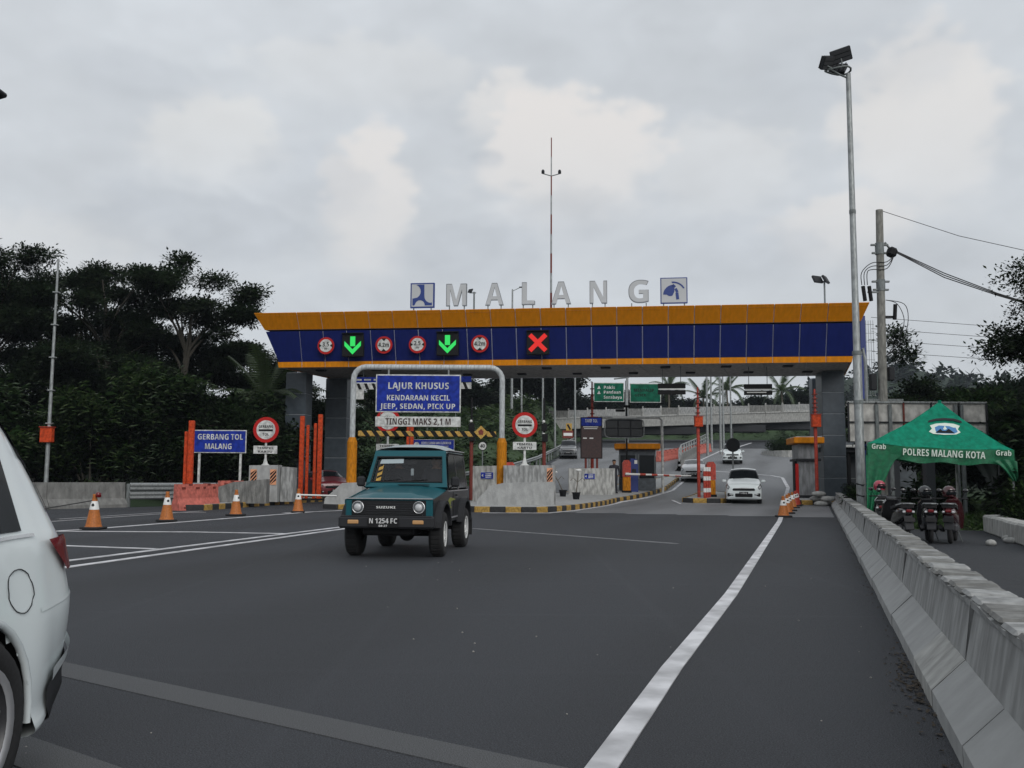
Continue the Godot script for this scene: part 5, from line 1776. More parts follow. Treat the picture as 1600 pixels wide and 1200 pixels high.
func booth(label: String, at: Vector3, w: float, dp: float, h: float, pale: bool) -> void:
	var t := thing("toll_booth", label, "toll booth", at, GY)
	put(b_(Vector3(0, h / 2, 0), Vector3(w, h, dp), 0.04), "body", M.pylon_grey if pale else M.office_grey, t)
	put(b_(Vector3(0, h + 0.16, 0.1), Vector3(w + 0.5, 0.3, dp + 0.6), 0.03), "roof", M.amber_panel, t)
	put(b_(Vector3(0, h + 0.33, 0.1), Vector3(w + 0.3, 0.05, dp + 0.4)), "roof_sheet", M.roof_metal, t)
	if not pale:
		for x in [-w * 0.26, w * 0.26]:
			var win := put(b_(Vector3(x, h * 0.62, dp / 2 + 0.005), Vector3(w * 0.42, h * 0.5, 0.05)), "window", M.glass_dark, t)
			for k in [-1, 1]:
				put(b_(Vector3(x + k * w * 0.22, h * 0.62, dp / 2 + 0.02), Vector3(0.05, h * 0.54, 0.05)), "frame", M.galv_dark, win)
		var sw := put(b_(Vector3(w / 2 + 0.005, h * 0.62, 0.1), Vector3(0.05, h * 0.46, dp * 0.55)), "side_window", M.glass_dark, t)
		put(b_(Vector3(w / 2 + 0.02, h * 0.38, 0.1), Vector3(0.2, 0.05, dp * 0.5)), "counter", M.galvanised, t)
		put(b_(Vector3(-w / 2 - 0.005, h * 0.45, -0.1), Vector3(0.05, h * 0.86, 0.8)), "door", M.office_dark, t)
	else:
		put(b_(Vector3(-w / 2 - 0.06, h * 0.4, 0.2), Vector3(0.12, h * 0.62, 0.5)), "door", M.dark, t)
		put(b_(Vector3(0, 0.16, 0.02), Vector3(w + 0.04, 0.32, dp + 0.04)), "plinth", M.charcoal, t)
		put(b_(Vector3(0, h * 0.72, 0.05), Vector3(w + 0.24, 0.12, dp + 0.2), 0.02), "band", M.charcoal, t)


func toll_fittings() -> void:
	booth("toll booth with orange roof and dark windows on the curved island", V(7.1, surf(7.1, 52.2) - 0.1, 52.6), 2.0, 2.6, 2.5, false)
	booth("pale grey booth with orange roof edge behind the right orange pole", V(14.75, surf(14.7, 46.6), 46.8), 0.95, 1.8, 2.85, true)
	# second lane booth parts
	barrier_machine("red and yellow barrier machine with its boom lowered before the dark booth", V(6.17, surf(6.1, 50) + 0.17, 50.0), -0.05, 3.4)
	barrier_machine("red and yellow barrier machine on the small island beside the white van", V(9.95, surf(9.9, 46.5) + 0.2, 46.6), 0.0, 0.0)
	barrier_machine("yellow barrier machine just behind the portal's right leg", V(-0.12, 0.15, 41.0), 0.3, 0.0)
	var t := thing("ticket_kiosk", "dark blue ticket kiosk right of the red barrier machine", "kiosk", V(6.62, surf(6.6, 50.5) + 0.17, 50.6))
	put(pr(PackedVector2Array([Vector2(-0.22, 0), Vector2(0.22, 0), Vector2(0.22, 1.45), Vector2(0.14, 1.78), Vector2(-0.16, 1.82), Vector2(-0.22, 1.6)]), -0.25, 0.25), "body", M.blue_sheet, t)
	put(b_(Vector3(0.1, 1.62, 0.26), Vector3(0.16, 0.2, 0.03), 0.01), "screen", M.reflect_white, t)
	put(b_(Vector3(0.0, 1.1, 0.26), Vector3(0.24, 0.3, 0.03), 0.01), "panel", M.charcoal, t)
	t = thing("red_cabinet", "low red cabinet behind the concrete block, below the toll sign", "cabinet", V(0.35, 0.1, 45))
	put(b_(Vector3(0, 0.85, 0), Vector3(0.62, 1.6, 0.4), 0.03), "body", M.orange_red, t)
	put(b_(Vector3(-0.32, 0.85, 0), Vector3(0.3, 1.56, 0.38), 0.02), "side", M.rust_red, t)
	t = thing("blue_cabinet", "low blue cabinet right of the red cabinet behind the concrete block", "cabinet", V(1.05, 0.1, 46))
	put(b_(Vector3(0, 0.8, 0), Vector3(0.42, 1.5, 0.4), 0.03), "body", M.blue_sheet, t)
	put(b_(Vector3(0, 1.1, 0.21), Vector3(0.25, 0.3, 0.02)), "screen", M.charcoal, t)
	# tariff board
	t = thing("tariff_board", "tall dark red tariff board with a blue header beside the orange pole", "information board", V(4.23, surf(4.2, 49.3), 49.3))
	put(b_(Vector3(0, 3.1, 0), Vector3(1.16, 2.2, 0.1), 0.015), "frame", M.sign_black, t)
	put(b_(Vector3(0, 2.88, 0.045), Vector3(1.06, 1.66, 0.03)), "face", M.sign_maroon, t)
	put(b_(Vector3(0, 3.95, 0.045), Vector3(1.06, 0.42, 0.03)), "header", M.sign_blue, t)
	text(t, "TARIF TOL", 0.17, Vector3(0, 4.0, 0.064), M.sign_white, 0.66)
	for k in 2:
		put(b_(Vector3(-0.04, 3.68 - 0.09 * k, 0.062), Vector3(0.8 - 0.1 * k, 0.035, 0.012)), "text_line", M.reflect_white, t)
	for k in 2:
		put(b_(Vector3(-0.35 + k * 0.35, 3.08, 0.062), Vector3(0.2, 0.06, 0.012)), "text_line", M.reflect_white, t)
	for x in [-0.3, 0.3]:
		put(tb([Vector3(x, 0, -0.02), Vector3(x, 2.1, -0.02)], 0.06, 8), "post", M.rust_red, t)
	# message sign with its pipe frame
	t = thing("message_sign", "dark six-field message sign in a rounded white frame above the booth", "message sign", V(6.13, surf(6.1, 50), 50.6))
	put(b_(Vector3(0, 3.64, 0), Vector3(2.0, 1.0, 0.2), 0.03), "housing", M.charcoal, t)
	for i in 3:
		for j in 2:
			put(b_(Vector3(-0.68 + i * 0.68, 3.42 + 0.44 * j, 0.1), Vector3(0.62, 0.4, 0.03), 0.01), "display", M.black_gloss, t)
	var fr := []
	for k in 25:
		var a := TAU * k / 24.0
		fr.append(Vector3(1.07 * sign(cos(a)) * pow(absf(cos(a)), 0.32), 3.64 + 0.52 * sign(sin(a)) * pow(absf(sin(a)), 0.32), 0.12))
	put(tb(fr, 0.03, 6), "frame", M.galvanised, t)
	put(tb([Vector3(0.15, 0.4, -0.1), Vector3(0.15, 4.9, -0.1)], 0.05, 8), "post", M.dark, t)
	for k in [[-0.2, 4.62, 0.5], [0.15, 4.85, 0.35], [0.0, 4.25, 1.3]]:
		put(b_(Vector3(k[0], k[1], 0), Vector3(k[2], 0.13, 0.14), 0.02), "antenna", M.dark if k[1] > 4.3 else M.reflect_white, t)
	t = thing("pipe_gantry", "white pipe frame running above the tariff board and message sign", "pipe frame", V(4.3, surf(4.3, 51), 51.4))
	put(tb([Vector3(0, 0, 0), Vector3(0, 4.0, 0), Vector3(0.12, 4.22, 0), Vector3(3.85, 4.24, 0), Vector3(4.02, 4.1, 0), Vector3(4.04, 1.7, 0), Vector3(4.04, 0.1, 0)], 0.075, 8), "pipe", M.sign_white, t)
	# poles
	box_pole("orange_pole", "rust red pole with an orange box above the tariff board", V(4.37, surf(4.3, 50.4), 50.4), 6.15, 3.95, 0.5, 0.5, M.orange_red)
	box_pole("orange_pole", "rust red pole with an orange box on the small island left of the white van", V(9.24, surf(9.2, 46) + 0.2, 46), 5.45, 3.72, 0.4, 0.5, M.orange_red)
	box_pole("orange_pole", "rust red pole with an orange box in front of the pale right booth", V(14.6, surf(14.6, 44.6) + 0.2, 44.6), 5.3, 3.75, 0.42, 0.6, M.orange_red)
	# hanging boards
	for hb in [[8.02, "black two-part board hanging from the canopy beside the faded green sign"], [12.36, "black two-part board hanging from the canopy near the right column"]]:
		t = thing("hanging_sign", hb[1], "hanging sign", V(hb[0], 5.72, 46.4), GY)
		put(b_(Vector3(0, 0.12, 0), Vector3(1.38, 0.24, 0.1), 0.01), "upper_board", M.sign_black, t)
		put(b_(Vector3(0, -0.2, 0), Vector3(1.38, 0.22, 0.1), 0.01), "lower_board", M.sign_black, t)
		put(b_(Vector3(0, -0.04, 0.0), Vector3(1.3, 0.06, 0.06)), "light_strip", M.reflect_white, t)
		if hb[0] > 10:
			put(b_(Vector3(-0.08, -0.18, 0.055), Vector3(0.95, 0.05, 0.015)), "text_line", M.reflect_white, t)
		for x in [-0.45, 0.45]:
			put(tb([Vector3(x, 0.2, 0), Vector3(x, 1.15, 0)], 0.018, 5), "hanger", M.galv_dark, t)
	# orange post pairs left
	for k in [[-11.92, 34.4, 3.1, -0.17, "orange post pair rising behind the pink plastic barrier"], [-9.42, 42.0, 3.78, 0.2, "left pair of orange posts in front of the first grey column"], [-8.72, 42.0, 3.86, -0.2, "right pair of orange posts between the grey columns"]]:
		t = thing("post_pair", k[4], "posts", V(k[0], 0.15, k[1]))
		put(b_(Vector3(0.06 * sign(-k[3]), k[2] / 2, 0), Vector3(0.2, k[2], 0.16), 0.02), "post", M.orange, t)
		put(b_(Vector3(k[3] * 0.9, k[2] / 2 - 0.2, -0.1), Vector3(0.13, k[2] - 0.4, 0.12), 0.02), "post", M.orange, t)
		put(b_(Vector3(0, 0.04, 0), Vector3(0.5, 0.08, 0.4)), "base_plate", M.dark, t)
	t = thing("orange_column", "square orange post under the white height sign, behind the jeep", "posts", V(-5.4, 0.1, 49.4))
	put(b_(Vector3(0, 1.9, 0), Vector3(0.36, 3.8, 0.3), 0.02), "post", M.orange, t)
	put(b_(Vector3(0, 1.9, 0.155), Vector3(0.05, 3.7, 0.03)), "groove", M.rust_red, t)
	plastic_barrier("pink plastic barrier standing under the orange post pair", V(-11.5, 0, 33.3), 1.0)
	plastic_barrier("pink plastic barrier half behind the first, turned away", V(-11.35, 0, 34.8), 1.25)
	plastic_barrier("pink plastic barrier peeking out behind the third traffic cone", V(-11.6, 0.1, 38.6), 0.9)
	# bollards on the small island
	var names := ["orange bollard with white bands, leftmost on the small island", "orange bollard with white bands, second on the small island", "orange bollard with white bands touching the barrier machine"]
	for i in 3:
		t = thing("bollard", names[i], "bollard", V(9.36 + i * 0.2, surf(9.4, 45.4) + 0.2, 45.2 + i * 0.4), 0.0, "bollards on the small island")
		put(tb([Vector3.ZERO, Vector3(0, 1.45, 0)], 0.07, 8), "post", M.orange_red, t)
		for y in [0.28, 0.85, 1.3]:
			put(tb([Vector3(0, y, 0), Vector3(0, y + 0.2, 0)], 0.076, 8), "band", M.reflect_white, t)
	t = thing("red_post", "plain dark red post left of the pale right booth", "post", V(13.85, surf(13.8, 45) + 0.15, 45.2))
	put(tb([Vector3.ZERO, Vector3(0, 1.75, 0)], 0.085, 8), "post", M.sign_red, t)
	put(b_(Vector3(0, 0.02, 0), Vector3(0.3, 0.06, 0.3)), "base", M.dark, t)
	# round road sign seen from behind
	t = thing("back_sign", "round dark sign in front of the far white car, seen against it", "road sign", V(12.75, surf(12.7, 53.5), 53.6))
	put(tb([Vector3.ZERO, Vector3(0, 3.6, 0)], 0.05, 8), "post", M.galvanised, t)
	put(pr(disc(0.4, 26, 0, 2.66), 0.05, 0.08), "face", M.charcoal, t)
	# office at the right column
	t = thing("gate_office", "dark grey office wall with narrow windows beside the right column", "building", V(18.6, surf(18.6, 50) - 0.2, 51.0), GY)
	put(b_(Vector3(0.3, 1.55, 0), Vector3(5.2, 3.1, 3.5), 0.03), "wall", M.office_grey, t)
	put(b_(Vector3(0.0, 2.86, 2.2), Vector3(4.6, 0.14, 1.8), 0.02), "canopy", M.sign_white, t)
	put(b_(Vector3(0.0, 2.66, 2.1), Vector3(4.4, 0.22, 1.5), 0.02), "canopy_beam", M.charcoal, t)
	for i in 3:
		var w := put(b_(Vector3(-1.5 + i * 1.35, 1.5, 1.77), Vector3(1.0, 1.7, 0.06)), "window", M.office_dark, t)
		put(b_(Vector3(-1.5 + i * 1.35, 1.2, 1.8), Vector3(1.0, 0.05, 0.05)), "frame", M.galv_dark, w)
	for x in [-1.95, -0.7]:
		put(b_(Vector3(x, 1.3, 2.6), Vector3(0.16, 2.6, 0.16)), "canopy_post", M.dark, t)


func smooth(p: Array) -> Array:
	var out := []
	for i in p.size() - 1:
		for k in 5:
			out.append(Vector3(p[i]).cubic_interpolate(p[i + 1], p[maxi(i - 1, 0)], p[mini(i + 2, p.size() - 1)], k / 5.0))
	out.append(p[-1])
	return out


# ---------- poles, cables, billboard ----------
func poles() -> void:
	var t := thing("floodlight_pole", "tall grey floodlight pole right of the toll gate beside the tent", "lamp pole", V(10.49, 0, 28))
	put(tb([Vector3.ZERO, Vector3(0, 5, 0), Vector3(0, 5.05, 0), Vector3(0, 13.9, 0)], [0.14, 0.125, 0.105, 0.075], 14), "pole", M.galvanised, t)
	for y in [3.5, 5.0, 9.4]:
		put(tb([Vector3(0, y, 0), Vector3(0, y + 0.12, 0)], 0.14 if y < 6 else 0.1, 12), "collar", M.galv_dark, t)
	put(b_(Vector3(0, 0.05, 0), Vector3(0.5, 0.1, 0.5), 0.01), "base_plate", M.galv_dark, t)
	for k in 3:
		put(tb([Vector3(0, 0.4 + 0.33 * k, 0.15), Vector3(-0.16, 0.45 + 0.33 * k, 0.05), Vector3(0, 0.42 + 0.33 * k, -0.16), Vector3(0.17, 0.46 + 0.33 * k, 0), Vector3(0, 0.4 + 0.33 * k, 0.15)], 0.025, 5), "strap", M.cable, t)
	var ring := []
	for k in 15:
		var a := TAU * k / 14.0
		ring.append(Vector3(-0.32 + 0.4 * cos(a), 14.0 + 0.04 * sin(a * 2), 0.28 * sin(a)))
	put(tb(ring, 0.03, 6), "ring", M.galv_dark, t)
	put(tb([Vector3(0, 13.75, 0), Vector3(-0.3, 13.82, 0.1), Vector3(-0.62, 13.95, 0.2)], 0.03, 6), "arm", M.galv_dark, t)
	for k in [[-0.3, 14.38, 0.25, -0.35, 0.62], [-0.72, 14.16, 0.2, 0.5, 0.44], [-0.2, 14.2, -0.3, 2.6, 0.5]]:
		var b := Basis(Vector3.UP, k[3]) * Basis(Vector3(0, 0, 1), 0.22) * Basis(Vector3.RIGHT, 0.62)
		var o := put(b_(Vector3(k[0], k[1], k[2]), Vector3(k[4], 0.42, 0.12), 0.02, b), "lamp_head", M.charcoal, t)
		for j in 3:
			put(b_(Vector3(k[0], k[1], k[2]) + b * Vector3(0, -0.13 + 0.13 * j, 0.064), Vector3(k[4] * 0.9, 0.1, 0.02), 0.0, b), "led_row", M.seat_grey, o)
		for j in 4:
			put(b_(Vector3(k[0], k[1], k[2]) + b * Vector3(-0.2 + 0.13 * j, 0, -0.08), Vector3(0.02, 0.38, 0.06), 0.0, b), "fin", M.dark, o)
		put(tb([Vector3(k[0], k[1] - 0.1, k[2]), Vector3(k[0] * 0.8, 14.0, k[2] * 0.8)], 0.025, 5), "bracket", M.galv_dark, t)
	# left pole with the orange box
	box_pole("light_pole_box", "thin grey pole with an orange control box at the left forest edge", V(-17.95, 0, 36), 9.7, 2.75, 0.46, 0.58, M.galvanised, 0.085)
	# lamp just outside the left edge, its head poking in
	t = thing("floodlight_pole", "dark lamp head poking in at the picture's left edge", "lamp pole", V(-8.26, 0, 12))
	put(tb([Vector3.ZERO, Vector3(0, 6.2, 0)], [0.1, 0.06], 10), "pole", M.galvanised, t)
	put(b_(Vector3(1.2, 6.3, 0), Vector3(0.4, 0.07, 0.3), 0.02, Basis(Vector3(0, 0, 1), 0.3)), "lamp_head", M.charcoal, t)
	put(tb([Vector3(0, 6.15, 0), Vector3(1.1, 6.3, 0)], 0.03, 6), "arm", M.galvanised, t)
	# concrete utility pole
	t = thing("utility_pole", "grey concrete utility pole with brackets and cable loops", "utility pole", V(13.2, 0, 33))
	put(tb([Vector3.ZERO, Vector3(0.06, 5.5, 0), Vector3(0.14, 11.0, 0)], [0.17, 0.15, 0.125], 14), "pole", M.pole_concrete, t)
	for y in [9.35, 8.0]:
		put(tb([Vector3(0.1, y, 0), Vector3(0.1, y + 0.42, 0)], 0.155, 12), "band", M.galv_dark, t)
		put(b_(Vector3(0.1, y + 0.35, 0.0), Vector3(0.62, 0.06, 0.1)), "bracket", M.galv_dark, t)
		put(b_(Vector3(0.1, y + 0.05, 0.0), Vector3(0.55, 0.06, 0.1)), "bracket", M.galv_dark, t)
	put(b_(Vector3(0.52, 9.42, 0.05), Vector3(0.34, 0.36, 0.3), 0.08, Basis(Vector3(0, 0, 1), -0.4)), "clamp", M.dark, t)
	put(tb([Vector3(0.3, 9.8, 0), Vector3(0.45, 9.6, 0.0)], 0.04, 6), "stay", M.galv_dark, t)
	for k in 2:
		put(tb([Vector3(-0.42 + 0.22 * k - 0.1, 7.62, 0.1), Vector3(-0.58 + 0.22 * k, 8.16, 0.1)], 0.07, 8), "insulator", M.dark, t)
	put(b_(Vector3(-0.2, 7.95, 0.05), Vector3(0.4, 0.06, 0.06)), "bracket", M.galv_dark, t)
	put(tb([Vector3(0.52, 6.95, 0.1), Vector3(0.56, 7.5, 0.1)], 0.07, 8), "insulator", M.dark, t)
	put(b_(Vector3(0.3, 7.05, 0.05), Vector3(0.36, 0.08, 0.06)), "bracket", M.dark, t)
	for k in 3:
		put(tb(smooth([Vector3(0.6, 9.35, 0.1), Vector3(0.3, 9.05 - 0.12 * k, 0.14), Vector3(-0.25, 9.0 - 0.12 * k, 0.14), Vector3(-0.62 + 0.1 * k, 8.65, 0.12), Vector3(-0.62 + 0.1 * k, 8.2, 0.1)]), 0.016, 5), "cable_loop", M.cable, t)
	for k in 2:
		put(tb(smooth([Vector3(0.2, 7.65, 0.14), Vector3(0.62 + 0.25 * k, 7.5, 0.14), Vector3(0.85 + 0.14 * k, 6.9, 0.12), Vector3(0.6 + 0.16 * k, 6.2, 0.1), Vector3(0.14, 5.6, 0.15)]), 0.014, 5), "cable_loop", M.cable, t)
	for y in [4.05, 3.75]:
		put(b_(Vector3(-0.1, y, 0.0), Vector3(1.7, 0.09, 0.12)), "cross_arm", M.galv_dark, t)
	put(b_(Vector3(-0.3, 4.7, 0.0), Vector3(0.22, 0.6, 0.25), 0.03), "equipment_box", M.charcoal, t)
	put(b_(Vector3(0.36, 5.0, 0.0), Vector3(0.2, 0.5, 0.25), 0.03), "equipment_box", M.charcoal, t)
	put(tb([Vector3(-0.58, 0, 0.1), Vector3(-0.58, 5.4, 0.1), Vector3(-0.66, 5.9, 0.1), Vector3(-0.78, 5.6, 0.1)], 0.06, 8), "side_pipe", M.galvanised, t)
	var wires := [["overhead_wire", "thin single wire falling from the utility pole's top to the right", [Vector3(13.34, 11.0, -33), Vector3(16.0, 9.95, -32.6), Vector3(19.5, 8.95, -32)], 0.012]]
	for k in 3:
		wires.append(["power_cable", ["upper", "middle", "lower"][k] + " of three dark cables running from the utility pole into the right tree", [Vector3(13.85, 9.5 - 0.05 * k, -33 + 0.05 * k), Vector3(15.6, 8.68 - 0.08 * k, -33), Vector3(17.5, 7.95 - 0.04 * k, -33), Vector3(20.5, 7.0, -33)], 0.02])
	for k in 4:
		wires.append(["distant_wire", ["highest", "second", "third", "lowest"][k] + " of the faint far wires beyond the right-hand trees", [Vector3(36.0, 17.4 - k * 1.15, -92), Vector3(52.0, 16.9 - k * 1.15, -95), Vector3(75.0, 17.6 - k * 1.2, -100)], 0.025])
	for w in wires:
		tag(put(tb(w[2], w[3], 5), w[0], M.cable), w[1], "wire")
	# blue pier and cage ladder by the canopy's right end
	t = thing("service_tower", "narrow blue panel with a wire cage ladder at the gate's right end", "service ladder", V(17.55, 0.2, 46.2))
	put(b_(Vector3(0, 4.6, 0), Vector3(0.28, 9.2, 0.5), 0.02), "panel", M.blue_sheet, t)
	for k in 4:
		put(tb([Vector3(0.25 + 0.12 * k, 5.2, 0), Vector3(0.25 + 0.12 * k, 9.0, 0)], 0.012, 5), "cage_bar", M.galvanised, t)
	for k in 9:
		put(tb([Vector3(0.22, 5.2 + k * 0.45, 0), Vector3(0.66, 5.2 + k * 0.45, 0)], 0.012, 5), "cage_ring", M.galvanised, t)
	# billboard seen from behind
	t = thing("billboard", "wide pale billboard seen from behind, above and behind the green tent", "billboard", V(13.6, 0, 31.2))
	for i in 5:
		for j in 2:
			put(b_(Vector3(-1.82 + i * 0.93, 2.82 + j * 0.66, 0), Vector3(0.9, 0.63, 0.05), 0.005), "panel", M.board_back, t)
	for i in 6:
		put(b_(Vector3(-2.28 + i * 0.93, 3.15, 0.05), Vector3(0.05, 1.36, 0.06)), "frame_bar", M.rust_red if i == 2 else M.charcoal, t)
	for y in [3.15]:
		put(b_(Vector3(0.04, y, 0.055), Vector3(4.64, 0.05, 0.06)), "frame_bar", M.charcoal, t)
	put(b_(Vector3(0.04, 3.83, 0.03), Vector3(4.7, 0.06, 0.1)), "top_rail", M.galvanised, t)
	for x in [-1.35, -0.9, 1.3, 1.5]:
		put(b_(Vector3(x, 1.8, 0.1), Vector3(0.1, 3.9, 0.1)), "leg", M.galv_dark, t)
	for x in [-1.0, 0.2]:
		put(b_(Vector3(x + 0.4, 1.1, -0.5), Vector3(0.3, 2.4, 0.3)), "support", M.office_dark, t)


# ---------- tent ----------
func tent() -> void:
	var at := V(11.39, 0, 24.99)
	var t := thing("police_tent", "green canopy tent with POLRES MALANG KOTA printed on its valance", "tent", at, -0.37)
	var w := 1.7
	var dp := 1.4
	var corners := [Vector3(-w, 2.18, dp), Vector3(w, 1.99, dp), Vector3(w, 2.08, -dp), Vector3(-w, 2.2, -dp)]
	var apex := Vector3(0.15, 3.34, 0)
	for i in 4:
		var a: Vector3 = corners[i]
		var b: Vector3 = corners[(i + 1) % 4]
		var g := []
		var n := 10
		for r in n + 1:
			var u := float(r) / n
			var row := []
			for c in n + 1:
				var v := float(c) / n
				var e := a.lerp(b, v)
				e.y -= 0.05 * sin(PI * v) * (1.0 - u)
				var p := e.lerp(apex, u)
				p.y -= 0.12 * sin(PI * u) * (0.7 + 0.3 * sin(PI * v))
				p.y += (0.016 * sin(v * 17.0 + u * 5.0) + 0.012 * sin(v * 7.0 - u * 13.0)) * (1.0 - u)
				row.append(p)
			g.append(row)
		var m := Mb.new()
		m.sheet(g, Vector3(0, 1.0, 0), 1)
		put(m, "roof_panel", M.tent_green, t)
		# valance with a wavy hem
		g = []
		var out := ((a + b) / 2.0 * Vector3(1, 0, 1)).normalized()
		for r in 4:
			var row := []
			for c in 33:
				var v := c / 32.0
				var p := a.lerp(b, v)
				p.y -= 0.05 * sin(PI * v)
				p.y -= 0.125 * r + (0.03 * sin(v * 21.0) if r == 3 else 0.0)
				p += out * (0.012 + 0.013 * r * sin(v * 26.0) + 0.008 * sin(v * 9.0 + r))
				row.append(p)
			g.append(row)
		m = Mb.new()
		m.sheet(g, null, 1, out)
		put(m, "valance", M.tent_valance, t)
		put(tb([a * Vector3(0.975, 0, 0.975), a * Vector3(0.975, 0.98, 0.975)], 0.026, 8), "leg", M.galvanised, t)
		put(tb([a * 0.97 - Vector3(0, 0.12, 0), b * 0.97 - Vector3(0, 0.12, 0)], 0.018, 6), "beam", M.galvanised, t)
	put(tb([Vector3(0.6, 0, -dp * 0.96), Vector3(0.6, 2.05, -dp * 0.96)], 0.035, 8), "leg", M.sign_white, t)
	put(tb([apex - Vector3(0, 0.3, 0), apex + Vector3(0, 0.03, 0)], [0.03, 0.05], 8), "finial", M.tent_green, t)
	# writing on the front valance and roof
	var tilt := Basis(Vector3(0, 0, 1), -0.055)
	text(t, "POLRES MALANG KOTA", 0.17, Vector3(0.1, 1.9, dp + 0.05), M.tent_print, 1.9, 0.01, true, tilt)
	text(t, "Grab", 0.13, Vector3(-1.42, 2.09, dp + 0.05), M.tent_print, 0.34, 0.01, true, tilt)
	text(t, "Grab", 0.13, Vector3(1.46, 1.91, dp + 0.05), M.tent_print, 0.34, 0.01, true, tilt)
	# crest printed on the front slope: outlines laid on the cloth
	var cloth := func(p: Vector2, lift: float) -> Vector3:
		p *= 0.85
		var u: float = 0.5 + p.y / 1.9
		var v: float = 0.5 + (p.x + 0.13) / (2.0 * w * (1.0 - u))
		var e: Vector3 = corners[0].lerp(corners[1], v)
		e.y -= 0.05 * sin(PI * v) * (1.0 - u)
		var q: Vector3 = e.lerp(apex, u)
		q.y -= 0.12 * sin(PI * u) * (0.7 + 0.3 * sin(PI * v))
		return q + Vector3(0, 0.77, 0.64) * lift
	var sh := PackedVector2Array([Vector2(-0.42, 0.1), Vector2(-0.25, 0.2), Vector2(0, 0.24), Vector2(0.25, 0.2), Vector2(0.42, 0.1), Vector2(0.36, -0.05), Vector2(0.44, -0.2), Vector2(0.32, -0.3), Vector2(0, -0.33), Vector2(-0.32, -0.3), Vector2(-0.44, -0.2), Vector2(-0.36, -0.05)])
	var fld := PackedVector2Array([Vector2(-0.28, 0.02), Vector2(-0.16, 0.12), Vector2(0, 0.15), Vector2(0.16, 0.12), Vector2(0.3, 0.02), Vector2(0.36, -0.18), Vector2(0.26, -0.27), Vector2(-0.22, -0.27), Vector2(-0.26, -0.12)])
	var pk := PackedVector2Array([Vector2(-0.26, -0.25), Vector2(-0.12, -0.04), Vector2(-0.02, -0.12), Vector2(0.1, -0.02), Vector2(0.28, -0.25)])
	var tor := PackedVector2Array([Vector2(-0.05, -0.06), Vector2(0.0, 0.1), Vector2(0.06, -0.05), Vector2(0.0, -0.1)])
	var rib := PackedVector2Array([Vector2(-0.48, 0.2), Vector2(-0.24, 0.31), Vector2(0, 0.34), Vector2(0.24, 0.31), Vector2(0.48, 0.2), Vector2(0.46, 0.29), Vector2(0.25, 0.4), Vector2(0, 0.43), Vector2(-0.25, 0.4), Vector2(-0.46, 0.29)])
	var lift := 0.012
	var crest: Node = t
	for k in [[sh, "crest", "tent_print"], [fld, "crest_field", "crest_blue"], [pk, "crest_peaks", "sign_black"], [tor, "crest_torch", "tent_print"], [rib, "crest_ribbon", "charcoal"]]:
		var m := Mb.new()
		var idx := Geometry2D.triangulate_polygon(k[0])
		for i in range(0, idx.size(), 3):
			m.poly([cloth.call(k[0][idx[i]], lift), cloth.call(k[0][idx[i + 1]], lift), cloth.call(k[0][idx[i + 2]], lift)], Vector3(0, 0.77, 0.64))
		lift += 0.004
		var o := put(m, k[1], M[k[2]], crest)
		if k[1] == "crest":
			crest = o
	# gathered corner curtains
	for k in [[-w, 1.0, 0.85, 0.0, 1.86], [w, -1.0, 0.55, 1.1, 1.7]]:
		var g := []
		for r in 15:
			var u := r / 14.0
			var row := []
			var y := lerpf(k[4], k[3] + 0.12, u)
			var wide := lerpf(k[2], 0.12, pow(u, 0.62))
			for c in 17:
				var v := c / 16.0
				row.append(Vector3(k[0] - k[1] * 0.05 + k[1] * wide * v, y + (0.05 * sin(PI * v) if r == 0 else 0.0), dp + 0.06 + 0.04 * sin(v * 15.0 + u * 2.0) * (0.4 + u)))
			g.append(row)
		var m := Mb.new()
		m.sheet(g, null, 1, Vector3(0, 0, 1))
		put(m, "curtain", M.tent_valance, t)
	var g := []
	for r in 12:
		var u := r / 11.0
		var row := []
		for c in 11:
			var v := c / 10.0
			row.append(Vector3(w - 0.1 - (0.02 + 0.75 * (1.0 - pow(u, 0.6))) * v, lerpf(1.85, 0.5, u), -dp + 0.06 + 0.04 * sin(v * 12.0 + u)))
		g.append(row)
	var m := Mb.new()
	m.sheet(g, null, 1, Vector3(0, 0, 1))
	put(m, "rear_curtain", M.tent_grey, t)


# ---------- vehicles ----------
const SIDEWAYS := Transform3D(Basis(Vector3(0, 0, 1), Vector3(0, 1, 0), Vector3(-1, 0, 0)), Vector3.ZERO)


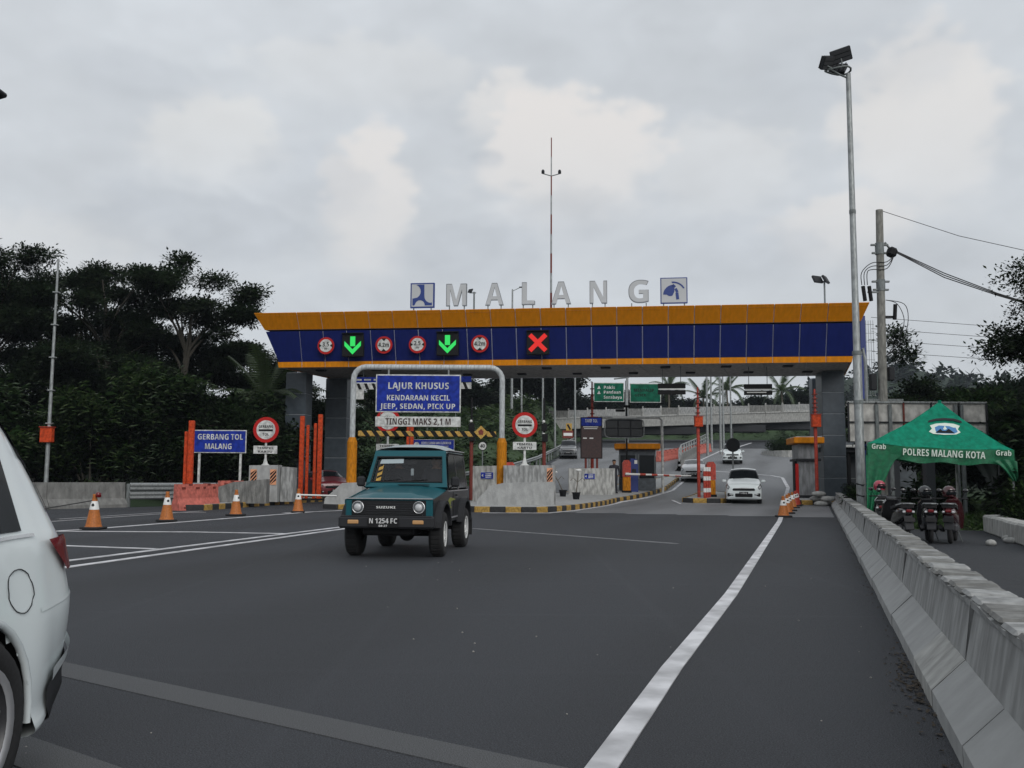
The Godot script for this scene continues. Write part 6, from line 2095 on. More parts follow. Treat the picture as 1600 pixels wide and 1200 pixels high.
func wheel(t: Node3D, at: Vector3, r: float, w: float, rim_r: float, spokes: int, rim: Material, face: Material, steer := 0.0) -> void:
	var s := signf(at.x)
	var m := Mb.new()
	var xf := Transform3D(Basis(Vector3(0, 0, 1), -s * PI / 2), Vector3.ZERO)
	m.lathe([Vector2(rim_r * 0.5, -w / 2), Vector2(r * 0.9, -w / 2), Vector2(r, -w * 0.34), Vector2(r, w * 0.34), Vector2(r * 0.92, w / 2), Vector2(rim_r, w / 2), Vector2(rim_r * 0.96, w * 0.4)], 32, xf)
	for i in 30:
		var a := TAU * i / 30
		m.box(Vector3(0, cos(a) * r, sin(a) * r), Vector3(w * 0.62, 0.02, r * 0.13), 0.0, Basis(Vector3.RIGHT, a))
	var tyre := put(m, "wheel", M.rubber, t, at)
	tyre.rotation.y = steer
	m = Mb.new()
	m.lathe([Vector2(0, w * 0.18), Vector2(rim_r * 0.9, w * 0.1), Vector2(rim_r * 0.97, w * 0.44), Vector2(rim_r, w * 0.5)], 28, xf)
	put(m, "rim", rim, tyre)
	m = Mb.new()
	for i in spokes:
		var a := TAU * i / spokes
		m.box(xf * Vector3(cos(a) * rim_r * 0.54, w * 0.36, sin(a) * rim_r * 0.54), Vector3(0.035, rim_r * 0.88, rim_r * (1.9 / spokes)), 0.01, Basis(Vector3.RIGHT, PI / 2 - a * s))
	m.lathe([Vector2(0, w * 0.46), Vector2(rim_r * 0.2, w * 0.44), Vector2(rim_r * 0.24, w * 0.2)], 14, xf)
	m.lathe([Vector2(rim_r * 0.9, w * 0.44), Vector2(rim_r * 0.99, w * 0.52), Vector2(rim_r * 1.0, w * 0.46)], 28, xf)
	put(m, "spokes", face, tyre)


# lofted car skin: stations [z, half width, bottom, shoulder height, roof half width, roof height, lean]
class CarSkin:
	var k: Array
	var tuck := 0.02
	var mid_tuck := 0.0

	func at(a: float, u: float, side := 1.0) -> Vector3:
		var i := clampi(int(a), 0, k.size() - 2)
		var f := a - i
		var p := []
		for j in 7:
			var p0: float = k[maxi(i - 1, 0)][j]
			var p1: float = k[i][j]
			var p2: float = k[i + 1][j]
			var p3: float = k[mini(i + 2, k.size() - 1)][j]
			# monotone-ish cubic keeps flat runs flat
			var m1 := 0.0 if (p2 - p1) * (p1 - p0) <= 0.0 else (p2 - p0) * 0.5
			var m2 := 0.0 if (p3 - p2) * (p2 - p1) <= 0.0 else (p3 - p1) * 0.5
			var lim := 1.6 * absf(p2 - p1)
			m1 = clampf(m1, -lim, lim)
			m2 = clampf(m2, -lim, lim)
			var f2 := f * f
			var f3 := f2 * f
			p.append((2 * f3 - 3 * f2 + 1) * p1 + (f3 - 2 * f2 + f) * m1 + (-2 * f3 + 3 * f2) * p2 + (f3 - f2) * m2)
		var w: float = p[1]
		var yb: float = p[2]
		var ym: float = p[3]
		var wt: float = p[4]
		var yt: float = p[5]
		var h := yt - ym
		var back := smoothstep(-1.5, -2.05, p[0]) if mid_tuck > 0.0 else 0.0
		var tk := lerpf(tuck, 0.045, back)
		var mt := lerpf(mid_tuck, 0.0, back)
		var pts := [Vector2(0, yb), Vector2(w - 0.07 - 0.06 * back, yb), Vector2(w - 0.012 - 0.035 * back, yb + 0.12), Vector2(w - mt, lerpf(yb, ym, 0.62)), Vector2(w - tk, ym), Vector2(lerpf(w - tk, wt, 0.46), ym + h * 0.45), Vector2(wt + 0.015, yt - minf(0.09, h * 0.25)), Vector2(wt - 0.09, yt - minf(0.02, h * 0.06)), Vector2(0, yt + 0.02)]
		var n := clampi(int(u), 0, 7)
		var q: Vector2 = pts[maxi(n - 1, 0)]
		var r: Vector2 = pts[mini(n + 2, 8)]
		if n == 0:
			q = Vector2(-pts[1].x, pts[1].y)
		if n == 7:
			r = Vector2(-pts[7].x, pts[7].y)
		var c: Vector2 = pts[n].cubic_interpolate(pts[n + 1], q, r, u - n) if n != 3 and n != 4 else pts[n].lerp(pts[n + 1], u - n)
		return Vector3(side * c.x, c.y, p[0] + p[6] * (c.y - yb))

	func normal(a: float, u: float, side := 1.0) -> Vector3:
		var e := 0.02
		var da := at(minf(a + e, k.size() - 1.001), u, side) - at(maxf(a - e, 0.0), u, side)
		var du := at(a, minf(u + e, 7.99), side) - at(a, maxf(u - e, 0.0), side)
		var n := da.cross(du).normalized()
		var out := at(a, u, side) - Vector3(0, 0.75, at(a, u, side).z)
		return n if n.dot(out) > 0.0 else -n


func skin_shell(s: CarSkin, arches: Array, sub := 8, usub := 4) -> Mb:
	var m := Mb.new()
	var na: int = (s.k.size() - 1) * sub
	var nu := 8 * usub
	for side in [-1.0, 1.0]:
		var g := []
		for i in na + 1:
			var row := []
			for j in nu + 1:
				row.append(s.at(minf(float(i) / sub, s.k.size() - 1.0001), float(j) / usub, side))
			g.append(row)
		for i in na:
			for j in nu:
				var q := [g[i][j], g[i + 1][j], g[i + 1][j + 1], g[i][j + 1]]
				var mid: Vector3 = (q[0] + q[1] + q[2] + q[3]) / 4.0
				var cut := false
				for a in arches:
					if absf(mid.x) > 0.45 and mid.y < 1.0 and Vector2(mid.z - a[0], mid.y - a[1]).length() < a[2]:
						cut = true
				if not cut:
					m.poly(q, mid - Vector3(0, 0.75, mid.z), 1)
	for e in [0, na]:
		var ring := []
		var a := minf(float(e) / sub, s.k.size() - 1.0001)
		for j in range(nu, -1, -1):
			ring.append(s.at(a, float(j) / usub, -1.0))
		for j in range(1, nu):
			ring.append(s.at(a, float(j) / usub, 1.0))
		var c := Vector3(0, 0.7, ring[0].z)
		for j in ring.size():
			m.poly([c, ring[j], ring[(j + 1) % ring.size()]], Vector3(0, 0, 1 if e == 0 else -1), 1)
	return m


func skin_patch(s: CarSkin, a0: float, a1: float, u0: float, u1: float, sides: Array, off := 0.006, na := 8, nu := 6, skew := 0.0) -> Mb:
	var m := Mb.new()
	for side in sides:
		var g := []
		for i in na + 1:
			var row := []
			for j in nu + 1:
				var u := lerpf(u0, u1, float(j) / nu)
				var a := lerpf(a0 + skew * float(j) / nu, a1, float(i) / na)
				a = clampf(a, 0.001, s.k.size() - 1.002)
				row.append(s.at(a, u, side) + s.normal(a, u, side) * off)
			g.append(row)
		for i in na:
			for j in nu:
				var q := [g[i][j], g[i + 1][j], g[i + 1][j + 1], g[i][j + 1]]
				var mid: Vector3 = (q[0] + q[1] + q[2] + q[3]) / 4.0
				m.poly(q, mid - Vector3(0, 0.75, mid.z), 1)
	return m


func arch_lip(s: CarSkin, side: float, zc: float, yc: float, r: float, w: float) -> Mb:
	var pts := []
	for i in 17:
		var a := lerpf(-0.15, PI + 0.15, i / 16.0)
		var z := zc + r * cos(a)
		var y := yc + r * sin(a)
		# find the skin's half width at this z, y
		var best := 0.8
		var bd := 9.0
		for aa in range(0, (s.k.size() - 1) * 10):
			var p: Vector3 = s.at(aa / 10.0, 2.5, 1.0)
			if absf(p.z - z) < bd:
				bd = absf(p.z - z)
				best = p.x
		pts.append(Vector3(side * (best - 0.005), y, z))
	return tb(pts, w, 7)


func small_car(label: String, body: Material, at: Vector3, turn: float, tall: float, plate: String, suv := false) -> Node3D:
	var t := thing("parked_car" if false else "car", label, "car", at, turn)
	var s := CarSkin.new()
	var d := 0.06 if suv else 0.0
	s.k = [
		[2.14, 0.60, 0.3 + d, 0.6, 0.52, 0.72 + d, 0.0], [2.08, 0.76, 0.22 + d, 0.7, 0.66, 0.86 + d, 0.0], [1.92, 0.82, 0.2 + d, 0.78, 0.72, 0.95 + d, 0.0], [1.35, 0.845, 0.2 + d, 0.87, 0.74, 1.07 + d, 0.0],
		[0.98, 0.845, 0.2 + d, 0.93, 0.71, 1.15 + d, 0.0], [0.25, 0.845, 0.2 + d, 0.95, 0.61, tall - 0.1, 0.0], [-0.2, 0.845, 0.2 + d, 0.96, 0.59, tall, 0.0], [-1.1, 0.845, 0.2 + d, 0.97, 0.58, tall, 0.0],
		[-1.8, 0.83, 0.24 + d, 0.98, 0.55, tall - 0.06, 0.0], [-2.05, 0.8, 0.28 + d, 0.97, 0.5, tall - 0.2, 0.1], [-2.14, 0.74, 0.32 + d, 0.95, 0.46, tall - 0.4, 0.15]]
	put(skin_shell(s, [[1.3, 0.3, 0.36], [-1.3, 0.3, 0.36]]), "body", body, t)
	put(b_(Vector3(0, 0.42, 0), Vector3(1.2, 0.4, 3.6)), "underbody", M.dark, t)
	for x in [-0.73, 0.73]:
		wheel(t, Vector3(x, 0.31, 1.3), 0.31, 0.19, 0.2, 6, M.alloy_dark, M.alloy)
		wheel(t, Vector3(x, 0.31, -1.3), 0.31, 0.19, 0.2, 6, M.alloy_dark, M.alloy)
	put(skin_patch(s, 4.12, 5.3, 5.7, 8.0, [-1, 1], 0.008, 8, 8), "windscreen", M.glass_dark, t)
	for k in [[5.05, 6.45], [6.55, 7.45], [7.55, 8.3]]:
		put(skin_patch(s, k[0], k[1], 4.2, 5.75, [-1.0, 1.0], 0.008), "side_window", M.glass_dark, t)
	put(skin_patch(s, 9.05, 9.9, 5.0, 8.0, [-1, 1], 0.008), "rear_window", M.glass_dark, t)
	for sd in [-1.0, 1.0]:
		put(skin_patch(s, 0.7, 2.5, 3.95, 6.1, [sd], 0.008), "headlight", M.lens_smoke, t)
		put(skin_patch(s, 0.9, 1.7, 4.3, 5.5, [sd], 0.014), "headlight_lens", M.lens_clear, t)
		put(b_(Vector3(sd * 0.6, 0.42 + d, 2.1), Vector3(0.3, 0.17, 0.08), 0.03), "fog_surround", M.dark, t)
		put(skin_patch(s, 9.2, 9.95, 4.0, 5.3, [sd], 0.01), "tail_light", M.lens_red, t)
		put(b_(Vector3(sd * 0.92, 1.06, 0.72), Vector3(0.2, 0.14, 0.1), 0.04), "mirror", body, t)
		put(b_(Vector3(sd * 0.62, 0.44 + d, 2.08), Vector3(0.12, 0.08, 0.14), 0.03), "fog_light", M.lens_clear, t)
	put(b_(Vector3(0, 0.66 + d, 2.135), Vector3(1.02, 0.1, 0.06), 0.02), "grille", M.black_gloss, t)
	put(b_(Vector3(0, 0.72 + d, 2.15), Vector3(0.96, 0.025, 0.05), 0.01), "grille_bar", M.chrome, t)
	put(b_(Vector3(0, 0.40 + d, 2.12), Vector3(0.8, 0.17, 0.1), 0.03), "lower_grille", M.dark, t)
	var pl := put(b_(Vector3(0, 0.5 + d, 2.165), Vector3(0.4, 0.12, 0.02)), "plate", M.plate_black, t)
	text(pl, plate, 0.07, Vector3(0, 0.5 + d, 2.178), M.plate_white, 0.3)
	put(tb([Vector3(-0.5, 1.18 + d, 0.98), Vector3(0.2, 1.22 + d, 0.9)], 0.01, 5), "wiper", M.dark, t)
	return t


func vehicles() -> void:
	jeep()
	near_car()
	var lane := 0.245
	small_car("white people carrier driving out of the right lane, beside the small island", M.car_white, V(11.45, surf(11.4, 44) + 0.008, 46.0), -lane, 1.68, "N 1084 AV")
	small_car("white high car with dark windscreen following behind on the ramp", M.car_white, V(19.2, surf(19.2, 80) + 0.02, 81.0), -0.22, 1.76, "N 1 B", true)
	small_car("silver car half hidden behind the rust red pole on the small island", M.car_silver, V(12.05, surf(12, 60) + 0.02, 61.5), -0.2, 1.46, "N 7 K")
	var top := small_car("dark grey car coming down the ramp, left of the tariff board", M.car_grey, V(5.35, surf(5.3, 86) + 0.02, 87.5), -0.08, 1.78, "N 4 D", true)
	# roof load seen on the dark car's far side is a sign on a post behind it
	var t := thing("ramp_sign", "yellow and black marker above a red board behind the dark car", "road sign", V(5.75, surf(5.7, 95), 95))
	put(tb([Vector3.ZERO, Vector3(0, 2.6, 0)], 0.06, 6), "post", M.galv_dark, t)
	put(b_(Vector3(0, 2.0, 0.08), Vector3(1.1, 0.8, 0.05), 0.01), "board", M.rust_red, t)
	put(b_(Vector3(0.1, 2.75, 0.08), Vector3(0.6, 0.75, 0.05)), "marker", M.hazard_yellow, t)
	put(b_(Vector3(0.1, 2.75, 0.11), Vector3(0.18, 0.6, 0.03), 0.0, Basis(Vector3(0, 0, 1), 0.5)), "stripe", M.sign_black, t)
	put(b_(Vector3(0, 2.0, 0.11), Vector3(0.9, 0.3, 0.03)), "text_line", M.reflect_white, t)
	small_car("dark red car passing behind the orange posts at the left columns", M.car_red, V(-9.65, 0.02, 48.6), 0.42, 1.5, "N 3 R")


func near_car() -> void:
	var t := thing("white_car", "near white people carrier cut by the left edge, its tail lamp toward us", "car", V(-2.775, 0, 2.12))
	var s := CarSkin.new()
	s.k = [
		[2.16, 0.60, 0.3, 0.62, 0.52, 0.74, 0.0], [2.08, 0.76, 0.22, 0.72, 0.66, 0.9, 0.0], [1.92, 0.82, 0.2, 0.8, 0.72, 0.99, 0.0], [1.35, 0.85, 0.2, 0.9, 0.74, 1.1, 0.0],
		[0.98, 0.86, 0.2, 0.95, 0.71, 1.18, 0.0], [0.25, 0.87, 0.2, 0.93, 0.64, 1.58, 0.0], [-0.2, 0.9, 0.2, 0.93, 0.62, 1.68, 0.0], [-1.1, 0.915, 0.2, 0.93, 0.61, 1.69, 0.0],
		[-1.62, 0.915, 0.22, 0.95, 0.58, 1.64, 0.0], [-1.88, 0.882, 0.26, 0.96, 0.57, 1.56, 0.05], [-2.08, 0.838, 0.31, 0.97, 0.55, 1.48, 0.12], [-2.17, 0.775, 0.36, 0.96, 0.52, 1.38, 0.15]]
	s.tuck = 0.11
	s.mid_tuck = 0.055
	var zc := -1.24
	put(skin_shell(s, [[1.42, 0.34, 0.385], [zc, 0.34, 0.385]], 14, 6), "body", M.car_white, t)
	put(b_(Vector3(0, 0.45, 0.1), Vector3(1.1, 0.5, 3.7)), "underbody", M.dark, t)
	for sd in [-1.0, 1.0]:
		for z in [1.42, zc]:
			put(arch_lip(s, sd, z, 0.34, 0.385, 0.016), "arch_lip", M.car_white, t)
			var ln := Mb.new()
			for k in 12:
				var a0 := PI * k / 12.0
				var a1 := PI * (k + 1) / 12.0
				ln.poly([Vector3(sd * 0.5, 0.34 + 0.4 * sin(a0), z + 0.4 * cos(a0)), Vector3(sd * 0.5, 0.34 + 0.4 * sin(a1), z + 0.4 * cos(a1)), Vector3(sd * 0.885, 0.34 + 0.4 * sin(a1), z + 0.4 * cos(a1)), Vector3(sd * 0.885, 0.34 + 0.4 * sin(a0), z + 0.4 * cos(a0))], Vector3(0, -sin(a0), -cos(a0)), 1)
			put(ln, "arch_liner", M.dark, t)
			wheel(t, Vector3(sd * 0.805, 0.335, z), 0.335, 0.21, 0.235, 10, M.alloy_dark, M.alloy)
		put(skin_patch(s, 5.0, 6.4, 4.25, 5.8, [sd], 0.008), "side_window", M.glass_dark, t)
		put(skin_patch(s, 6.5, 7.5, 4.25, 5.8, [sd], 0.008), "side_window", M.glass_dark, t)
		put(skin_patch(s, 7.6, 8.12, 4.22, 5.65, [sd], 0.008, 8, 6), "quarter_window", M.glass_dark, t)
		put(skin_patch(s, 5.0, 8.4, 4.13, 4.17, [sd], 0.01, 24, 1), "trim_strip", M.chrome, t)
		put(skin_patch(s, 9.7, 9.95, 4.5, 6.0, [sd], 0.007, 6, 8), "pillar_trim", M.charcoal, t)
		# tail lamp: swept lens at the rear corner
		put(skin_patch(s, 9.55, 10.99, 3.5, 4.04, [sd], 0.022, 16, 8, -0.7), "tail_light", M.lens_red, t)
		put(skin_patch(s, 8.3, 10.95, 3.05, 3.12, [sd], 0.004, 18, 1, 0.0), "crease", M.car_white, t)
		put(skin_patch(s, 8.45, 10.98, 0.7, 2.15, [sd], 0.012, 10, 4), "bumper_skirt", M.charcoal, t)
		put(skin_patch(s, 8.6, 10.98, 2.18, 2.34, [sd], 0.022, 10, 2), "bumper_edge", M.car_white, t)
	# fuel lid outline on the left flank
	var ring := []
	for k in 25:
		var a := TAU * k / 24.0
		var p := Vector2(-1.6 + 0.08 * cos(a), 0.79 + 0.085 * sin(a))
		var best := Vector3.ZERO
		var bd := 9.0
		for aa in range(70, 105):
			for uu in range(20, 42):
				var q := s.at(aa / 10.0, uu / 10.0, 1.0)
				var dd := Vector2(q.z, q.y).distance_to(p)
				if dd < bd:
					bd = dd
					best = q
		ring.append(Vector3(best.x + 0.003, p.y, p.x))
	put(tb(ring, 0.0022, 5), "fuel_lid", M.charcoal, t)
	put(skin_patch(s, 4.1, 5.3, 6.0, 8.0, [-1, 1], 0.008), "windscreen", M.glass_dark, t)
	put(skin_patch(s, 9.3, 10.6, 5.4, 8.0, [-1, 1], 0.01), "rear_window", M.glass_dark, t)
	put(b_(Vector3(0, 1.64, -1.86), Vector3(0.9, 0.05, 0.26), 0.02, Basis(Vector3.RIGHT, 0.1)), "spoiler", M.car_white, t)


func jeep() -> void:
	var t := thing("jeep", "teal and black off-road car with pale roof driving toward the camera", "jeep", V(-1.69, -0.0, 15.85), -0.115)
	# black body with wheel arches cut through
	var p := PackedVector2Array([Vector2(1.52, 0.5)])
	p.append_array(arc(1.0, 0.4, 0.43, 14, 166, 14))
	p.append_array(arc(-1.03, 0.4, 0.43, 14, 166, 14))
	p.append_array(PackedVector2Array([Vector2(-1.6, 0.48), Vector2(-1.66, 0.56), Vector2(-1.66, 1.02), Vector2(0.42, 1.02), Vector2(1.52, 0.88)]))
	put(pr(p, -0.685, 0.685, SIDEWAYS), "body", M.navy_black, t)
	# bonnet with a low raised middle
	var g := []
	for i in 9:
		var u := i / 8.0
		var row := []
		for j in 15:
			var v := j / 7.0 - 1.0
			var wdt := lerpf(0.695, 0.665, u)
			var y := lerpf(1.09, 0.935, pow(u, 1.2))
			y -= 0.075 * pow(absf(v), 5.0)
			y += 0.022 * (1.0 if absf(v) < 0.55 else 0.0) * (1.0 if u < 0.93 and u > 0.1 else 0.0)
			if i == 8:
				y -= 0.05
			row.append(Vector3(v * wdt, y, lerpf(0.36, 1.57, u)))
		g.append(row)
	var m := Mb.new()
	m.sheet(g, null, 1, Vector3.UP)
	put(m, "bonnet", M.teal, t)
	for x in [-1.0, 1.0]:
		put(pr(PackedVector2Array([Vector2(0.36, 0.985), Vector2(0.36, 1.04), Vector2(1.55, 0.89), Vector2(1.55, 0.83)]), -0.006, 0.006, Transform3D(SIDEWAYS.basis, Vector3(x * 0.693, 0, 0))), "bonnet_side", M.teal if x < 0 else M.navy_black, t)
	put(b_(Vector3(0.15, 1.11, 0.52), Vector3(0.5, 0.012, 0.12)), "vent", M.dark, t)
	# front
	put(b_(Vector3(0, 0.765, 1.545), Vector3(1.36, 0.29, 0.06), 0.02), "front_panel", M.teal, t)
	var gr := put(b_(Vector3(0, 0.765, 1.565), Vector3(1.16, 0.235, 0.05), 0.012), "grille", M.black_gloss, t)
	for i in 5:
		put(b_(Vector3(0, 0.69 + 0.036 * i, 1.59), Vector3(0.7, 0.008, 0.012)), "grille_slat", M.charcoal, gr)
	text(gr, "SUZUKI", 0.034, Vector3(-0.04, 0.775, 1.602), M.reflect_white, 0.3)
	put(b_(Vector3(0, 0.908, 1.572), Vector3(1.36, 0.012, 0.05)), "bonnet_trim", M.alloy, t)
	put(b_(Vector3(0, 0.63, 1.565), Vector3(1.36, 0.02, 0.05)), "lower_trim", M.charcoal, t)
	for x in [-0.475, 0.475]:
		var xf := Transform3D(Basis(Vector3.RIGHT, PI / 2), Vector3(x, 0.775, 1.58))
		m = Mb.new()
		m.lathe([Vector2(0.096, 0.0), Vector2(0.096, 0.03), Vector2(0.082, 0.04), Vector2(0.08, 0.02)], 26, xf)
		var hl := put(m, "headlight", M.chrome, t)
		m = Mb.new()
		m.lathe([Vector2(0.081, 0.02), Vector2(0.056, 0.042), Vector2(0, 0.052)], 24, xf)
		put(m, "lens", M.lens_smoke, hl)
		m = Mb.new()
		m.lathe([Vector2(0.055, 0.043), Vector2(0.05, 0.05), Vector2(0.0, 0.056)], 16, xf)
		put(m, "lamp_glass", M.lens_clear, hl)
	put(b_(Vector3(0, 0.555, 1.69), Vector3(1.47, 0.185, 0.15), 0.03), "bumper", M.charcoal, t)
	put(b_(Vector3(0, 0.64, 1.69), Vector3(1.4, 0.03, 0.12), 0.01), "bumper_top", M.black_gloss, t)
	for x in [-0.5, 0.5]:
		put(b_(Vector3(x, 0.56, 1.765), Vector3(0.17, 0.06, 0.03), 0.01), "turn_light", M.lens_amber, t)
	var pl := put(b_(Vector3(-0.03, 0.555, 1.785), Vector3(0.47, 0.15, 0.015), 0.004), "plate", M.plate_black, t)
	text(pl, "N 1254 FC", 0.075, Vector3(-0.03, 0.578, 1.795), M.plate_white, 0.43)
	text(pl, "04·27", 0.03, Vector3(-0.03, 0.505, 1.795), M.plate_white, 0.13)
	# windscreen frame, leaning back
	var ln := -0.47
	var bs := Basis(Vector3.RIGHT, ln)
	var wf := Transform3D(bs, Vector3(0, 1.06, 0.42))
	var fr := PackedVector2Array([Vector2(-0.69, 0), Vector2(0.69, 0), Vector2(0.6, 0.66), Vector2(-0.6, 0.66)])
	for k in [[Vector2(-0.69, 0), Vector2(0.69, 0), Vector2(0.675, 0.085), Vector2(-0.675, 0.085)], [Vector2(-0.615, 0.56), Vector2(0.615, 0.56), Vector2(0.6, 0.68), Vector2(-0.6, 0.68)], [Vector2(-0.69, 0.0), Vector2(-0.6, 0.07), Vector2(-0.545, 0.6), Vector2(-0.605, 0.6)], [Vector2(0.6, 0.07), Vector2(0.69, 0.0), Vector2(0.605, 0.6), Vector2(0.545, 0.6)]]:
		put(pr(PackedVector2Array(k), -0.03 + 0.001 * k[0].x, 0.03 + 0.002 * k[0].y, wf), "windscreen_frame", M.teal, t)
	m = Mb.new()
	m.poly([wf * Vector3(-0.61, 0.075, 0.003), wf * Vector3(0.61, 0.075, 0.003), wf * Vector3(0.555, 0.565, 0.003), wf * Vector3(-0.555, 0.565, 0.003)], wf.basis.z)
	put(m, "windscreen", M.glass, t)
	var rub := tb([wf * Vector3(-0.6, 0.09, 0.035), wf * Vector3(0.6, 0.09, 0.035), wf * Vector3(0.55, 0.555, 0.035), wf * Vector3(-0.55, 0.555, 0.035), wf * Vector3(-0.6, 0.09, 0.035)], 0.014, 6)
	put(rub, "seal", M.rubber, t)
	put(pr(PackedVector2Array([Vector2(-0.5, 0.44), Vector2(-0.1, 0.45), Vector2(-0.1, 0.53), Vector2(-0.48, 0.52)]), 0.007, 0.011, wf), "sticker", M.teal_pale, t)
	put(pr(PackedVector2Array([Vector2(-0.53, 0.12), Vector2(-0.45, 0.12), Vector2(-0.43, 0.42), Vector2(-0.5, 0.42)]), 0.007, 0.01, wf), "reflection_sticker", M.hazard_yellow, t)
	for k in 3:
		put(pr(PackedVector2Array([Vector2(-0.52, 0.16 + k * 0.1), Vector2(-0.44, 0.2 + k * 0.1), Vector2(-0.44, 0.24 + k * 0.1), Vector2(-0.52, 0.2 + k * 0.1)]), 0.010, 0.012, wf), "reflection_stripe", M.sign_black, t)
	for k in [[-0.3, -0.02], [0.16, 0.44]]:
		put(tb([wf * Vector3(k[0] - 0.22, 0.09, 0.045), wf * Vector3(k[0] + 0.2, 0.13, 0.04)], 0.009, 5), "wiper", M.dark, t)
	put(b_(wf * Vector3(0.05, 0.33, -0.08), Vector3(0.05, 0.12, 0.04), 0.01), "charm", M.teal_pale, t)
	put(b_(wf * Vector3(0.0, 0.5, -0.07), Vector3(0.22, 0.06, 0.03), 0.01), "interior_mirror", M.dark, t)
	# roof
	g = []
	for i in 10:
		var u := i / 9.0
		var row := []
		for j in 13:
			var v := j / 6.0 - 1.0
			var wdt := 0.605 - 0.02 * u
			var y := 1.655 + 0.15 * pow(sin(PI * minf(u * 0.85 + 0.12, 1.0)), 0.6) * (1.0 - pow(absf(v), 4.0) * 0.75)
			row.append(Vector3(v * wdt, y, lerpf(0.13, -1.63, u)))
		g.append(row)
	m = Mb.new()
	m.sheet(g, null, 1, Vector3.UP)
	var edge := []
	put(m, "roof", M.teal_pale, t)
	put(b_(Vector3(0, 1.645, -0.76), Vector3(1.2, 0.05, 1.74), 0.02), "roof_base", M.teal_pale, t)
	for x in [-0.615, 0.615]:
		for y in [1.64, 1.69]:
			put(tb([Vector3(x, y, 0.0), Vector3(x, y, -1.6)], 0.012, 5), "gutter", M.alloy if y > 1.66 else M.dark, t)
	# sides
	for x in [-1.0, 1.0]:
		var q := func(z, y): return Vector3(x * lerpf(0.69, 0.605, (y - 1.02) / 0.62), y, z)
		var out := Vector3(x, 0.2, 0)
		put(slab([q.call(0.24, 1.05), q.call(-0.56, 1.05), q.call(-0.56, 1.6), q.call(-0.02, 1.6)], out, 0.012), "side_window", M.glass_dark, t)
		put(slab([q.call(-0.68, 1.05), q.call(-1.52, 1.05), q.call(-1.5, 1.6), q.call(-0.68, 1.6)], out, 0.012), "side_window", M.glass_dark, t)
		for k in [[-0.62, 0.1], [-1.57, 0.1]]:
			put(slab([q.call(k[0] + k[1] / 2, 1.01) + out * 0.004, q.call(k[0] - k[1] / 2, 1.01) + out * 0.004, q.call(k[0] - k[1] / 2, 1.65) + out * 0.004, q.call(k[0] + k[1] / 2, 1.65) + out * 0.004], out, 0.03), "pillar", M.navy_black, t)
		put(slab([q.call(-0.1, 1.59) + out * 0.004, q.call(-1.6, 1.59) + out * 0.004, q.call(-1.6, 1.65) + out * 0.004, q.call(-0.06, 1.65) + out * 0.004], out, 0.03), "roof_rail", M.navy_black, t)
		put(b_(Vector3(x * 0.69, 1.01, -0.64), Vector3(0.014, 0.018, 2.0)), "belt_strip", M.alloy, t)
		put(b_(Vector3(x * 0.688, 0.565, 0.0), Vector3(0.012, 0.02, 1.15)), "sill_strip", M.alloy, t)
		put(b_(Vector3(x * 0.688, 0.79, -0.16), Vector3(0.006, 0.4, 0.008)), "door_gap", M.dark, t)
		put(b_(Vector3(x * 0.695, 0.93, -0.45), Vector3(0.025, 0.03, 0.12), 0.008), "door_handle", M.black_gloss, t)
		put(b_(Vector3(x * 0.8, 1.16, 0.3), Vector3(0.14, 0.17, 0.07), 0.03), "mirror", M.charcoal, t)
		put(tb([Vector3(x * 0.68, 1.04, 0.32), Vector3(x * 0.78, 1.1, 0.3)], 0.012, 5), "mirror_arm", M.dark, t)
		for z in [1.0, -1.03]:
			var a := arc(z, 0.4, 0.47, 8, 172, 14)
			a.append_array(arc(z, 0.4, 0.42, 172, 8, 14))
			put(pr(a, -0.06, 0.06, Transform3D(SIDEWAYS.basis, Vector3(x * 0.735, 0, 0))), "wheel_flare", M.charcoal, t)
		put(b_(Vector3(x * 0.7, 0.34, -1.52), Vector3(0.2, 0.3, 0.015)), "mud_flap", M.rubber, t)
		var sw := PackedVector2Array([Vector2(0.3, 0.62), Vector2(0.12, 0.8), Vector2(0.2, 0.84), Vector2(0.02, 0.9), Vector2(-0.5, 0.86), Vector2(-0.05, 0.84), Vector2(0.04, 0.76), Vector2(-0.1, 0.74), Vector2(0.16, 0.68)])
		put(pr(sw, -0.004, 0.004, Transform3D(SIDEWAYS.basis, Vector3(x * 0.689, 0, 0.1))), "side_graphic", M.swoosh, t)
	put(slab([Vector3(-0.66, 1.02, -1.64), Vector3(0.66, 1.02, -1.64), Vector3(0.6, 1.64, -1.62), Vector3(-0.6, 1.64, -1.62)], Vector3(0, 0, -1), 0.02), "rear_panel", M.glass_dark, t)
	for z in [1.0, -1.03]:
		for x in [-0.665, 0.665]:
			wheel(t, Vector3(x, 0.35, z), 0.35, 0.22, 0.2, 6, M.alloy, M.reflect_white, 0.05 if z > 0 else 0.0)
		put(tb([Vector3(-0.6, 0.36, z), Vector3(0.6, 0.36, z)], 0.05, 8), "axle", M.dark, t)
	put(b_(Vector3(0, 0.45, 0.1), Vector3(0.8, 0.2, 3.0), 0.03), "chassis", M.dark, t)
	m = Mb.new()
	m.ball(Vector3(0.16, 0.36, 1.0), Vector3(0.13, 0.13, 0.13), 12, 8)
	put(m, "differential", M.dark, t)
	# cabin
	put(b_(Vector3(0, 1.03, 0.2), Vector3(1.2, 0.12, 0.3), 0.04), "dashboard", M.charcoal, t)
	for x in [-0.32, 0.32]:
		put(b_(Vector3(x, 1.12, -0.55), Vector3(0.46, 0.6, 0.14), 0.05), "seat", M.seat_grey, t)
		put(b_(Vector3(x, 1.46, -0.56), Vector3(0.24, 0.14, 0.1), 0.04), "headrest", M.seat_grey, t)
	m = Mb.new()
	var rg := []
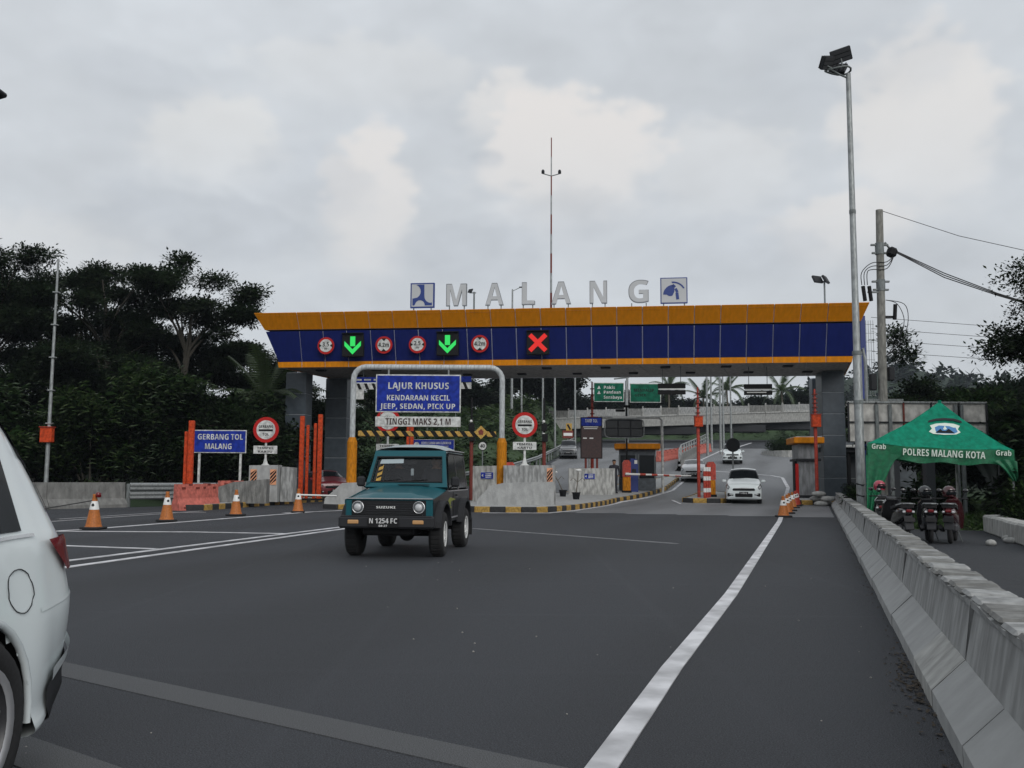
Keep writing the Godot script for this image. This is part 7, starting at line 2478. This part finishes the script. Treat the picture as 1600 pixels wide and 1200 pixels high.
	for k in 17:
		var a := TAU * k / 16.0
		rg.append(Vector3(-0.32 + 0.17 * cos(a), 1.12 + 0.15 * sin(a), -0.05 - 0.08 * sin(a)))
	put(tb(rg, 0.014, 6), "steering_wheel", M.dark, t)
	var world := t.transform
	for k in [[-0.32, "person in dark clothes driving the teal jeep", "cloth_dark"], [0.34, "person in grey clothes sitting beside the jeep's driver", "cloth_mid"]]:
		var o := thing("person", k[1], "person", world * Vector3(k[0], 0.82, -0.36), t.rotation.y)
		var c := [[Vector3(0, 0.06, 0.0), Vector3(0, 0.42, -0.06), 0.15, 0.17], [Vector3(-0.15, 0.46, -0.06), Vector3(0.15, 0.46, -0.06), 0.08, 0.08], [Vector3(0, 0.5, -0.05), Vector3(0, 0.58, -0.03), 0.055, 0.055], [Vector3(0.0, 0.68, -0.01), Vector3(0, 0.72, -0.02), 0.085, 0.095],
			[Vector3(-0.2, 0.44, -0.05), Vector3(-0.22, 0.24, 0.06), 0.055, 0.045], [Vector3(-0.22, 0.24, 0.06), Vector3(-0.12, 0.3, 0.27), 0.045, 0.035], [Vector3(0.2, 0.44, -0.05), Vector3(0.22, 0.24, 0.06), 0.055, 0.045], [Vector3(0.22, 0.24, 0.06), Vector3(0.12, 0.3, 0.27), 0.045, 0.035],
			[Vector3(-0.09, 0.03, 0.0), Vector3(-0.11, 0.02, 0.34), 0.09, 0.07], [Vector3(0.09, 0.03, 0.0), Vector3(0.11, 0.02, 0.34), 0.09, 0.07], [Vector3(0, 0.67, 0.07), Vector3(0, 0.655, 0.085), 0.02, 0.018]]
		put(body_mesh(c, 0.026, func(v): return v.y > 0.56), "body", M.skin_and_cloth if k[2] == "cloth_dark" else M.skin_and_grey, o)
		m = Mb.new()
		m.ball(Vector3(0, 0.745, -0.035), Vector3(0.1, 0.085, 0.105), 12, 8)
		put(m, "hair", M.dark, o)


# one continuous figure from tapered capsules, meshed as surface nets; skin(v) marks bare skin
func body_mesh(caps: Array, cell: float, skin: Callable) -> Mb:
	var lo := Vector3.ONE * 99.0
	var hi := -lo
	for c in caps:
		for e in 2:
			var r: float = c[2 + e] + cell * 2.5
			lo = lo.min(c[e] - Vector3.ONE * r)
			hi = hi.max(c[e] + Vector3.ONE * r)
	var n := Vector3i((hi - lo) / cell) + Vector3i.ONE
	var f := PackedFloat32Array()
	f.resize(n.x * n.y * n.z)
	for z in n.z:
		for y in n.y:
			for x in n.x:
				var p := lo + Vector3(x, y, z) * cell
				var d := 9.0
				for c in caps:
					var a: Vector3 = c[0]
					var ab: Vector3 = c[1] - a
					var t := clampf((p - a).dot(ab) / maxf(ab.length_squared(), 0.000001), 0.0, 1.0)
					var e := (p - a - ab * t).length() - lerpf(c[2], c[3], t)
					var k := 0.03
					var h := maxf(k - absf(d - e), 0.0) / k
					d = minf(d, e) - h * h * k * 0.25
				f[x + n.x * (y + n.y * z)] = d
	var vert := {}
	var step := [1, n.x, n.x * n.y]
	for z in n.z - 1:
		for y in n.y - 1:
			for x in n.x - 1:
				var i: int = x + n.x * (y + n.y * z)
				var sum := Vector3.ZERO
				var cnt := 0
				for ax in 3:
					var u := (ax + 1) % 3
					var v := (ax + 2) % 3
					for k in [[0, 0], [1, 0], [0, 1], [1, 1]]:
						var j: int = i + k[0] * step[u] + k[1] * step[v]
						var f0 := f[j]
						var f1 := f[j + step[ax]]
						if (f0 < 0.0) != (f1 < 0.0):
							var p := Vector3(x, y, z)
							p[u] += k[0]
							p[v] += k[1]
							p[ax] += f0 / (f0 - f1)
							sum += p
							cnt += 1
				if cnt:
					vert[i] = lo + sum / cnt * cell
	var m := Mb.new()
	for z in range(1, n.z - 1):
		for y in range(1, n.y - 1):
			for x in range(1, n.x - 1):
				var i: int = x + n.x * (y + n.y * z)
				for ax in 3:
					var u := (ax + 1) % 3
					var v := (ax + 2) % 3
					if (f[i] < 0.0) != (f[i + step[ax]] < 0.0):
						var o := Vector3.ZERO
						o[ax] = 1.0 if f[i] < 0.0 else -1.0
						var q := [vert[i], vert[i - step[u]], vert[i - step[u] - step[v]], vert[i - step[v]]]
						var bare: bool = skin.call((q[0] + q[2]) / 2.0)
						m.st.set_color(Color(0.28, 0.15, 0.09) if bare else Color(0.02, 0.022, 0.03))
						m.poly(q, o, 1)
	return m


# ---------- scooters ----------
func make_scooter(label: String, at: Vector3, turn: float, shell: Material) -> Node3D:
	var t := thing("scooter", label, "scooter", at, turn, "scooters parked by the tent")
	t.scale = Vector3.ONE * 0.84
	for z in [0.62, -0.6]:
		var m := Mb.new()
		var xf := Transform3D(Basis(Vector3(0, 0, 1), PI / 2), Vector3.ZERO)
		m.lathe([Vector2(0.17, -0.045), Vector2(0.22, -0.05), Vector2(0.25, -0.02), Vector2(0.25, 0.02), Vector2(0.22, 0.05), Vector2(0.17, 0.045), Vector2(0.17, -0.045)], 24, xf)
		var w := put(m, "wheel", M.rubber, t, Vector3(0, 0.25, z))
		m = Mb.new()
		m.lathe([Vector2(0.0, -0.04), Vector2(0.17, -0.03), Vector2(0.17, 0.03), Vector2(0.0, 0.04)], 20, xf)
		put(m, "rim", M.alloy_dark, w)
	var g := []
	var st := [[-0.92, 0.06, 0.7, 0.8], [-0.82, 0.12, 0.6, 0.85], [-0.55, 0.16, 0.5, 0.85], [-0.2, 0.17, 0.42, 0.8], [0.0, 0.15, 0.34, 0.62], [0.12, 0.15, 0.3, 0.42]]
	for s in st:
		var row := []
		for k in 17:
			var a := TAU * k / 16.0
			row.append(Vector3(s[1] * sign(sin(a)) * pow(absf(sin(a)), 0.6), (s[2] + s[3]) / 2 - (s[3] - s[2]) / 2 * cos(a), s[0]))
		g.append(row)
	var m := Mb.new()
	for i in g.size() - 1:
		for k in 16:
			var q := [g[i][k], g[i + 1][k], g[i + 1][k + 1], g[i][k + 1]]
			m.poly(q, (q[0] + q[2]) / 2.0 - Vector3(0, (st[i][2] + st[i][3]) / 2, st[i][0]), 1)
	m.poly(g[0], Vector3(0, 0, -1))
	put(m, "tail_body", shell, t)
	put(b_(Vector3(0, 0.31, 0.25), Vector3(0.3, 0.08, 0.42), 0.03), "footboard", M.charcoal, t)
	m = Mb.new()
	m.prism(PackedVector2Array([Vector2(-0.86, 0.83), Vector2(-0.6, 0.86), Vector2(-0.2, 0.8), Vector2(0.02, 0.76), Vector2(0.0, 0.84), Vector2(-0.3, 0.88), Vector2(-0.62, 0.95), Vector2(-0.88, 0.93)]), -0.14, 0.14, SIDEWAYS)
	put(m, "seat", M.rubber, t)
	m = Mb.new()
	m.prism(PackedVector2Array([Vector2(-0.2, 0.3), Vector2(0.2, 0.3), Vector2(0.24, 0.6), Vector2(0.2, 0.9), Vector2(0.12, 1.0), Vector2(-0.12, 1.0), Vector2(-0.2, 0.9), Vector2(-0.24, 0.6)]), -0.05, 0.05, Transform3D(Basis(Vector3.RIGHT, -0.22), Vector3(0, 0.03, 0.56)))
	put(m, "leg_shield", shell, t)
	put(b_(Vector3(0, 1.0, 0.42), Vector3(0.26, 0.14, 0.22), 0.05), "handlebar_cowl", shell, t)
	put(tb([Vector3(-0.34, 1.02, 0.34), Vector3(-0.12, 1.03, 0.4), Vector3(0.12, 1.03, 0.4), Vector3(0.34, 1.02, 0.34)], 0.018, 8), "handlebar", M.rubber, t)
	for x in [-1.0, 1.0]:
		put(tb([Vector3(x * 0.2, 1.04, 0.4), Vector3(x * 0.27, 1.18, 0.38)], 0.008, 5), "mirror_stalk", M.dark, t)
		m = Mb.new()
		m.ball(Vector3(x * 0.29, 1.22, 0.38), Vector3(0.065, 0.05, 0.02), 12, 6)
		put(m, "mirror", M.scooter_black, t)
		put(tb([Vector3(x * 0.16, 0.88, -0.5), Vector3(x * 0.16, 0.92, -0.85), Vector3(0, 0.93, -0.92)], 0.014, 6), "grab_rail", M.galvanised, t)
		put(b_(Vector3(x * 0.1, 0.74, -0.9), Vector3(0.07, 0.05, 0.06), 0.015), "indicator", M.lens_clear, t)
	put(b_(Vector3(0, 0.76, -0.93), Vector3(0.13, 0.07, 0.06), 0.02), "tail_light", M.lens_red, t)
	put(b_(Vector3(0, 0.5, -0.9), Vector3(0.2, 0.36, 0.03), 0.01, Basis(Vector3.RIGHT, 0.35)), "rear_fender", M.charcoal, t)
	put(b_(Vector3(0, 0.56, -0.96), Vector3(0.24, 0.1, 0.01), 0.0, Basis(Vector3.RIGHT, 0.35)), "plate", M.plate_black, t)
	put(b_(Vector3(0, 0.43, 0.62), Vector3(0.13, 0.1, 0.5), 0.04), "front_fender", shell, t)
	put(tb([Vector3(0.17, 0.28, -0.25), Vector3(0.18, 0.32, -0.5), Vector3(0.19, 0.4, -0.85)], [0.03, 0.055, 0.05], 10), "exhaust", M.charcoal, t)
	put(tb([Vector3(-0.12, 0.3, -0.1), Vector3(-0.2, 0.02, -0.02)], 0.012, 5), "side_stand", M.galv_dark, t)
	put(b_(Vector3(-0.06, 0.36, -0.35), Vector3(0.22, 0.2, 0.5), 0.05), "engine", M.alloy_dark, t)
	return t


func helmet(label: String, at: Vector3, m: Material, turn := 0.0) -> void:
	var t := thing("helmet", label, "helmet", at, turn)
	var s := Mb.new()
	s.lathe([Vector2(0.115, -0.08), Vector2(0.135, 0.0), Vector2(0.12, 0.08), Vector2(0.07, 0.13), Vector2(0, 0.145)], 18)
	put(s, "shell", m, t)
	put(b_(Vector3(0, -0.01, -0.1), Vector3(0.2, 0.09, 0.08), 0.03), "visor", M.glass_dark, t)
	put(b_(Vector3(0, 0.05, -0.135), Vector3(0.16, 0.02, 0.06), 0.008), "peak", M.dark, t)


func scooters() -> void:
	var a := make_scooter("dark maroon scooter with red tail lamp, rightmost of the parked row", V(8.85, 0, 18.8), PI - 0.52, M.scooter_maroon)
	var spots := [[8.42, 18.9, PI - 0.36, "black scooter with pale tail markings, second from the right of the row"], [7.78, 18.9, PI - 0.1, "large dark scooter leaning by the barrier, left of the middle"], [8.45, 21.3, PI - 0.4, "scooter mostly hidden behind the barrier at the row's left end"]]
	for i in 3:
		var s = spots[i]
		var o := dup(a, V(s[0], 0, s[1]), s[2], s[3])
		o.scale = Vector3.ONE * 0.84
		for c in o.get_children():
			if c is MeshInstance3D and c.material_override == M.scooter_maroon:
				c.material_override = M.scooter_black
	var hs := [["dark brown helmet on the rightmost scooter's handlebar", 8.95, 0.98, 19.1, "scooter_maroon"], ["shiny black helmet on the second scooter's handlebar", 8.52, 0.98, 19.25, "scooter_black"], ["bright red helmet at the tent's left curtain", 8.42, 1.08, 21.35, "helmet_red"]]
	for h in hs:
		helmet(h[0], V(h[1], h[2], h[3]), M[h[4]], PI)


# ---------- small things ----------
func make_cone(label: String, at: Vector3, h: float, group := "traffic cones along the left line") -> Node3D:
	var t := thing("traffic_cone", label, "traffic cone", at, 0.0, group)
	put(b_(Vector3(0, 0.03, 0), Vector3(0.46, 0.06, 0.46), 0.02), "base", M.rubber, t)
	var m := Mb.new()
	m.lathe([Vector2(0.19, 0.06), Vector2(0.17, 0.1), Vector2(0.105, h * 0.56)], 20)
	put(m, "body", M.cone_orange, t)
	m = Mb.new()
	m.lathe([Vector2(0.107, h * 0.56), Vector2(0.106, h * 0.58), Vector2(0.07, h * 0.79), Vector2(0.066, h * 0.8)], 20)
	var c := put(m, "collar", M.reflect_white, t)
	m = Mb.new()
	m.ball(Vector3(0.0, h * 0.68, 0.083), Vector3(0.035, 0.045, 0.012), 10, 6)
	put(m, "emblem", M.charcoal, c)
	m = Mb.new()
	m.lathe([Vector2(0.066, h * 0.8), Vector2(0.045, h * 0.93), Vector2(0.05, h * 0.95), Vector2(0.045, h), Vector2(0, h)], 16)
	put(m, "tip", M.cone_orange, t)
	return t


func small_things() -> void:
	var c := make_cone("orange traffic cone with a red lamp on top, nearest on the left", V(-9.53, 0, 21.4), 0.8)
	dup(c, V(-9.23, 0, 25.1), 0.6, "orange traffic cone left of the pink plastic barriers")
	dup(c, V(-8.5, 0, 28.9), 1.2, "orange traffic cone below the right end of the blue toll sign")
	dup(c, V(-7.22, 0, 31.7), 0.2, "orange traffic cone in front of the orange post pairs")
	var m := Mb.new()
	m.lathe([Vector2(0.0, 0.0), Vector2(0.06, 0.01), Vector2(0.06, 0.1), Vector2(0, 0.13)], 12)
	put(m, "lamp", M.lens_red, c, Vector3(0.1, 0.72, 0.05))
	var right := make_cone("orange traffic cone at the head of the white edge line", V(8.84, 0, 30.4), 0.68, "traffic cones along the right edge")
	var k := 0
	for p in [[9.85, 33.4, "second orange traffic cone of the right row"], [10.75, 36.2, "third orange traffic cone of the right row"], [11.9, 39.6, "fourth orange traffic cone of the right row, before the red cones"]]:
		dup(right, V(p[0], 0, p[1]), 0.3 * k, p[2])
		k += 1
	for p in [[12.75, 42.0, "red cone with white band left of the dark red post"], [13.1, 42.9, "red cone with white band right beside the dark red post"]]:
		var r := dup(right, V(p[0], surf(p[0], p[1]), p[1]), 0.1, p[2])
		for ch in r.get_children():
			if ch.name in ["body", "tip"]:
				ch.material_override = M.orange_red
	tag(put(tb([Vector3(-9.53, 0.66, -21.4), Vector3(-10.6, 0.42, -20.4), Vector3(-11.8, 0.2, -19.2), Vector3(-13.5, 0.3, -17.5)], 0.012, 5), "rope", M.cable), "thin dark rope sagging from the lamp-topped cone to the left", "rope")
	tag(put(tb([Vector3(-7.2, 0.6, -31.7), Vector3(-6.1, 0.55, -32.6)], 0.03, 6), "link_bar", M.reflect_white), "white plastic bar reaching right from the cone before the orange posts", "bar")
	# potted plants on the booth island
	for p in [[3.02, 43.5, 1.35, 0.1, "potted stick plant with a white cap before the stained wall"], [2.55, 46.2, 1.2, -0.42, "leaning potted stick plant with a white cap, left of the stained wall"]]:
		var t := thing("potted_plant", p[4], "potted plant", V(p[0], surf(p[0], p[1]) + 0.19, p[1]))
		m = Mb.new()
		m.lathe([Vector2(0, 0), Vector2(0.14, 0), Vector2(0.19, 0.3), Vector2(0.21, 0.3), Vector2(0.21, 0.33), Vector2(0.17, 0.33), Vector2(0.16, 0.27), Vector2(0, 0.27)], 16)
		put(m, "pot", M.charcoal, t)
		put(tb([Vector3(0, 0.25, 0), Vector3(p[3] * 0.5, 0.7, 0.02), Vector3(p[3], p[2] - 0.1, 0)], [0.03, 0.022, 0.016], 6), "stem", M.bark, t)
		for s in [-1.0, 1.0]:
			put(tb([Vector3(p[3] * 0.6, 0.8, 0), Vector3(p[3] * 0.7 + s * 0.22, 1.0, 0.05), Vector3(p[3] * 0.7 + s * 0.34, 0.86, 0.05)], 0.014, 5), "branch", M.bark, t)
		m = Mb.new()
		m.ball(Vector3(p[3], p[2], 0), Vector3(0.16, 0.06, 0.14), 12, 6)
		put(m, "cap", M.reflect_white, t)
	# officer by the booth
	var o := thing("person", "person in dark clothes standing behind the stained wall by the booth", "person", V(5.42, surf(5.4, 49.2) + 0.18, 49.2), 0.1)
	var caps := [[Vector3(0, 0.95, 0), Vector3(0, 1.35, 0), 0.14, 0.17], [Vector3(-0.17, 1.42, 0), Vector3(0.17, 1.42, 0), 0.075, 0.075], [Vector3(0, 1.46, 0), Vector3(0, 1.54, 0.01), 0.055, 0.055], [Vector3(0, 1.62, 0.02), Vector3(0, 1.68, 0.01), 0.085, 0.095],
		[Vector3(-0.22, 1.4, 0), Vector3(-0.27, 1.12, -0.02), 0.058, 0.048], [Vector3(-0.27, 1.12, -0.02), Vector3(-0.22, 0.88, 0.08), 0.045, 0.033], [Vector3(0.22, 1.4, 0), Vector3(0.28, 1.14, -0.02), 0.058, 0.048], [Vector3(0.28, 1.14, -0.02), Vector3(0.22, 0.9, 0.1), 0.045, 0.033],
		[Vector3(-0.09, 0.92, 0), Vector3(-0.1, 0.5, 0.02), 0.1, 0.065], [Vector3(-0.1, 0.5, 0.02), Vector3(-0.11, 0.08, -0.01), 0.062, 0.045], [Vector3(0.09, 0.92, 0), Vector3(0.1, 0.5, 0.02), 0.1, 0.065], [Vector3(0.1, 0.5, 0.02), Vector3(0.12, 0.08, -0.01), 0.062, 0.045],
		[Vector3(-0.11, 0.045, 0), Vector3(-0.12, 0.04, 0.14), 0.045, 0.04], [Vector3(0.12, 0.045, 0), Vector3(0.13, 0.04, 0.14), 0.045, 0.04], [Vector3(0, 1.615, 0.105), Vector3(0, 1.6, 0.12), 0.018, 0.016]]
	put(body_mesh(caps, 0.03, func(v): return v.y > 1.53 or (absf(v.x) > 0.18 and v.y < 0.97)), "body", M.skin_and_cloth, o)
	m = Mb.new()
	m.ball(Vector3(0, 1.71, 0.0), Vector3(0.1, 0.075, 0.105), 12, 8)
	put(m, "hair", M.dark, o)
	# low wall and rubble on the right
	var w := thing("kerb_wall", "low weathered concrete kerb wall at the right edge behind the scooters", "low wall", V(11.6, 0, 22.6), -0.34)
	for i in 5:
		put(b_(Vector3(0, 0.2, 0.75 + i * 1.5), Vector3(0.4, 0.42, 1.47), 0.04, Basis(Vector3(0, 0, 1), rng.randf_range(-0.03, 0.03))), "kerb_stone", M.concrete_white, w)
	for i in 4:
		m = Mb.new()
		m.ball(Vector3.ZERO, Vector3(rng.randf_range(0.1, 0.22), 0.07, rng.randf_range(0.08, 0.16)), 7, 5, Basis(Vector3.UP, rng.randf() * 3.0))
		var p: Array = [[9.15, 17.9], [9.9, 18.6], [9.6, 17.2], [10.3, 19.4]][i]
		tag(put(m, "stone", M.concrete_white, self, V(p[0], 0.05, p[1])), ["flat pale stone lying right of the rightmost scooter's wheel", "pale stone on the ground near the low kerb wall", "small pale stone on the dark side road", "pale stone farther back by the kerb wall"][i], "stone", "loose stones on the side road")
	# sandbags at the barrier's far end
	for i in 5:
		m = Mb.new()
		m.ball(Vector3.ZERO, Vector3(0.34, 0.13, 0.2), 12, 7)
		tag(put(m, "sandbag", M.concrete_white, self, V(14.05 + 0.32 * (i % 2), 0.12 + 0.22 * (i / 2), 42.4 + 0.3 * (i % 3))), ["pale sandbag at the bottom left of the pile at the barrier's end", "pale sandbag at the bottom right of the pile at the barrier's end", "pale sandbag in the middle left of the pile", "pale sandbag in the middle right of the pile", "pale sandbag on top of the pile at the barrier's end"][i], "sandbag", "sandbags at the end of the barrier row")
	# pebbles and litter on the asphalt
	m = Mb.new()
	for i in 34:
		var d := rng.randf_range(3.2, 14.0)
		var x := rng.randf_range(-2.5, 0.6 + 0.3 * d)
		var s := rng.randf_range(0.004, 0.01)
		m.ball(V(x, s * 0.5, d), Vector3(s, s * 0.7, s * 1.2), 5, 3)
	var pb := put(m, "pebbles", M.verge_mark)
	pb.set_meta("kind", "stuff")
	tag(pb, "small pale pebbles scattered over the asphalt", "pebbles")
